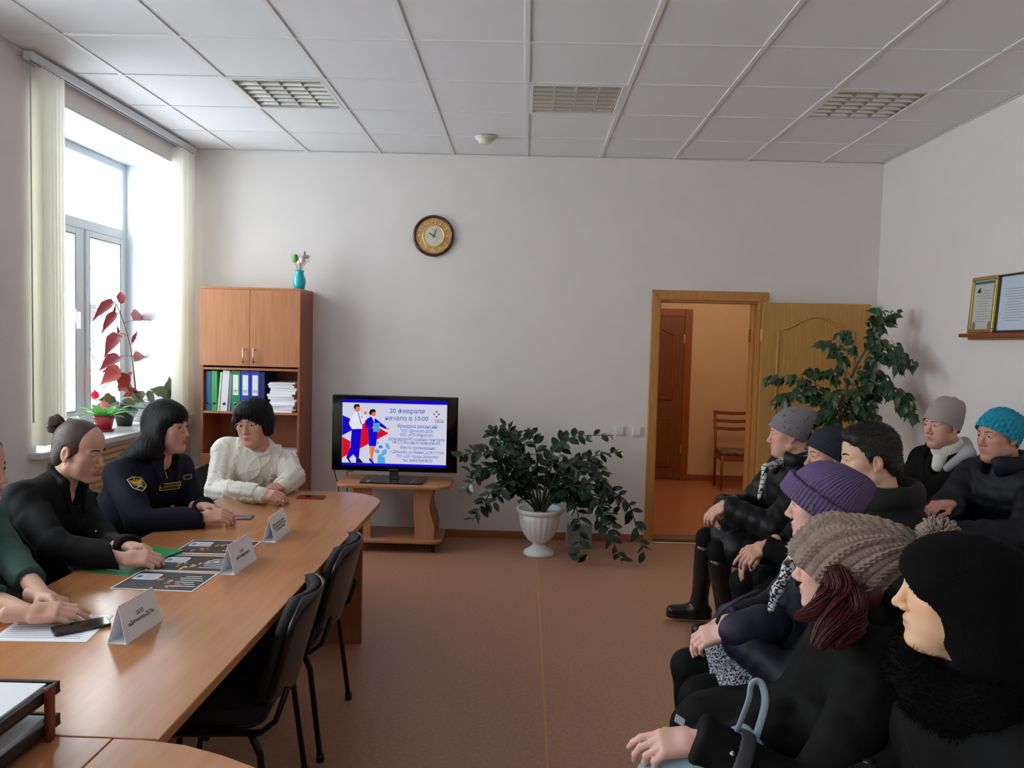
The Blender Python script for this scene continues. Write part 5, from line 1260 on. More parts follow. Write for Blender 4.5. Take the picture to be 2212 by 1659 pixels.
class Person:
    def __init__(s, label, H, face, baz, hip, sc=1.0, shw=.165, group=None, neck=.15, shd=.058):
        s.H = np.asarray(H, float); s.sc = sc; s.R = frame(*face); s.hip = np.asarray(hip, float)
        s.NB = s.loc(0, -.046, -neck); up = unit(s.NB-s.hip); a = math.radians(baz); f = np.array((math.cos(a), math.sin(a), 0)); x = unit(np.cross(f, up)); f = np.cross(up, x)
        s.B = np.stack([x, f, up], 1); s.x, s.f, s.up = x, f, up          # x = the person's right
        s.SC = s.NB-up*.035; s.SR = s.SC+x*shw-up*shd; s.SL = s.SC-x*shw-up*shd
        s.root = thing('person', (s.hip[0], s.hip[1], 0), label, 'person', group); s.arm = {}; s.leg = {}
        s.fw = np.array((math.cos(a), math.sin(a), 0)); s.rt = np.array((math.sin(a), -math.cos(a), 0))
    def loc(s, *p): return s.H+s.R@(np.array(p)*s.sc)
    def tor(s, t, dx=0, df=0): return s.hip+(s.SC-s.hip)*t+s.x*dx+s.f*df
    def setarm(s, side, W_, hint=None, a=.285, b=.255, elbow=None):
        S_ = s.SR if side == 'R' else s.SL; sg = 1 if side == 'R' else -1
        hint = s.x*sg*.5-s.f*.3-np.array((0, 0, 1.0)) if hint is None else hint
        s.arm[side] = (S_, ik(S_, W_, a, b, hint) if elbow is None else np.asarray(elbow, float), np.asarray(W_, float))
    def setleg(s, side, ankle, spread=.10, hint=None, a=.45, b=.42):
        sg = 1 if side == 'R' else -1; h0 = s.hip+s.rt*sg*.09+np.array((0, 0, -.02)); ankle = np.asarray(ankle, float)
        s.leg[side] = (h0, ik(h0, ankle, a, b, np.array((0, 0, 1.0))+s.fw*.8+s.rt*sg*spread if hint is None else hint), ankle)
    def sitlegs(s, fwd=.36, spread=.11):
        for side, sg in (('R', 1), ('L', -1)):
            an = s.hip+s.fw*fwd+s.rt*sg*spread; an[2] = .085; s.setleg(side, an)
    # ---- body: one mesh with head, neck, trunk, limbs and hands
    def body(s, skin=(214, 168, 146), hands=(), hp=None, lip=(.42, .13, .12), lipk=.7, blush=.25, h=.0034, parent=None):
        hp = hp or {}; s.hs = head_solid(**hp); P, F = s.hs.mesh(h); C = head_color(P, skin, lip, lipk, blush)
        Ps = [s.H+(P*s.sc)@s.R.T]; Fs = [F]; Cs = [C]; base = np.array(lin(skin)); s.tips = []
        B = Solid(); B.cone(s.loc(0, -.04, -.12), s.SC, .045, .05, .03); B.ell(s.tor(.75), (.14, .09, .15), .05, s.B); B.ell(s.tor(.3), (.12, .09, .14), .05, s.B); B.ell(s.hip, (.14, .11, .10), .05, s.B); B.cone(s.SL, s.SR, .045, .045, .04)
        for S_, E_, W_ in s.arm.values(): B.cone(S_, E_, .042, .036, .03); B.cone(E_, W_, .036, .027, .02)
        for h0, k, a in s.leg.values(): B.cone(h0, k, .07, .05, .04); B.cone(k, a, .048, .034, .03); B.cone(a, a+s.fw*.11-np.array((0, 0, .045)), .026, .016, .02)
        P, F = B.mesh(.016, 0); Ps.append(P); Fs.append(F); Cs.append(np.tile(base, (len(P), 1)))
        for hd in hands:
            hd = dict(hd); side = hd.pop('side'); W_ = s.arm[side][2]; fd = hd.pop('f', None); fd = unit(W_-s.arm[side][1]) if fd is None else np.asarray(fd, float)
            Hs, tips = hand_solid(W_, fd, hd.pop('back', (0, 0, 1)), -1 if side == 'R' else 1, **hd); P, F = Hs.mesh(.0032); c = np.tile(base, (len(P), 1))
            for t in tips: c *= 1-np.exp(-((P-t)**2).sum(1)/.011**2)[:, None]*np.array((.0, .22, .22))
            Ps.append(P); Fs.append(F); Cs.append(c); s.tips.append(tips)
        off = np.cumsum([0]+[len(p) for p in Ps[:-1]])
        s.bo = meshobj('body', np.concatenate(Ps), np.concatenate([f+o for f, o in zip(Fs, off)]), M_SKIN, s.root, True, col=np.concatenate(Cs))
        return s
    def surf(s, x, z, y0=.13):           # front surface of the face at local x, z
        y = y0
        for _ in range(40):
            d = float(s.hs(np.array([[x, y, z]]))[0]); y -= max(d*.8, .0)
            if d < .0004: break
        return y
    def eyes(s, gaze=(0, 0), iris=None, brow=(40, 30, 26), browh=.0, lash=True, browr=.0026):
        iris = iris or M_IRIS
        for sg in (-1, 1):
            c = np.array((sg*.0322, .0702, -.0005)); gx, gz = gaze; d = unit((math.sin(gx), math.cos(gx)*math.cos(gz), math.sin(gz)))
            u = unit(np.cross(d, (0, 0, 1))); w = np.cross(u, d); r = .0131; V = []; F = []; Mi = []; n = 20; angs = [0, .16, .30, .44, .46, .8, 1.2, 1.6, 2.2, PI]
            for i, t in enumerate(angs):
                for j in range(n): a = 2*PI*j/n; V.append(c+r*(d*math.cos(t)+(u*math.cos(a)+w*math.sin(a))*math.sin(t)))
            for i in range(len(angs)-1):
                for j in range(n): F.append((i*n+j, (i+1)*n+j, (i+1)*n+(j+1) % n, i*n+(j+1) % n)); Mi.append(2 if i < 1 else 1 if i < 3 else 0)
            meshobj('eye', np.array([s.loc(*v) for v in V]), F, None, s.root, True, fm=Mi, mats=[M_EYEW, iris, M_PUP])
            bm = mat('brow_%d_%d' % (brow[0], brow[1]), brow, .9)
            pts = []; rs = []
            for i in range(8):
                t = i/7; x = sg*(.013+.036*t); z = .0195+.006*math.sin(t*2.4)+browh-.004*t; pts.append(s.loc(x, s.surf(x, z)+.0002, z)); rs.append(browr*(1-.65*t*t))
            MB().tube(pts, rs, 6).build('eyebrow', bm, s.root, True)
            if lash:
                pts = []
                for i in range(7):
                    t = (i/6-.5)*2; x = sg*.0325+t*.0125; z = .0030*(1-t*t)-.0012; pts.append(s.loc(x, .0705+math.sqrt(max(.0148**2-(x-sg*.032)**2-z*z, 1e-6))+.0004, z))
                MB().tube(pts, .0009, 5).build('eyelash', bm, s.root, True)
        return s
    # ---- clothes
    def coat(s, m, name='coat', girth=1.0, arm=(.062, .055, .046), chest=1.0, h=.011, fold=.006, quilt=0.0, seed=1, skirt=.5, shr=.066, neckr=.055, sides='RL', cuff=0.0, armk=.035, disp=None, col=None, freq=38, belly=1.0, cut=None, lowcut=None, proj=1):
        g = girth; C = Solid(); C.ell(s.hip+(0, 0, .02), (.185*g, .155*g, .13), .05, s.B); C.ell(s.tor(.38), (.168*g*belly, .132*g*belly, .17), .06, s.B); C.ell(s.tor(.74), (.178*g*chest, .130*g*chest, .17), .06, s.B)
        C.cone(s.SL+s.x*.01, s.SR-s.x*.01, shr, shr, .05)
        for q in (s.SL, s.SR): C.cone(s.NB-s.up*.03, q, neckr, shr*.9, .04)
        C.cone(s.SC-s.up*.02, s.NB+s.up*.005, neckr+.015, neckr, .05)
        for sd in sides:
            S_, E_, W_ = s.arm[sd]; u = unit(W_-E_); We = W_-u*(.012+cuff)
            C.cone(S_, E_, arm[0]*1.08, arm[1], armk); C.cone(E_, We, arm[1], arm[2], armk*.7)
        if skirt > 0:
            for h0, k, a in s.leg.values(): C.cone(h0, h0+(k-h0)*skirt, .115*g, .098*g, .06)
        if cut is not None: C.c(cut, .012)
        if lowcut is not None: C.i(s_plane((0, 0, lowcut), (0, 0, -1)), .02)
        for sd in sides:
            S_, E_, W_ = s.arm[sd]; u = unit(W_-E_); C.c(lambda p, W_=W_-u*cuff, u=u: np.maximum(-((p-W_)@u.astype(np.float32)), np.sqrt((((p-W_)-((p-W_)@u.astype(np.float32))[:, None]*u.astype(np.float32))**2).sum(1))-.10), .006)
        P, F = C.mesh(h, proj); n = C.grad(P)
        d = fold*(wav(P, seed, freq)*.8+.9*np.abs(wav(P, seed+5, freq*1.7)))
        if quilt > 0:
            t = np.zeros(len(P)); best = np.full(len(P), 1e9)
            for (a, b, L0) in [(s.hip, s.SC, 0.0)]+[(s.arm[q][0], s.arm[q][1], .03) for q in sides]+[(s.arm[q][1], s.arm[q][2], .33) for q in sides]:
                a = np.asarray(a); b = np.asarray(b); ba = b-a; hh = np.clip(((P-a)@ba)/(ba@ba), 0, 1); dd = np.linalg.norm(P-a-hh[:, None]*ba, axis=1)*(1 if L0 else .62); k = dd < best; best[k] = dd[k]; t[k] = (hh*np.linalg.norm(ba)+L0)[k]
            d += quilt*np.abs(np.sin(t*PI/.075))**.6
        if disp is not None: d += disp(P)
        return meshobj(name, P+n*d[:, None], F, m, s.root, True, col=None if col is None else col(P))
    def solid(s, S_, name, m, h=.006, disp=None, parent=None, col=None, proj=1, kind=None):
        P, F = S_.mesh(h, proj)
        if disp is not None: n = S_.grad(P); P = P+n*disp(P)[:, None]
        return meshobj(name, P, F, m, parent or s.root, True, col=None if col is None else col(P))
    def local(s, S_, name, m, h=.006, disp=None, col=None, parent=None, proj=1):   # solid given in head coordinates
        P, F = S_.mesh(h, proj)
        if disp is not None: n = S_.grad(P); P = P+n*disp(P)[:, None]
        return meshobj(name, s.H+(P*s.sc)@s.R.T, F, m, parent or s.root, True, col=None if col is None else col(P))
    def trousers(s, m, name='trousers', r=(.088, .068, .055), top=True, end=.06, h=.013, seed=3):
        T = Solid()
        if top: T.ell(s.hip, (.165, .14, .115), .05, s.B)
        for h0, k, a in s.leg.values(): u = unit(a-k); T.cone(h0, k, r[0], r[1], .05); T.cone(k, a-u*end, r[1]*.95, r[2], .03)
        P, F = T.mesh(h, 0); n = T.grad(P); return meshobj(name, P+n*(.005*wav(P, seed, 45))[:, None], F, m, s.root, True)
    def boots(s, m, high=.30, r=(.055, .045), sole=None, h=.007, sides='RL', fdir=None, name='boot'):
        for sd in sides:
            h0, k, a = s.leg[sd]; u = unit(a-k); fd = unit(s.fw if fdir is None else fdir); B = Solid(); top = a-u*high
            gz = a[2]-.085                                             # height of the sole above the floor
            B.cone(top, a-u*.02, r[0], r[1], .03); B.cone(a-u*.02, a+(0, 0, -.03), r[1], .042, .03)
            heel = np.array((a[0], a[1], gz+.045))-fd*.035; toe = np.array((a[0], a[1], gz+.038))+fd*.155
            B.cone(heel, heel+fd*.06, .042, .042, .02); B.cone(heel+fd*.06, toe, .042, .036, .03); B.i(s_plane((0, 0, gz+.012), (0, 0, -1)), .006)
            o = s.solid(B, name, m, h, disp=lambda P: .0035*wav(P, 5, 70))
            L = Solid(); L.cone(heel-(0, 0, .026), heel+fd*.06-(0, 0, .028), .042, .042, .01); L.cone(heel+fd*.06-(0, 0, .028), toe-(0, 0, .022), .043, .038, .02)
            L.i(s_plane((0, 0, gz+.024), (0, 0, 1)), .003); L.i(s_plane((0, 0, gz+.001), (0, 0, -1)), .003)
            s.solid(L, 'sole', sole or M_BLKM, .007, parent=o)
    def beanie(s, m, name='knit_hat', tilt=20, c0=(0, -.010, .028), a0=.084, b0=.105, drop=.02, high=.105, slouch=(0, 0, 0), nth=96, nt=48, disp=None, p=.8, th=.006, col=None):
        """cap as a surface of revolution about a tilted axis; disp(theta, arc, t) in metres"""
        t_ = math.radians(tilt); ax = np.array((0, -math.sin(t_), math.cos(t_))); ay = np.array((0, math.cos(t_), math.sin(t_))); axx = np.array((1.0, 0, 0)); c0 = np.array(c0); sl = np.array(slouch)
        rows = []; arc = 0.0; fc = drop/(drop+high*1.4)
        rows.append((-drop+.012, -th*1.2, 0.0, 0.0, 0)); rows.append((-drop, -th*.3, 0, 0.0, 0))
        for i in range(nt+1):
            u = i/nt
            if u < fc: hh, q, v = -drop+drop*u/fc, 1.0, 0.0
            else: ph = (u-fc)/(1-fc)*PI/2; hh, q, v = high*math.sin(ph), max(math.cos(ph), 0)**p, (u-fc)/(1-fc)
            rows.append((hh, 0.0, v, u*(drop+high*1.4), 1 if i < nt else 2))
        V = []; F = []; qs = []
        for ri, (hh, off, v, arc, kd) in enumerate(rows):
            ph = v*PI/2; q = max(math.cos(ph), 0)**p if v > 0 else 1.0
            for j in range(nth):
                a = 2*PI*j/nth; e = (disp(a, arc, v)*min(1, q*3) if disp and kd else 0)+off
                V.append(c0+ax*(hh)+sl*v*v+axx*(a0*q+e)*math.cos(a)+ay*(b0*q+e)*math.sin(a)+ax*(e*math.sin(ph) if v > 0 else 0))
        n = len(rows)
        for i in range(n-1):
            for j in range(nth): F.append((i*nth+j, i*nth+(j+1) % nth, (i+1)*nth+(j+1) % nth, (i+1)*nth+j))
        V = np.array(V); cc = np.array((0, -.012, .035)); rr = np.array((.086, .106, .100)); k0 = np.linalg.norm((V-cc)/rr, axis=1)+1e-9; ins = (k0 < 1); ins[:2*nth] = False
        dd = np.zeros(len(V))
        if disp:
            for ri, (hh, off, v, arc, kd) in enumerate(rows):
                if ins[ri*nth:(ri+1)*nth].any(): dd[ri*nth:(ri+1)*nth] = [disp(2*PI*j/nth, arc, v)*.9 for j in range(nth)]
        V[ins] = cc+(V[ins]-cc)/k0[ins][:, None]; nn_ = (V-cc)/rr**2; nn_ /= np.linalg.norm(nn_, axis=1, keepdims=True); V[ins] += nn_[ins]*dd[ins][:, None]
        s.hat = dict(c0=c0, ax=ax, ay=ay, axx=axx, top=c0+ax*high+sl)
        return meshobj(name, s.H+(V*s.sc)@s.R.T, np.array(F), m, s.root, True)
    def locks(s, path, rad, n, r, m, name='hair_lock', parent=None, seed=1, flat_=(0, 0, 0), wave=.004, taper=.5):
        """many fine strands that follow one path, joined as one part"""
        rr = np.random.RandomState(seed); K = 16; Q = spline(path, K); u = np.linspace(0, 1, K); Rd = np.interp(u, np.linspace(0, 1, len(rad)), rad)
        T = np.gradient(Q, axis=0); T /= np.linalg.norm(T, axis=1, keepdims=True); e1 = np.cross(T, (0.3, .2, 1.0)); e1 /= np.linalg.norm(e1, axis=1, keepdims=True); e2 = np.cross(T, e1)
        a = rr.uniform(0, 2*PI, (n, 1)); q = np.sqrt(rr.uniform(.1, 1, (n, 1))); ph = rr.uniform(0, 6.28, (n, 1)); A = a+.35*u[None]*rr.uniform(-1, 1, (n, 1))
        end = rr.uniform(.82, 1.0, (n, 1)); uu = u[None]*end                      # strands end at different places
        def at(M): return np.stack([np.stack([np.interp(x, u, M[:, k]) for k in range(3)], 1) for x in uu])
        Qs, E1, E2 = at(Q), at(e1), at(e2); Rs = np.interp(uu, u, Rd)
        P = Qs+(E1*np.cos(A)[..., None]+E2*np.sin(A)[..., None])*(Rs*q)[..., None]+E1*(wave*np.sin(5*uu+ph))[..., None]
        W_ = r*np.interp(u, [0, .6, 1], [1, .9, taper]); V = np.stack([P+(E1*math.cos(t)+E2*math.sin(t))*W_[None, :, None] for t in (0, 1.571, 3.142, 4.712)], 2)   # n,K,4,3
        b0 = (np.arange(n)[:, None, None]*K+np.arange(K-1)[None, :, None])*4; c4 = np.arange(4)[None, None]; F = np.stack([b0+c4, b0+(c4+1) % 4, b0+4+(c4+1) % 4, b0+4+c4], -1).reshape(-1, 4)
        return tag(meshobj(name, V.reshape(-1, 3), F, m, parent or s.root, True), kind='stuff')
    def button(s, p, n, r, m, name='button', th=.004):
        p = np.asarray(p, float); n = unit(n); MB().tube([p-n*th*.5, p+n*th*.5, p+n*th*.8], [r, r, r*.7], 14).build(name, m, s.root, True)
# ================================================================ the people
from mathutils.bvhtree import BVHTree
def hit(o, x, y):           # where the line of sight through a pixel meets an object
    me = o.data; V = [v.co for v in me.vertices]; bvh = BVHTree.FromPolygons(V, [tuple(p.vertices) for p in me.polygons]); v = Vector(ray(x, y)).normalized()
    l, n, i, d = bvh.ray_cast(Vector(CAM), v)
    return (None, None) if l is None else (np.array(l), np.array(n if n.dot(v) < 0 else -n))
def fuzz(P, N, n, L, w, m, name, parent, seed=1, droop=.3):
    """short strands of fur standing on a surface, one joined part"""
    r = np.random.RandomState(seed); I = r.randint(0, len(P), n); b = P[I]; d = N[I]+r.normal(size=(n, 3))*.55-np.array((0, 0, droop)); d /= np.linalg.norm(d, axis=1, keepdims=True)
    s_ = np.cross(d, r.normal(size=(n, 3))); s_ /= np.linalg.norm(s_, axis=1, keepdims=True); l = L*r.uniform(.5, 1.2, (n, 1)); V = np.empty((n, 3, 3)); V[:, 0] = b-s_*w; V[:, 1] = b+s_*w; V[:, 2] = b+d*l
    o = meshobj(name, V.reshape(-1, 3), np.arange(3*n).reshape(-1, 3), m, parent); return tag(o, kind='stuff')
COATB = mat('black_coat', (11, 11, 12), .8, bump=.15, bscale=400, spec=.2); COATP = mat('black_puffer', (13, 14, 18), .5, bump=.06, bscale=90, spec=.3); NAVY = mat('navy_jacket', (16, 19, 32), .55, bump=.08, bscale=120, spec=.3)
UNIF = mat('navy_uniform', (15, 18, 34), .75, bump=.15, bscale=500, spec=.2); SHIRTB = mat('black_shirt', (9, 10, 13), .75, bump=.1, bscale=400, spec=.2); GREEN = mat('dark_green_dress', (22, 60, 50), .75, bump=.12, bscale=500)
KNITW = mat('white_wool', (232, 228, 214), .85, bump=.35, bscale=260); PANTS = mat('black_trousers', (9, 9, 10), .85, spec=.2); LEATH = mat('black_leather', (16, 17, 20), .28, bump=.25, bscale=30); TIGHT = mat('dark_tights', (10, 10, 11), .8, spec=.2)
HAIRB = mat('black_hair', (8, 8, 11), .52, spec=.28, bump=.4, bscale=90, stretch=(3, 3, .3)); HAIRD = mat('dark_brown_hair', (70, 52, 44), .42, var=.25, vscale=40, stretch=(1, 1, 6), bump=.35, bscale=60); HAIRR = mat('dark_red_hair', (98, 26, 30), .45, rgb2=(50, 18, 20), vscale=50, stretch=(3, 3, .6)); HAIRM = mat('near_black_hair', (18, 15, 14), .6)
SILV = mat('silver_snap', (214, 216, 220), .15, metal=1.0)
def vgroove(n, amp, seed=4):
    return lambda P: amp*np.sin(np.arctan2(P[:, 0], P[:, 1]+.02)*n+2.2*wav(P, seed, 18))+amp*.6*np.sin(np.arctan2(P[:, 0], P[:, 1]+.02)*n*2.3)
def strands(freq, amp, seed=2, ax=(1, .4, 0)):
    k = np.asarray(ax, float)
    return lambda P: amp*(np.abs(np.sin(P@k*freq+2.5*wav(P, seed, 22)))-.5)+amp*.6*np.sin(P@np.roll(k, 1)*freq*1.7)
def collar_ring(p, ra=.075, rb=.078, r=.017, rz=2.0, dz=.0, df=.0, tilt=0.0, name='collar', m=None, h=.006, disp=None, open_=None):
    c = p.NB+p.up*dz+p.f*df; B = p.B@np.array(Matrix.Rotation(math.radians(tilt), 3, 'X')); S_ = Solid(); b = max(ra, rb)+r*rz+.01
    S_.u(s_torus(c, B, ra, rb, r, rz), .01, (c-b, c+b))
    if open_ is not None: S_.c(open_, .008)
    return p.solid(S_, name, m, h, disp)

# ---- 1: woman in dark green at the left edge --------------------------------
def w_green():
    p = Person('woman in a dark green dress at the left edge, hands joined on the table', atY(-55, 1010, 2.6), (4, 4, 0), 0, (-2.03, 2.62, .58))
    p.setarm('R', atZ(62, 1325, .792), a=.29, b=.26); p.setarm('L', atZ(92, 1288, .80), a=.29, b=.26); p.sitlegs(.28)
    p.body((212, 166, 144), [dict(side='R', f=(1, .28, .0), back=(.1, -.45, .9), curl=(.25, .3, .35, .4), thumb=.6), dict(side='L', f=(.95, -.45, .02), back=(0, .5, .86), curl=(.45, .5, .5, .5), thumb=.5)])
    p.eyes((0, -.1), brow=(60, 44, 36)); p.coat(GREEN, 'dress', arm=(.058, .052, .047), skirt=.8, cuff=.13, seed=11, fold=.005)
    S_ = Solid(); S_.ell((0, -.015, .036), (.083, .101, .097)); S_.ell((0, -.06, -.04), (.07, .05, .09), .03); S_.i(s_plane((0, .045, .03), (0, .8, -.6)), .01); p.local(S_, 'hair', HAIRD, .006, strands(420, .003)); p.trousers(PANTS, 'tights', (.07, .055, .042)); p.boots(LEATH, .08)
    return p
# ---- 2: woman with a hair bun, black shirt ----------------------------------------
def w_bun():
    p = Person('woman in a black shirt with a brown hair bun, looking down', atY(172, 972, 3.14), (-2, 13, 0), -4, (-2.06, 3.05, .58), sc=1.02)
    p.setarm('R', atZ(268, 1207, .793), hint=(-.25, -.9, -.8), a=.30, b=.27); p.setarm('L', atZ(278, 1182, .795), a=.30, b=.27); p.sitlegs(.28)
    p.body((216, 168, 146), [dict(side='R', f=(.95, .22, .0), back=(.1, -.55, .85), curl=(.45, .5, .55, .6), thumb=.7), dict(side='L', f=(.9, -.15, .0), back=(0, .5, .85), curl=(.55, .55, .55, .5), thumb=.6)], dict(smile=.9, full=.0, w=.97, nose=1.0, eye=.45), h=.0032, lipk=.9)
    p.eyes((.1, -.5), brow=(44, 32, 28), browr=.0034)
    cut = s_ell(p.NB+p.f*.085+p.up*.035, (.05, .055, .10), p.B)
    co = p.coat(SHIRTB, 'shirt', arm=(.064, .058, .046), skirt=.3, seed=12, fold=.010, cut=cut, h=.0095, freq=30)
    for sg in (-1, 1):      # two collar wings along the open neck
        a = p.NB+p.x*sg*.055+p.f*(-.03)+p.up*.045; b = p.NB+p.x*sg*.062+p.f*.055+p.up*.012; c = p.NB+p.x*sg*.045+p.f*.125-p.up*.075
        S_ = Solid(); S_.cone(a, b, .016, .018, .02); S_.cone(b, c, .018, .010, .02); p.solid(S_, 'collar_wing', SHIRTB, .006)
    for px in ((206, 1148),):
        l, n = hit(co, *px)
        if l is not None: p.button(l, n, .0065, SILV)
    S_ = Solid(); S_.ell((0, -.014, .034), (.0785, .0975, .0925)); S_.ell((0, -.055, -.035), (.062, .046, .06), .03); S_.i(s_plane((0, .068, .040), (0, .84, -.54)), .008)
    for s_ in (-1, 1): S_.c(s_ell((s_*.08, -.010, -.012), (.02, .022, .034)), .008)
    ho = p.local(S_, 'hair', HAIRD, .0042)
    B_ = Solid(); B_.ell((0, -.122, .078), (.036, .030, .036)); p.local(B_, 'hair_bun', HAIRD, .0045, lambda P: .0045*np.sin(np.arctan2(P[:, 0], P[:, 2]-.078)*9+9*wav(P, 7, 70))+.003*wav(P, 9, 190), parent=ho)
    MB().sphere(p.loc(.078, -.001, -.048), .0032, 10, 8).build('earring', SILV, p.root, True); p.trousers(PANTS); p.boots(LEATH, .08)
    return p
# ---- 3: woman in a navy uniform ------------------------------------------------------
def w_uniform():
    p = Person('woman with long black hair in a navy uniform jacket with a sleeve badge', atY(362, 921, 3.72), (-6, 0, 0), -18, (-2.02, 3.78, .58), shw=.178)
    p.setarm('R', atZ(440, 1117, .80), hint=(-.3, -.9, -.9), a=.30, b=.27); p.setarm('L', atZ(440, 1095, .80), a=.30, b=.28); p.sitlegs(.28)
    p.body((210, 160, 140), [dict(side='R', f=(.95, .25, .06), back=(.1, -.6, .8), curl=(.5, .5, .55, .6), thumb=.2), dict(side='L', f=(.93, -.3, .0), back=(0, .5, .86), curl=(.55, .6, .6, .6), thumb=.6)], dict(full=.5, w=1.02), blush=.45)
    p.eyes((.15, 0), brow=(20, 18, 18)); co = p.coat(UNIF, 'uniform_jacket', girth=1.1, arm=(.070, .062, .052), skirt=.3, seed=13, fold=.008, h=.0095, cut=s_ell(p.NB+p.f*.09+p.up*.04, (.035, .05, .085), p.B))
    for sg in (-1, 1):
        a = p.NB+p.x*sg*.062-p.f*.03+p.up*.04; b = p.NB+p.x*sg*.066+p.f*.05+p.up*.01; c = p.NB+p.x*sg*.045+p.f*.125-p.up*.08
        S_ = Solid(); S_.cone(a, b, .018, .020, .02); S_.cone(b, c, .020, .011, .02); p.solid(S_, 'collar_wing', UNIF, .006)
    S_ = Solid(); S_.ell((0, -.016, .036), (.0885, .104, .101)); S_.ell((0, .03, .052), (.074, .062, .056), .02); S_.cone((.06, -.03, -.02), (.062, -.045, -.12), .040, .045, .03); S_.cone((-.06, -.03, -.02), (-.062, -.04, -.12), .040, .045, .03); S_.cone((0, -.07, 0), (0, -.085, -.14), .055, .06, .04)
    S_.c(s_ell((0, .115, -.052), (.062, .085, .080)), .012)
    wp = lambda x, y, Y: p.R.T@((atY(x, y, Y)-p.H)/p.sc)
    S_.cone((.055, -.05, -.08), wp(318, 968, 3.64), .052, .054, .05); S_.cone(wp(318, 968, 3.64), wp(285, 990, 3.64), .054, .046, .04); S_.cone(wp(285, 990, 3.64), wp(250, 1002, 3.68), .046, .016, .03); S_.cone((.075, .01, .02), (.078, .0, -.09), .022, .022, .03)
    ho = p.local(S_, 'long_hair', HAIRB, .0062, vgroove(52, .0012))
    gold = mat('badge_gold', (206, 164, 50), .5); dark = mat('badge_black', (18, 18, 22), .7); pale = mat('badge_pale', (212, 206, 160), .6)
    def patch(px, sz, up_, draw):
        l, n = hit(co, *px)
        if l is None: return
        up_ = np.asarray(up_, float); uy = unit(up_-n*(up_@n)); ux = np.cross(uy, n); draw(l+n*.004, ux, uy, n)
    def sleeve(o, ux, uy, n):
        k = .0385; sh = [(-.95, .85), (0, 1.15), (.95, .85), (.95, -.45), (.75, -.8), (0, -1.25), (-.75, -.8), (-.95, -.45)]
        b = flat('sleeve_badge', [(x*k, y*k) for x, y in sh], pale, p.root, o, ux, uy, 0, .002)
        flat('badge_field', [(x*k*.91, y*k*.91) for x, y in sh], dark, b, o, ux, uy, .0021, .0004)
        L = lambda nm, pts, m: flat(nm, [(x*k, y*k) for x, y in pts], m, b, o, ux, uy, .0027, .0004)
        L('emblem_body', [(-.16, .35), (.16, .35), (.2, -.2), (0, -.55), (-.2, -.2)], gold)
        for s_ in (-1, 1):
            w_ = [(.12*s_, .2), (.45*s_, .5), (.78*s_, .62), (.72*s_, .2), (.55*s_, -.1), (.2*s_, -.12)]; L('emblem_wing', w_ if s_ > 0 else w_[::-1], gold)
            h_ = [(.05*s_, .35), (.16*s_, .62), (.32*s_, .66), (.2*s_, .48), (.2*s_, .35)]; L('emblem_head', h_ if s_ > 0 else h_[::-1], gold)
            c_ = [(-.62*s_, -.72), (-.52*s_, -.80), (.62*s_, -.22), (.55*s_, -.14)]; L('emblem_staff', c_ if s_ > 0 else c_[::-1], pale)
        L('emblem_crown', [(-.1, .72), (.1, .72), (.12, .9), (-.12, .9)], gold)
    patch((296, 1046), 1, (0, 0, 1), sleeve)
    def chest(o, ux, uy, n):
        b = flat('chest_tag', [(-.060, -.017), (.060, -.017), (.060, .017), (-.060, .017)], pale, p.root, o, ux, uy, 0, .002)
        flat('tag_field', [(-.057, -.014), (.057, -.014), (.057, .014), (-.057, .014)], dark, b, o, ux, uy, .0021, .0003); text('tag_lettering', 'ФССП РОССИИ', .0165, gold, b, o+n*.0027, ux, uy, bold=.0002)
    patch((366, 1050), 1, (.12, 0, 1), chest)
    l, n = hit(co, 404, 1030)
    if l is not None:
        u = unit(np.array((0, 0, 1.0))-n*n[2]); flat('chest_tag', [(-.022, -.012), (.022, -.012), (.022, .012), (-.022, .012)], pale, p.root, l+n*.004, np.cross(u, n), u, 0, .002); flat('tag_field', [(-.019, -.009), (.019, -.009), (.019, .009), (-.019, .009)], dark, p.root, l+n*.004, np.cross(u, n), u, .0022, .0003)
    l, n = hit(co, 357, 1026)
    if l is not None: u = unit(np.array((.25, 0, 1.0))-n*(np.array((.25, 0, 1.0))@n)); flat('tie_clip', [(-.003, -.018), (.003, -.018), (.002, .018), (-.002, .018)], SILV, p.root, l+n*.004, np.cross(u, n), u, 0, .002)
    l, n = hit(co, 300, 988)
    p.trousers(PANTS); p.boots(LEATH, .08)
    return p
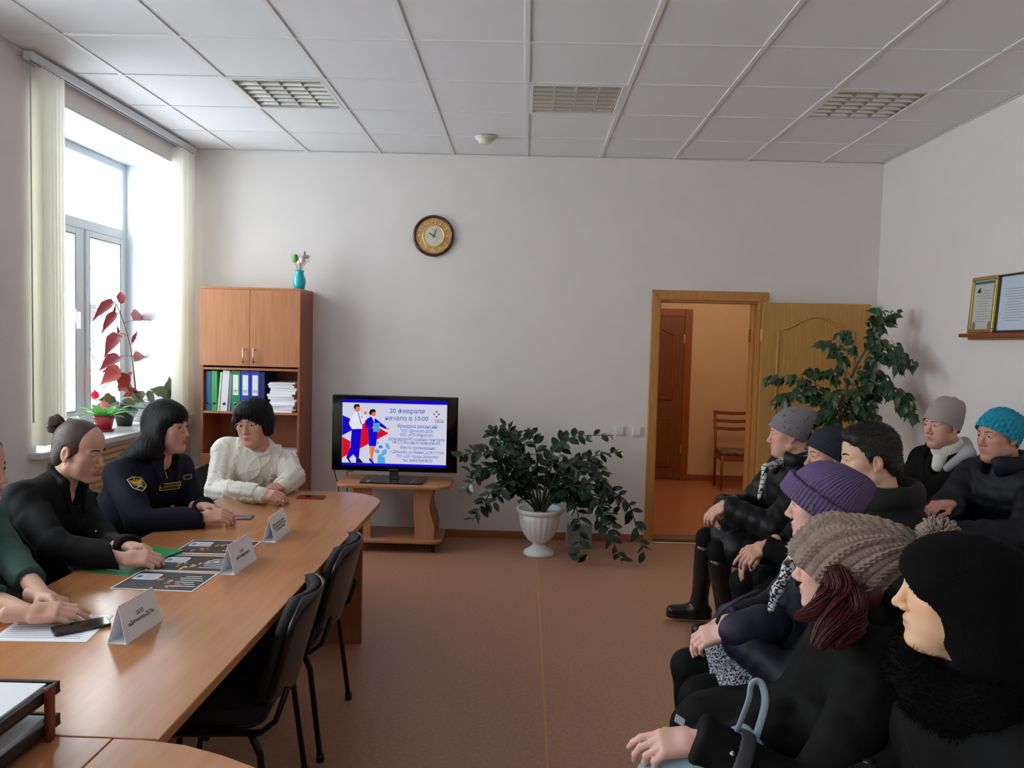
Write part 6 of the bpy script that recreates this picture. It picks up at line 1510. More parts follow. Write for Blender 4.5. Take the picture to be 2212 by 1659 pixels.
# ---- 4: woman in a white cable sweater --------------------------------------------------
def w_sweater():
    p = Person('woman in a white cable-knit sweater and glasses, hands clasped on the table end', atY(546, 912, 4.52), (262, 8, 4), 290, (-1.74, 4.76, .58), shw=.18, sc=1.05)
    p.setarm('R', atZ(566, 1070, .80), elbow=atY(468, 1060, 4.40)); p.setarm('L', atZ(613, 1050, .80), elbow=atY(634, 1030, 4.50)); p.sitlegs(.25)
    p.body((206, 152, 130), [dict(side='R', f=(.88, -.38, .08), back=(0, -.6, .8), curl=(.5, .5, .55, .6), thumb=.5), dict(side='L', f=(-.45, -.85, .0), back=(.3, -.3, .9), curl=(.6, .6, .6, .6), thumb=.6)], dict(full=.9, w=1.05, cheek=1.05), blush=.4)
    p.eyes((-.25, 0), brow=(34, 26, 24), iris=M_IRISB, browh=.001)
    Bm = p.B
    def cable(P):
        q = (P-p.hip)@Bm; x, y, z = q[:, 0], q[:, 1], q[:, 2]; d = np.zeros(len(P))
        fr = (y > -.02)
        for cx_ in (-.115, .115): u = x-cx_; w_ = np.sin(z*PI/.035)*.011; d += .007*(np.exp(-((u-w_)/.008)**2)+np.exp(-((u+w_)/.008)**2))
        d += .005*(np.exp(-((np.abs(x)-.07*np.abs(np.sin(z*PI/.13)))/.007)**2)+np.exp(-((np.abs(x)-.035*np.abs(np.sin(z*PI/.13+1.5)))/.007)**2))*(np.abs(x) < .085)
        for sd in 'RL':
            S0, E0, W0 = p.arm[sd]
            for a, b in ((S0, E0), (E0, W0)):
                ba = b-a; L = np.linalg.norm(ba); t = (P-a)@ba/L; o = P-a-t[:, None]*ba/L; dist = np.linalg.norm(o, axis=1); k = (t > 0) & (t < L) & (dist < .085)
                e1 = unit(np.cross(ba, (0, 0, 1.0)+.3*p.f)); e2 = np.cross(ba/L, e1); th = np.arctan2(o@e2, o@e1)
                d += k*.0055*np.abs(np.sin(th*4))*(.6+.4*np.abs(np.sin(t*PI/.028+np.sign(np.sin(th*4)))))
        return d+.0012*np.sin(z*PI/.006)
    p.coat(KNITW, 'cable_sweater', girth=1.2, arm=(.066, .060, .050), skirt=0, seed=14, fold=.004, h=.0062, disp=cable, belly=1.12, lowcut=.45, cut=s_ell(p.NB+p.f*.05+p.up*.05, (.055, .06, .05), p.B))
    collar_ring(p, .068, .072, .011, 1.3, .012, .018, -12, 'ribbed_neckband', KNITW, .005)
    for sd in 'RL':
        S0, E0, W0 = p.arm[sd]; u = unit(W0-E0); C = Solid(); C.cone(W0-u*.07, W0-u*.002, .046, .043); p.solid(C, 'ribbed_cuff', KNITW, .006)
    S_ = Solid(); S_.ell((0, -.020, .040), (.105, .118, .098)); S_.cone((.085, -.01, .0), (.082, .0, -.052), .042, .032, .04); S_.cone((-.085, -.01, .0), (-.084, .0, -.052), .042, .032, .04); S_.ell((0, .045, .075), (.072, .055, .04), .03); S_.ell((0, -.07, -.03), (.07, .05, .06), .03)
    S_.c(s_ell((0, .120, -.035), (.066, .088, .078)), .012); p.local(S_, 'bobbed_hair', HAIRB, .0062, vgroove(40, .0022, 6))
    gm = mat('spectacle_wire', (150, 140, 120), .25, metal=1.0); g = thing('spectacles', p.loc(0, .1, 0), 'thin wire-rimmed round spectacles worn by the woman in the white sweater', 'glasses')
    for sg in (-1, 1):
        c = np.array((sg*.033, .1005, -.004)); MB().tube([p.loc(c[0]+.024*math.cos(a), c[1]-.006*abs(math.cos(a))*(1 if sg*math.cos(a) > 0 else 0), c[2]+.020*math.sin(a)) for a in np.linspace(0, 2*PI, 26)], .0011, 6).build('rim', gm, g, True)
        MB().tube([p.loc(sg*.057, .096, .002), p.loc(sg*.072, .06, .004), p.loc(sg*.080, .0, .002)], .0011, 6).build('temple', gm, g, True)
    MB().tube([p.loc(-.009, .1005, .0), p.loc(0, .103, .003), p.loc(.009, .1005, .0)], .0011, 6).build('bridge', gm, g, True)
    p.trousers(PANTS); p.boots(LEATH, .08)
    return p
# ---- 5: woman with the studded grey hat --------------------------------------------------
def w_studs():
    p = Person('woman in a studded grey hat, black puffer coat and tall leather boots', atY(1702, 937, 4.25), (168, 3, 0), 184, (1.57, 4.32, .60), shw=.17)
    p.setarm('L', atY(1566, 1092, 4.16), hint=(.5, -.8, -.9), a=.30, b=.27); p.setarm('R', atY(1560, 1092, 4.26), hint=(.3, .8, -.9), a=.30, b=.27)
    p.setleg('R', (1.105, 4.53, .105), hint=(-.9, 0, .9)); p.setleg('L', (1.20, 4.27, .085), hint=(-.9, 0, .9))
    p.body((214, 164, 146), [dict(side='L', f=(-.75, .1, -.55), back=(-.5, -.5, .7), curl=(.35, .35, .4, .45), thumb=.4), dict(side='R', f=(-.6, -.5, -.5), back=(-.6, .3, .7), curl=(.4, .45, .5, .5), thumb=.5)], dict(full=.7, nose=1.05), blush=.5, lip=(.45, .14, .15))
    p.eyes((0, 0), brow=(80, 62, 50)); p.coat(COATP, 'puffer_coat', girth=1.08, arm=(.076, .070, .060), skirt=.75, seed=15, fold=.006, quilt=.005, h=.010, cut=s_ell(p.NB+p.f*.10+p.up*.02, (.04, .06, .10), p.B))
    collar_ring(p, .085, .088, .024, 1.9, .012, .0, 8, 'turned_collar', COATP, .008, lambda P: .004*wav(P, 3, 60), s_ell(p.NB+p.f*.11, (.045, .07, .09), p.B))
    pl = bpy.data.materials.new('plaid_wool'); pl.use_nodes = True; N = pl.node_tree.nodes; L = pl.node_tree.links; tc = N.new('ShaderNodeTexCoord'); sp = N.new('ShaderNodeSeparateXYZ'); L.new(tc.outputs['Object'], sp.inputs[0]); outs = []
    for ax, sc_ in (('Z', 42), ('Y', 42)):
        a = N.new('ShaderNodeMath'); a.operation = 'MULTIPLY'; a.inputs[1].default_value = sc_; L.new(sp.outputs[ax], a.inputs[0]); b = N.new('ShaderNodeMath'); b.operation = 'FRACT'; L.new(a.outputs[0], b.inputs[0]); c = N.new('ShaderNodeMath'); c.operation = 'LESS_THAN'; c.inputs[1].default_value = .16; L.new(b.outputs[0], c.inputs[0]); outs.append(c)
    mx = N.new('ShaderNodeMath'); mx.operation = 'MAXIMUM'; L.new(outs[0].outputs[0], mx.inputs[0]); L.new(outs[1].outputs[0], mx.inputs[1]); m2 = N.new('ShaderNodeMix'); m2.data_type = 'RGBA'; m2.inputs[6].default_value = (*lin((206, 204, 200)), 1); m2.inputs[7].default_value = (*lin((26, 26, 30)), 1); L.new(mx.outputs[0], m2.inputs[0]); L.new(m2.outputs[2], N['Principled BSDF'].inputs['Base Color']); N['Principled BSDF'].inputs['Roughness'].default_value = .9
    S_ = Solid(); c = p.NB+p.up*.02; S_.u(s_torus(c, p.B, .066, .068, .018, 1.8), .01, (c-.13, c+.13)); q0 = p.NB+p.f*.085; q1 = atY(1655, 1010, 4.17); q2 = atY(1640, 1075, 4.12); S_.cone(q0, q1, .018, .020, .02); S_.cone(q1, q2, .020, .010, .02); p.solid(S_, 'plaid_scarf', pl, .006, lambda P: .003*wav(P, 8, 80))
    hm = mat('grey_jersey', (122, 116, 120), .8, bump=.1, bscale=300)
    ho = p.beanie(hm, 'grey_hat', tilt=26, c0=(0, -.006, .026), a0=.084, b0=.107, drop=.03, high=.105, slouch=(0, -.075, .012), p=.55, disp=lambda a, s_, v: .004*v*math.sin(3*a+6*v)+.003*math.sin(a*2+s_*30)*v)
    me = ho.data; r = random.Random(4); co = [v.co for v in me.vertices]; nm = [v.normal.copy() for v in me.vertices]; n = 96
    for i in range(46):
        row = r.randint(8, 36); j = int((row*37+i*29) % n); k = row*n+j; MB().sphere(tuple(co[k]), .0032, 8, 6).build('stud', M_BLK, ho, True)
    MB().sphere(p.loc(-.079, -.006, -.046), .0045, 10, 8).build('earring', SILV, p.root, True)
    p.trousers(TIGHT, 'leggings', (.085, .057, .05), end=.30); p.boots(LEATH, .35, (.063, .047), fdir=(-1, .05, 0))
    return p
# ---- 6: woman with the navy hat --------------------------------------------------------------
def w_navy():
    p = Person('woman in a navy ribbed hat between the grey hat and the dark-haired man', atY(1790, 984, 3.55), (180, 2, 0), 186, (1.57, 3.60, .60))
    p.setarm('L', atY(1652, 1180, 3.42), hint=(.5, -.8, -.9), a=.30, b=.27); p.setarm('R', atY(1640, 1195, 3.55), hint=(.3, .8, -.9), a=.30, b=.27); p.sitlegs(.40)
    p.body((208, 158, 138), [dict(side='L', f=(-.6, -.1, -.35), back=(-.4, -.6, .7), curl=(.25, .45, .5, .55), thumb=.2), dict(side='R', f=(-.8, -.3, -.4), back=(-.5, .1, .8), curl=(.3, .35, .4, .4), thumb=.5)], dict(w=.98))
    p.eyes((.1, 0), brow=(40, 30, 28)); p.coat(COATB, arm=(.068, .060, .050), seed=16, fold=.008, skirt=.8); collar_ring(p, .08, .084, .022, 1.9, .01, 0, 6, 'collar', COATB, .008)
    p.beanie(mat('navy_knit', (32, 36, 54), .9), 'navy_hat', tilt=30, c0=(0, -.006, .022), drop=.03, high=.10, slouch=(0, -.03, .0), nth=260, disp=lambda a, s_, v: .0035*abs(math.sin(32*a)))
    p.trousers(PANTS); p.boots(LEATH, .12, sides='RL'); return p
# ---- 7: dark-haired man ---------------------------------------------------------------------------
def man():
    p = Person('bareheaded man with short dark hair in a dark jacket', atY(1876, 989, 2.95), (170, 6, 0), 186, (1.54, 3.02, .60), shw=.195, sc=1.04)
    p.setarm('L', (1.22, 2.86, .72), a=.31, b=.28); p.setarm('R', (1.20, 3.12, .72), a=.31, b=.28); p.sitlegs(.42)
    p.body((222, 178, 152), [dict(side='L', f=(-1, .3, -.1), curl=(.5, .5, .5, .5)), dict(side='R', f=(-1, -.3, -.1), curl=(.5, .5, .5, .5))], dict(male=True, w=1.0, nose=1.05), blush=.25, lipk=.4, h=.0032)
    p.eyes((0, -.15), brow=(26, 20, 18), browr=.0036)
    p.coat(mat('dark_olive_jacket', (13, 14, 13), .8, bump=.15, bscale=300, spec=.2), 'jacket', girth=1.12, arm=(.076, .066, .054), seed=17, fold=.009); collar_ring(p, .092, .098, .032, 1.6, .012, -.02, 10, 'hood_collar', mat('hood_cloth', (12, 13, 12), .85, bump=.2, bscale=200), .009, lambda P: .007*wav(P, 3, 45))
    collar_ring(p, .064, .066, .008, 2.4, .012, .0, 0, 'shirt_collar', mat('grey_shirt', (120, 124, 130), .8), .005)
    S_ = Solid(); S_.ell((0, -.014, .038), (.081, .100, .0965)); S_.ell((0, .035, .085), (.062, .052, .028), .03); S_.ell((0, -.075, -.03), (.066, .038, .05), .025); S_.i(s_plane((0, .058, .05), (0, .66, -.75)), .006); S_.c(s_ell((0, -.09, -.11), (.12, .08, .045)), .01)
    for s_ in (-1, 1): S_.cone((s_*.072, .010, .02), (s_*.072, .006, -.012), .010, .005, .012); S_.c(s_ell((s_*.085, -.010, -.014), (.024, .022, .034)), .006)
    ho = p.local(S_, 'short_hair', HAIRM, .0052, lambda P: .003*np.abs(wav(P, 5, 120))+.0015*wav(P, 6, 320))
    P = np.array([v.co for v in ho.data.vertices]); N_ = np.array([v.normal for v in ho.data.vertices]); fuzz(P, N_, 6000, .009, .0009, HAIRM, 'hair_tips', ho, 3, .5)
    p.trousers(PANTS); p.boots(LEATH, .1); return p
# ---- 8: woman with the purple hat --------------------------------------------------------------------
def w_purple():
    p = Person('woman in a purple ribbed knit hat and navy jacket with a patterned scarf', atY(1776, 1088, 2.42), (157, 3, 0), 176, (1.07, 2.52, .60), shw=.16)
    p.setarm('L', atY(1572, 1362, 2.44), hint=(.5, -.8, -.9)); p.setarm('R', atY(1565, 1345, 2.54), hint=(.3, .8, -.9)); p.sitlegs(.42, .09)
    p.body((226, 178, 164), [dict(side='L', f=(-.8, .2, -.35), back=(-.4, -.5, .75), curl=(.45, .5, .5, .5), thumb=.5), dict(side='R', f=(-.85, -.1, -.3), back=(-.3, .3, .85), curl=(.4, .4, .4, .4), thumb=.5)], dict(w=.97, nose=1.0), blush=.35, h=.003, lip=(.46, .16, .17))
    p.eyes((0, 0), brow=(120, 96, 80)); p.coat(NAVY, 'navy_jacket', arm=(.068, .062, .054), cuff=-.03, seed=18, fold=.010, h=.010, cut=s_ell(p.NB+p.f*.10+p.up*.0, (.035, .06, .13), p.B))
    collar_ring(p, .082, .086, .024, 1.9, .008, 0, 6, 'collar', NAVY, .008, None, s_ell(p.NB+p.f*.11, (.04, .07, .09), p.B))
    pat = mat('patterned_scarf_cloth', (206, 210, 216), .8, rgb2=(18, 20, 28), vscale=130, detail=2); pat.node_tree.nodes['Color Ramp'].color_ramp.elements[0].position = .47; pat.node_tree.nodes['Color Ramp'].color_ramp.elements[1].position = .52
    S_ = Solid(); q = [atY(1722, 1175, 2.36), atY(1705, 1225, 2.32), atY(1680, 1275, 2.30), atY(1665, 1315, 2.30)]
    S_.u(s_torus(p.NB+p.up*.012, p.B, .066, .070, .017, 1.8), .01, (p.NB-.13, p.NB+.13)); S_.cone(p.NB+p.f*.07-p.x*.03, q[0], .020, .018, .02)
    for i in range(3): S_.cone(q[i], q[i+1], .018-.001*i, .017-.003*i, .02)
    p.solid(S_, 'patterned_scarf', pat, .006, lambda P: .003*wav(P, 8, 90))
    pm = mat('purple_knit', (98, 82, 120), .9, bump=.3, bscale=350)
    rib = lambda a, s_, v: .0045*(abs(math.sin(30*a))**.7)
    ho = p.beanie(pm, 'purple_hat', tilt=34, c0=(0, -.004, .016), a0=.087, b0=.110, drop=.038, high=.108, slouch=(0, -.065, -.012), nth=480, nt=60, p=.55, disp=lambda a, s_, v: rib(a, s_, v)*(1-.3*v)-.006*max(0, v-.8)*5)
    V = []; F = []; hd = p.hat; n = 480; prof = [(-.042, .004), (-.046, .010), (-.040, .0155), (.010, .0165), (.018, .014), (.020, .008), (.016, .002)]
    for hh, off in prof:
        for j in range(n): a = 2*PI*j/n; e = off+.0045*(abs(math.sin(30*a))**.7)*(1 if .003 < off else .3); V.append(hd['c0']+hd['ax']*hh+hd['axx']*(.087+e)*math.cos(a)+hd['ay']*(.110+e)*math.sin(a))
    for i in range(len(prof)-1):
        for j in range(n): F.append((i*n+j, i*n+(j+1) % n, (i+1)*n+(j+1) % n, (i+1)*n+j))
    cf = meshobj('hat_cuff', p.H+(np.array(V)*p.sc)@p.R.T, np.array(F), pm, ho, True)
    l, nn = hit(cf, 1752, 1096)
    if l is not None: u = unit(np.array((.3, .0, 1))-nn*(np.array((.3, 0, 1))@nn)); flat('hat_tab', [(-.006, -.009), (.006, -.009), (.006, .009), (-.006, .009)], M_BLK, ho, l+nn*.001, np.cross(u, nn), u, 0, .002)
    p.locks([p.loc(-.066, -.005, -.03), p.loc(-.068, .0, -.10), atY(1728, 1202, 2.36), atY(1694, 1218, 2.29)], [.014, .016, .012, .005], 110, .0013, mat('blonde_hair', (150, 124, 84), .5, var=.2, vscale=80), 'blonde_hair', None, 3)
    tw = mat('tweed', (170, 174, 182), .85, rgb2=(22, 24, 32), vscale=170, detail=3); tw.node_tree.nodes['Color Ramp'].color_ramp.elements[0].position = .47; tw.node_tree.nodes['Color Ramp'].color_ramp.elements[1].position = .54
    T = Solid()
    for h0, k, a in p.leg.values(): T.cone(h0, h0+(k-h0)*.70, .12, .098, .09)
    p.solid(T, 'tweed_skirt', tw, .012, lambda P: .004*wav(P, 2, 40)); p.trousers(TIGHT, 'leggings', (.08, .062, .046)); p.boots(LEATH, .12); return p
# ---- 9: woman with the cable hat and pompom ------------------------------------------------------------
def w_pompom():
    p = Person('woman with dark red hair in a chunky beige pompom hat, holding a pale blue bag', atY(1806, 1220, 2.0), (150, 4, 0), 168, (.97, 2.03, .60), shw=.165)
    p.setarm('L', atY(1500, 1600, 1.74), hint=(.8, -.5, -.75), a=.31, b=.29); p.setarm('R', (.62, 1.90, .60), hint=(.3, .8, -.9), a=.31, b=.28); p.sitlegs(.44, .10)
    p.body((226, 180, 164), [dict(side='L', f=(-.95, -.05, -.10), back=(-.15, -.45, .88), curl=(.30, .42, .55, .62), thumb=.6, spread=.25), dict(side='R', f=(-.9, -.4, -.1), back=(-.2, .2, .9), curl=(.5, .5, .5, .5))], dict(w=.97, nose=1.02), blush=.4, h=.0028, lip=(.44, .15, .15))
    p.eyes((0, .05), brow=(70, 50, 42)); co = p.coat(COATB, 'black_coat', girth=1.06, arm=(.076, .072, .064), seed=19, fold=.010, h=.009, skirt=.9, cuff=.0, freq=30)
    H_ = Solid(); c = p.NB-p.f*.03; H_.u(s_torus(c, p.B@np.array(Matrix.Rotation(math.radians(12), 3, 'X')), .105, .105, .040, 1.25), .01, (c-.22, c+.22)); H_.ell(p.NB-p.f*.12-p.up*.04, (.12, .07, .10), .06, p.B); p.solid(H_, 'coat_hood', COATB, .010, lambda P: .009*wav(P, 6, 36))
    S0, E0, W0 = p.arm['L']; u = unit(W0-E0); q = W0-u*.10; C = Solid(); C.u(s_torus(q, np.stack([unit(np.cross(u, (0, 0, 1.0))), np.cross(u, unit(np.cross(u, (0, 0, 1.0)))), u], 1), .073, .073, .006, 3.2), .01, (q-.11, q+.11)); p.solid(C, 'cuff_strap', mat('strap_cloth', (52, 54, 62), .55), .0055)
    for px in ((1840, 1350), (1655, 1465), (1582, 1628)):
        l, n = hit(co, *px)
        if l is not None: p.button(l, n, .0062, SILV, 'snap_button')
    km = mat('beige_wool', (158, 138, 124), .95, bump=.4, bscale=300, rgb2=(134, 114, 102), vscale=30)
    NC = 26
    def knit(a, s_, v):
        c_ = a*NC/(2*PI); k = int(c_); u_ = c_-k-.5; y = s_/.026
        if k % 2 == 0:
            w_ = .24*math.sin(2*PI*y); return .0118*max(math.exp(-((u_-w_)/.17)**2)*(.7+.3*math.cos(2*PI*y)), math.exp(-((u_+w_)/.17)**2)*(.7-.3*math.cos(2*PI*y)))
        return -.002+.0045*math.exp(-(u_/.36)**4)*(.4+.6*abs(math.sin(2*PI*y*1.6+u_*2)))
    ho = p.beanie(km, 'cable_hat', tilt=34, c0=(0, .000, .0), a0=.090, b0=.116, drop=.040, high=.130, slouch=(0, -.135, -.030), nth=468, nt=170, p=.52, disp=knit)
    tp = p.loc(*(p.hat['top']+np.array((0, -.03, .012)))); r = np.random.RandomState(3); n = 900; d = r.normal(size=(n, 3)); d /= np.linalg.norm(d, axis=1, keepdims=True); V = []; F = []
    for k in range(n):
        e = tp+d[k]*r.uniform(.046, .058); b = tp+d[k]*.012; s1 = unit(np.cross(d[k], r.normal(size=3)))*.0028; s2 = np.cross(d[k], s1); mid = (b+e)/2+s1*r.uniform(-1, 1)
        i0 = len(V)
        for q, w_ in ((b, .6), (mid, 1.0), (e, .75)):
            for a in range(4): V.append(q+w_*(s1*math.cos(a*PI/2)+s2*math.sin(a*PI/2)))
        for rr in range(2):
            for a in range(4): F.append((i0+rr*4+a, i0+rr*4+(a+1) % 4, i0+rr*4+4+(a+1) % 4, i0+rr*4+4+a))
        F.append((i0+8, i0+9, i0+10, i0+11))
    pm = meshobj('pompom', np.array(V), np.array(F), mat('pompom_wool', (166, 150, 138), .95, rgb2=(118, 102, 92), vscale=24), ho, True); tag(pm, kind='stuff')
    S_ = Solid(); S_.ell(p.loc(0, -.045, -.04), (.078, .07, .09), .04, p.R); S_.cone(p.loc(-.05, -.02, -.05), atY(1822, 1300, 1.92), .034, .036, .03); ho2 = p.solid(S_, 'red_hair', HAIRR, .006)
    p.locks([p.loc(-.075, -.005, .0), atY(1812, 1250, 1.90), atY(1812, 1300, 1.87), atY(1795, 1350, 1.84), atY(1762, 1400, 1.82)], [.02, .034, .040, .038, .014], 420, .0017, HAIRR, 'hair_strands', ho2, 5)
    p.locks([p.loc(-.072, .008, -.03), atY(1788, 1275, 1.88), atY(1762, 1318, 1.86), atY(1714, 1336, 1.86)], [.010, .018, .024, .008], 160, .0016, HAIRR, 'hair_strands', ho2, 8)
    p.locks([p.loc(-.070, -.02, -.02), atY(1842, 1290, 1.87), atY(1838, 1350, 1.84), atY(1800, 1400, 1.82)], [.02, .032, .034, .012], 240, .0017, HAIRR, 'hair_strands', ho2, 9)
    p.trousers(PANTS); p.boots(LEATH, .12); return p
# ---- 10: woman in a black hood, nearest ----------------------------------------------------------------------
def w_hood():
    p = Person('woman in a black hooded coat with fur collar, nearest at the right edge', atY(2068, 1270, 1.50), (160, 2, 0), 172, (1.04, 1.56, .60), shw=.18, sc=1.03)
    p.setarm('L', (.86, 1.36, .68), hint=(.5, -.9, -.5), a=.31, b=.28); p.setarm('R', (.72, 1.56, .68), a=.31, b=.28); p.sitlegs(.42)
    p.body((232, 188, 152), [dict(side='L', f=(-1, .3, -.1), curl=(.5, .5, .5, .5)), dict(side='R', f=(-1, -.3, -.1), curl=(.5, .5, .5, .5))], dict(w=1.0, full=.35, nose=1.0, crown=.84), blush=.3, h=.0028, lip=(.50, .22, .20), lipk=.5)
    p.eyes((0, 0), brow=(30, 24, 22)); co = p.coat(COATB, 'black_coat', girth=1.14, arm=(.082, .076, .066), seed=20, fold=.010, h=.010, skirt=.9, chest=1.05, freq=30)
    hm = mat('black_knit_hood', (8, 8, 9), .95, bump=.3, bscale=220, spec=.15)
    S_ = Solid(); S_.ell((0, -.016, .026), (.089, .110, .082)); S_.cone((0, -.03, -.02), (0, -.055, -.16), .092, .100, .05); S_.ell((0, .022, .028), (.080, .072, .054), .03); S_.i(s_plane((0, .058, -.045), (0, .86, -.50)), .010); p.local(S_, 'black_hood', hm, .006, lambda P: .0035*wav(P, 5, 55)+.001*np.sin(P[:, 2]*900))
    fm = mat('black_fur', (7, 6, 6), .9, spec=.1); F_ = Solid(); c = p.NB-p.up*.022; F_.u(s_torus(c, p.B@np.array(Matrix.Rotation(math.radians(6), 3, 'X')), .115, .125, .052, 1.15), .01, (c-.26, c+.26)); fo = p.solid(F_, 'fur_collar', fm, .010, lambda P: .012*wav(P, 6, 60))
    P = np.array([v.co for v in fo.data.vertices]); N_ = np.array([v.normal for v in fo.data.vertices]); fuzz(P, N_, 9000, .020, .0009, fm, 'fur_strands', fo, 5)
    bm = mat('dark_button', (34, 34, 36), .25)
    for px in ((1853, 1536), (1876, 1646)):
        l, n = hit(co, *px)
        if l is not None: p.button(l, n, .013, bm, 'coat_button', .007)
    p.trousers(PANTS); p.boots(LEATH, .12); return p
# ---- 11, 12: the two by the right wall --------------------------------------------------------------------------
def w_beige():
    p = Person('woman in a beige jersey hat and white turtleneck by the right wall', atY(2036, 917, 4.25), (197, 2, 0), 200, (2.52, 4.34, .60), shw=.175)
    p.setarm('L', (2.02, 4.12, .74), a=.30, b=.27); p.setarm('R', (2.05, 4.40, .74), a=.30, b=.27); p.sitlegs(.38)
    p.body((216, 164, 146), [dict(side='L', f=(-1, .3, -.1), curl=(.5, .5, .5, .5)), dict(side='R', f=(-1, -.3, -.1), curl=(.5, .5, .5, .5))], dict(full=.6, w=1.02, smile=.4), blush=.5)
    p.eyes((.1, 0), brow=(90, 70, 58)); p.coat(COATB, 'black_coat', girth=1.12, arm=(.076, .068, .056), seed=21, fold=.008, cut=s_ell(p.NB+p.f*.10+p.up*.01, (.055, .07, .11), p.B))
    collar_ring(p, .064, .068, .016, 2.6, .022, .004, -6, 'turtleneck', KNITW, .006, lambda P: .0022*np.sin(np.arctan2((P-p.NB)@p.x, (P-p.NB)@p.f)*44))
    S_ = Solid(); S_.cone(p.NB+p.f*.045, p.tor(.95)+p.f*.085, .044, .034); p.solid(S_, 'sweater_front', KNITW, .009)
    gl = mat('grey_lining', (166, 166, 168), .7); H_ = Solid()
    H_.cone(p.NB-p.x*.075+p.f*.10-p.up*.05, p.NB-p.x*.125+p.f*.0+p.up*.012, .022, .034, .03); H_.cone(p.NB-p.x*.125+p.up*.012, p.NB-p.f*.12+p.up*.01, .034, .036, .03); p.solid(H_, 'hood_lining', gl, .008, lambda P: .006*wav(P, 2, 60))
    K = Solid(); K.cone(p.NB+p.x*.10+p.f*.08-p.up*.02, p.NB+p.x*.12-p.f*.03+p.up*.035, .018, .03, .02); K.cone(p.NB+p.x*.10+p.f*.08-p.up*.02, p.NB+p.x*.06+p.f*.13-p.up*.14, .018, .02, .02); p.solid(K, 'collar_flap', COATB, .008)
    p.beanie(mat('beige_jersey', (158, 150, 146), .85, bump=.08, bscale=300), 'beige_hat', tilt=26, c0=(0, -.006, .024), a0=.085, b0=.107, drop=.034, high=.112, slouch=(0, -.034, .014), p=.5, disp=lambda a, s_, v: .004*v*math.sin(4*a+5*v))
    p.trousers(PANTS); p.boots(LEATH, .12); return p
def w_teal():
    p = Person('woman in a turquoise knit hat and navy padded coat by the right wall', atY(2158, 940, 3.75), (190, 3, 0), 196, (2.52, 3.80, .60), shw=.185)
    p.setarm('L', (2.02, 3.52, .80), hint=(.4, -.9, -.6), a=.31, b=.28); p.setarm('R', atY(2050, 1090, 3.62), hint=(.2, .9, -.6), a=.31, b=.28); p.sitlegs(.38)
    p.body((206, 152, 132), [dict(side='L', f=(-.8, .5, -.2), curl=(.5, .5, .5, .5)), dict(side='R', f=(-.8, -.3, .0), back=(-.2, -.2, .9), curl=(.5, .5, .5, .5))], dict(full=.8, w=1.04), blush=.45)
    p.eyes((0, 0), brow=(60, 46, 40)); p.coat(NAVY, 'padded_coat', girth=1.16, arm=(.084, .078, .066), seed=22, fold=.009, quilt=.007); collar_ring(p, .09, .094, .030, 1.7, .014, .0, 8, 'collar', NAVY, .009, lambda P: .006*wav(P, 3, 50), s_ell(p.NB+p.f*.13, (.03, .07, .09), p.B))
    p.beanie(mat('turquoise_knit', (20, 142, 168), .9, bump=.3, bscale=250), 'turquoise_hat', tilt=34, c0=(0, -.004, .020), a0=.088, b0=.108, drop=.034, high=.100, slouch=(0, -.06, -.016), nth=200, nt=60, p=.6, disp=lambda a, s_, v: .003*math.sin(18*a)*math.sin(s_*190)+.002*math.sin(30*a))
    p.trousers(PANTS); p.boots(LEATH, .12); return p
PEOPLE = {}
for fn in (w_green, w_bun, w_uniform, w_sweater, w_studs, w_navy, man, w_purple, w_pompom, w_hood, w_beige, w_teal): PEOPLE[fn.__name__] = fn()
# chairs under the sitters
for nm, az, lb in (('w_green', 0, 'black visitor chair under the woman in dark green'), ('w_bun', -4, 'black visitor chair under the woman with the hair bun'), ('w_uniform', -12, 'black visitor chair under the woman in uniform'), ('w_sweater', 312, 'black visitor chair under the woman in the white sweater'), ('w_studs', 184, 'black visitor chair under the woman in the studded hat'), ('w_navy', 184, 'black visitor chair under the woman in the navy hat'), ('man', 184, 'black visitor chair under the dark-haired man'), ('w_purple', 176, 'black visitor chair under the woman in the purple hat'), ('w_pompom', 168, 'black visitor chair under the woman in the pompom hat'), ('w_hood', 172, 'black visitor chair under the hooded woman'), ('w_beige', 196, 'black visitor chair under the woman in the beige hat'), ('w_teal', 194, 'black visitor chair under the woman in the turquoise hat')):
    h = PEOPLE[nm].hip; copy_tree(CH0, place(h[0], h[1], math.radians(az)), lb)
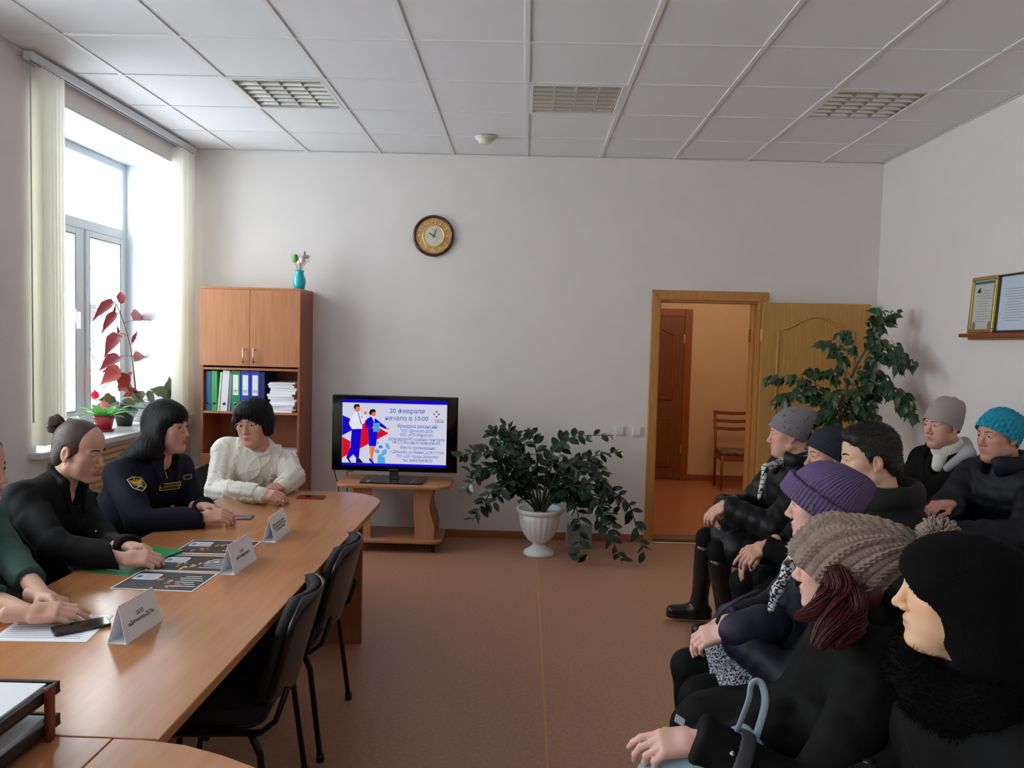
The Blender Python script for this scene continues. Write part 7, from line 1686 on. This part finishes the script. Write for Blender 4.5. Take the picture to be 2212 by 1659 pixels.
# pale blue handbag on the lap of the woman in the pompom hat, navy bag on the lap beside her
hb = thing('handbag', (.43, 1.74, .56), 'pale blue handbag on the lap of the woman in the pompom hat', 'bag')
M_BAGB = mat('pale_blue_leather', (150, 172, 186), .55, bump=.1, bscale=300)
RB = np.array(Matrix.Rotation(.10, 3, 'Z') @ Matrix.Rotation(-.36, 3, 'Y')); cb = np.array((.475, 1.745, .625))
B_ = Solid(); B_.u(s_box(cb, (.125, .030, .055), .022, RB), .01, (cb-.19, cb+.19)); P_, F_ = B_.mesh(.008, 1); meshobj('bag_body', P_+B_.grad(P_)*(.003*wav(P_, 5, 50))[:, None], F_, M_BAGB, hb, True)
c = atY(1634, 1498, 1.70); e_ = cb+RB@np.array((.10, -.01, .07))
MB().tube(spline([e_+(-.012, .0, 0), c+(-.018, .0, -.02), c+(-.013, 0, .018), c+(.0, 0, .03), c+(.013, 0, .018), c+(.020, 0, -.03), e_+(.035, .0, -.01)], 30), .0085, 8, flat=.45).build('bag_handle', M_BAGB, hb, True)
l = atY(1468, 1556, 1.70); flat('bag_tag', [(-.012, -.008), (.012, -.008), (.012, .008), (-.012, .008)], mat('bag_tag', (190, 204, 214), .5), hb, l, (.8, 0, -.5), (.3, .4, .8), 0, .002)
nb = thing('shoulder_bag', (.78, 2.35, .62), 'soft navy bag on the lap of the woman in the purple hat', 'bag')
M_BAGN = mat('navy_satin', (18, 22, 46), .6, bump=.15, bscale=60); c1 = atY(1590, 1345, 2.36)
B_ = Solid(); B_.ell(c1+(.05, .03, -.035), (.10, .05, .06)); B_.ell(c1+(.10, .03, -.01), (.08, .05, .06), .03); P_, F_ = B_.mesh(.009, 1); meshobj('bag_body', P_+B_.grad(P_)*(.008*wav(P_, 3, 60))[:, None], F_, M_BAGN, nb, True)
MB().tube([atY(1640, 1275, 2.34), atY(1600, 1292, 2.31), atY(1560, 1315, 2.31), atY(1548, 1345, 2.33)], .009, 8, flat=.4).build('bag_strap', M_BAGN, nb, True)
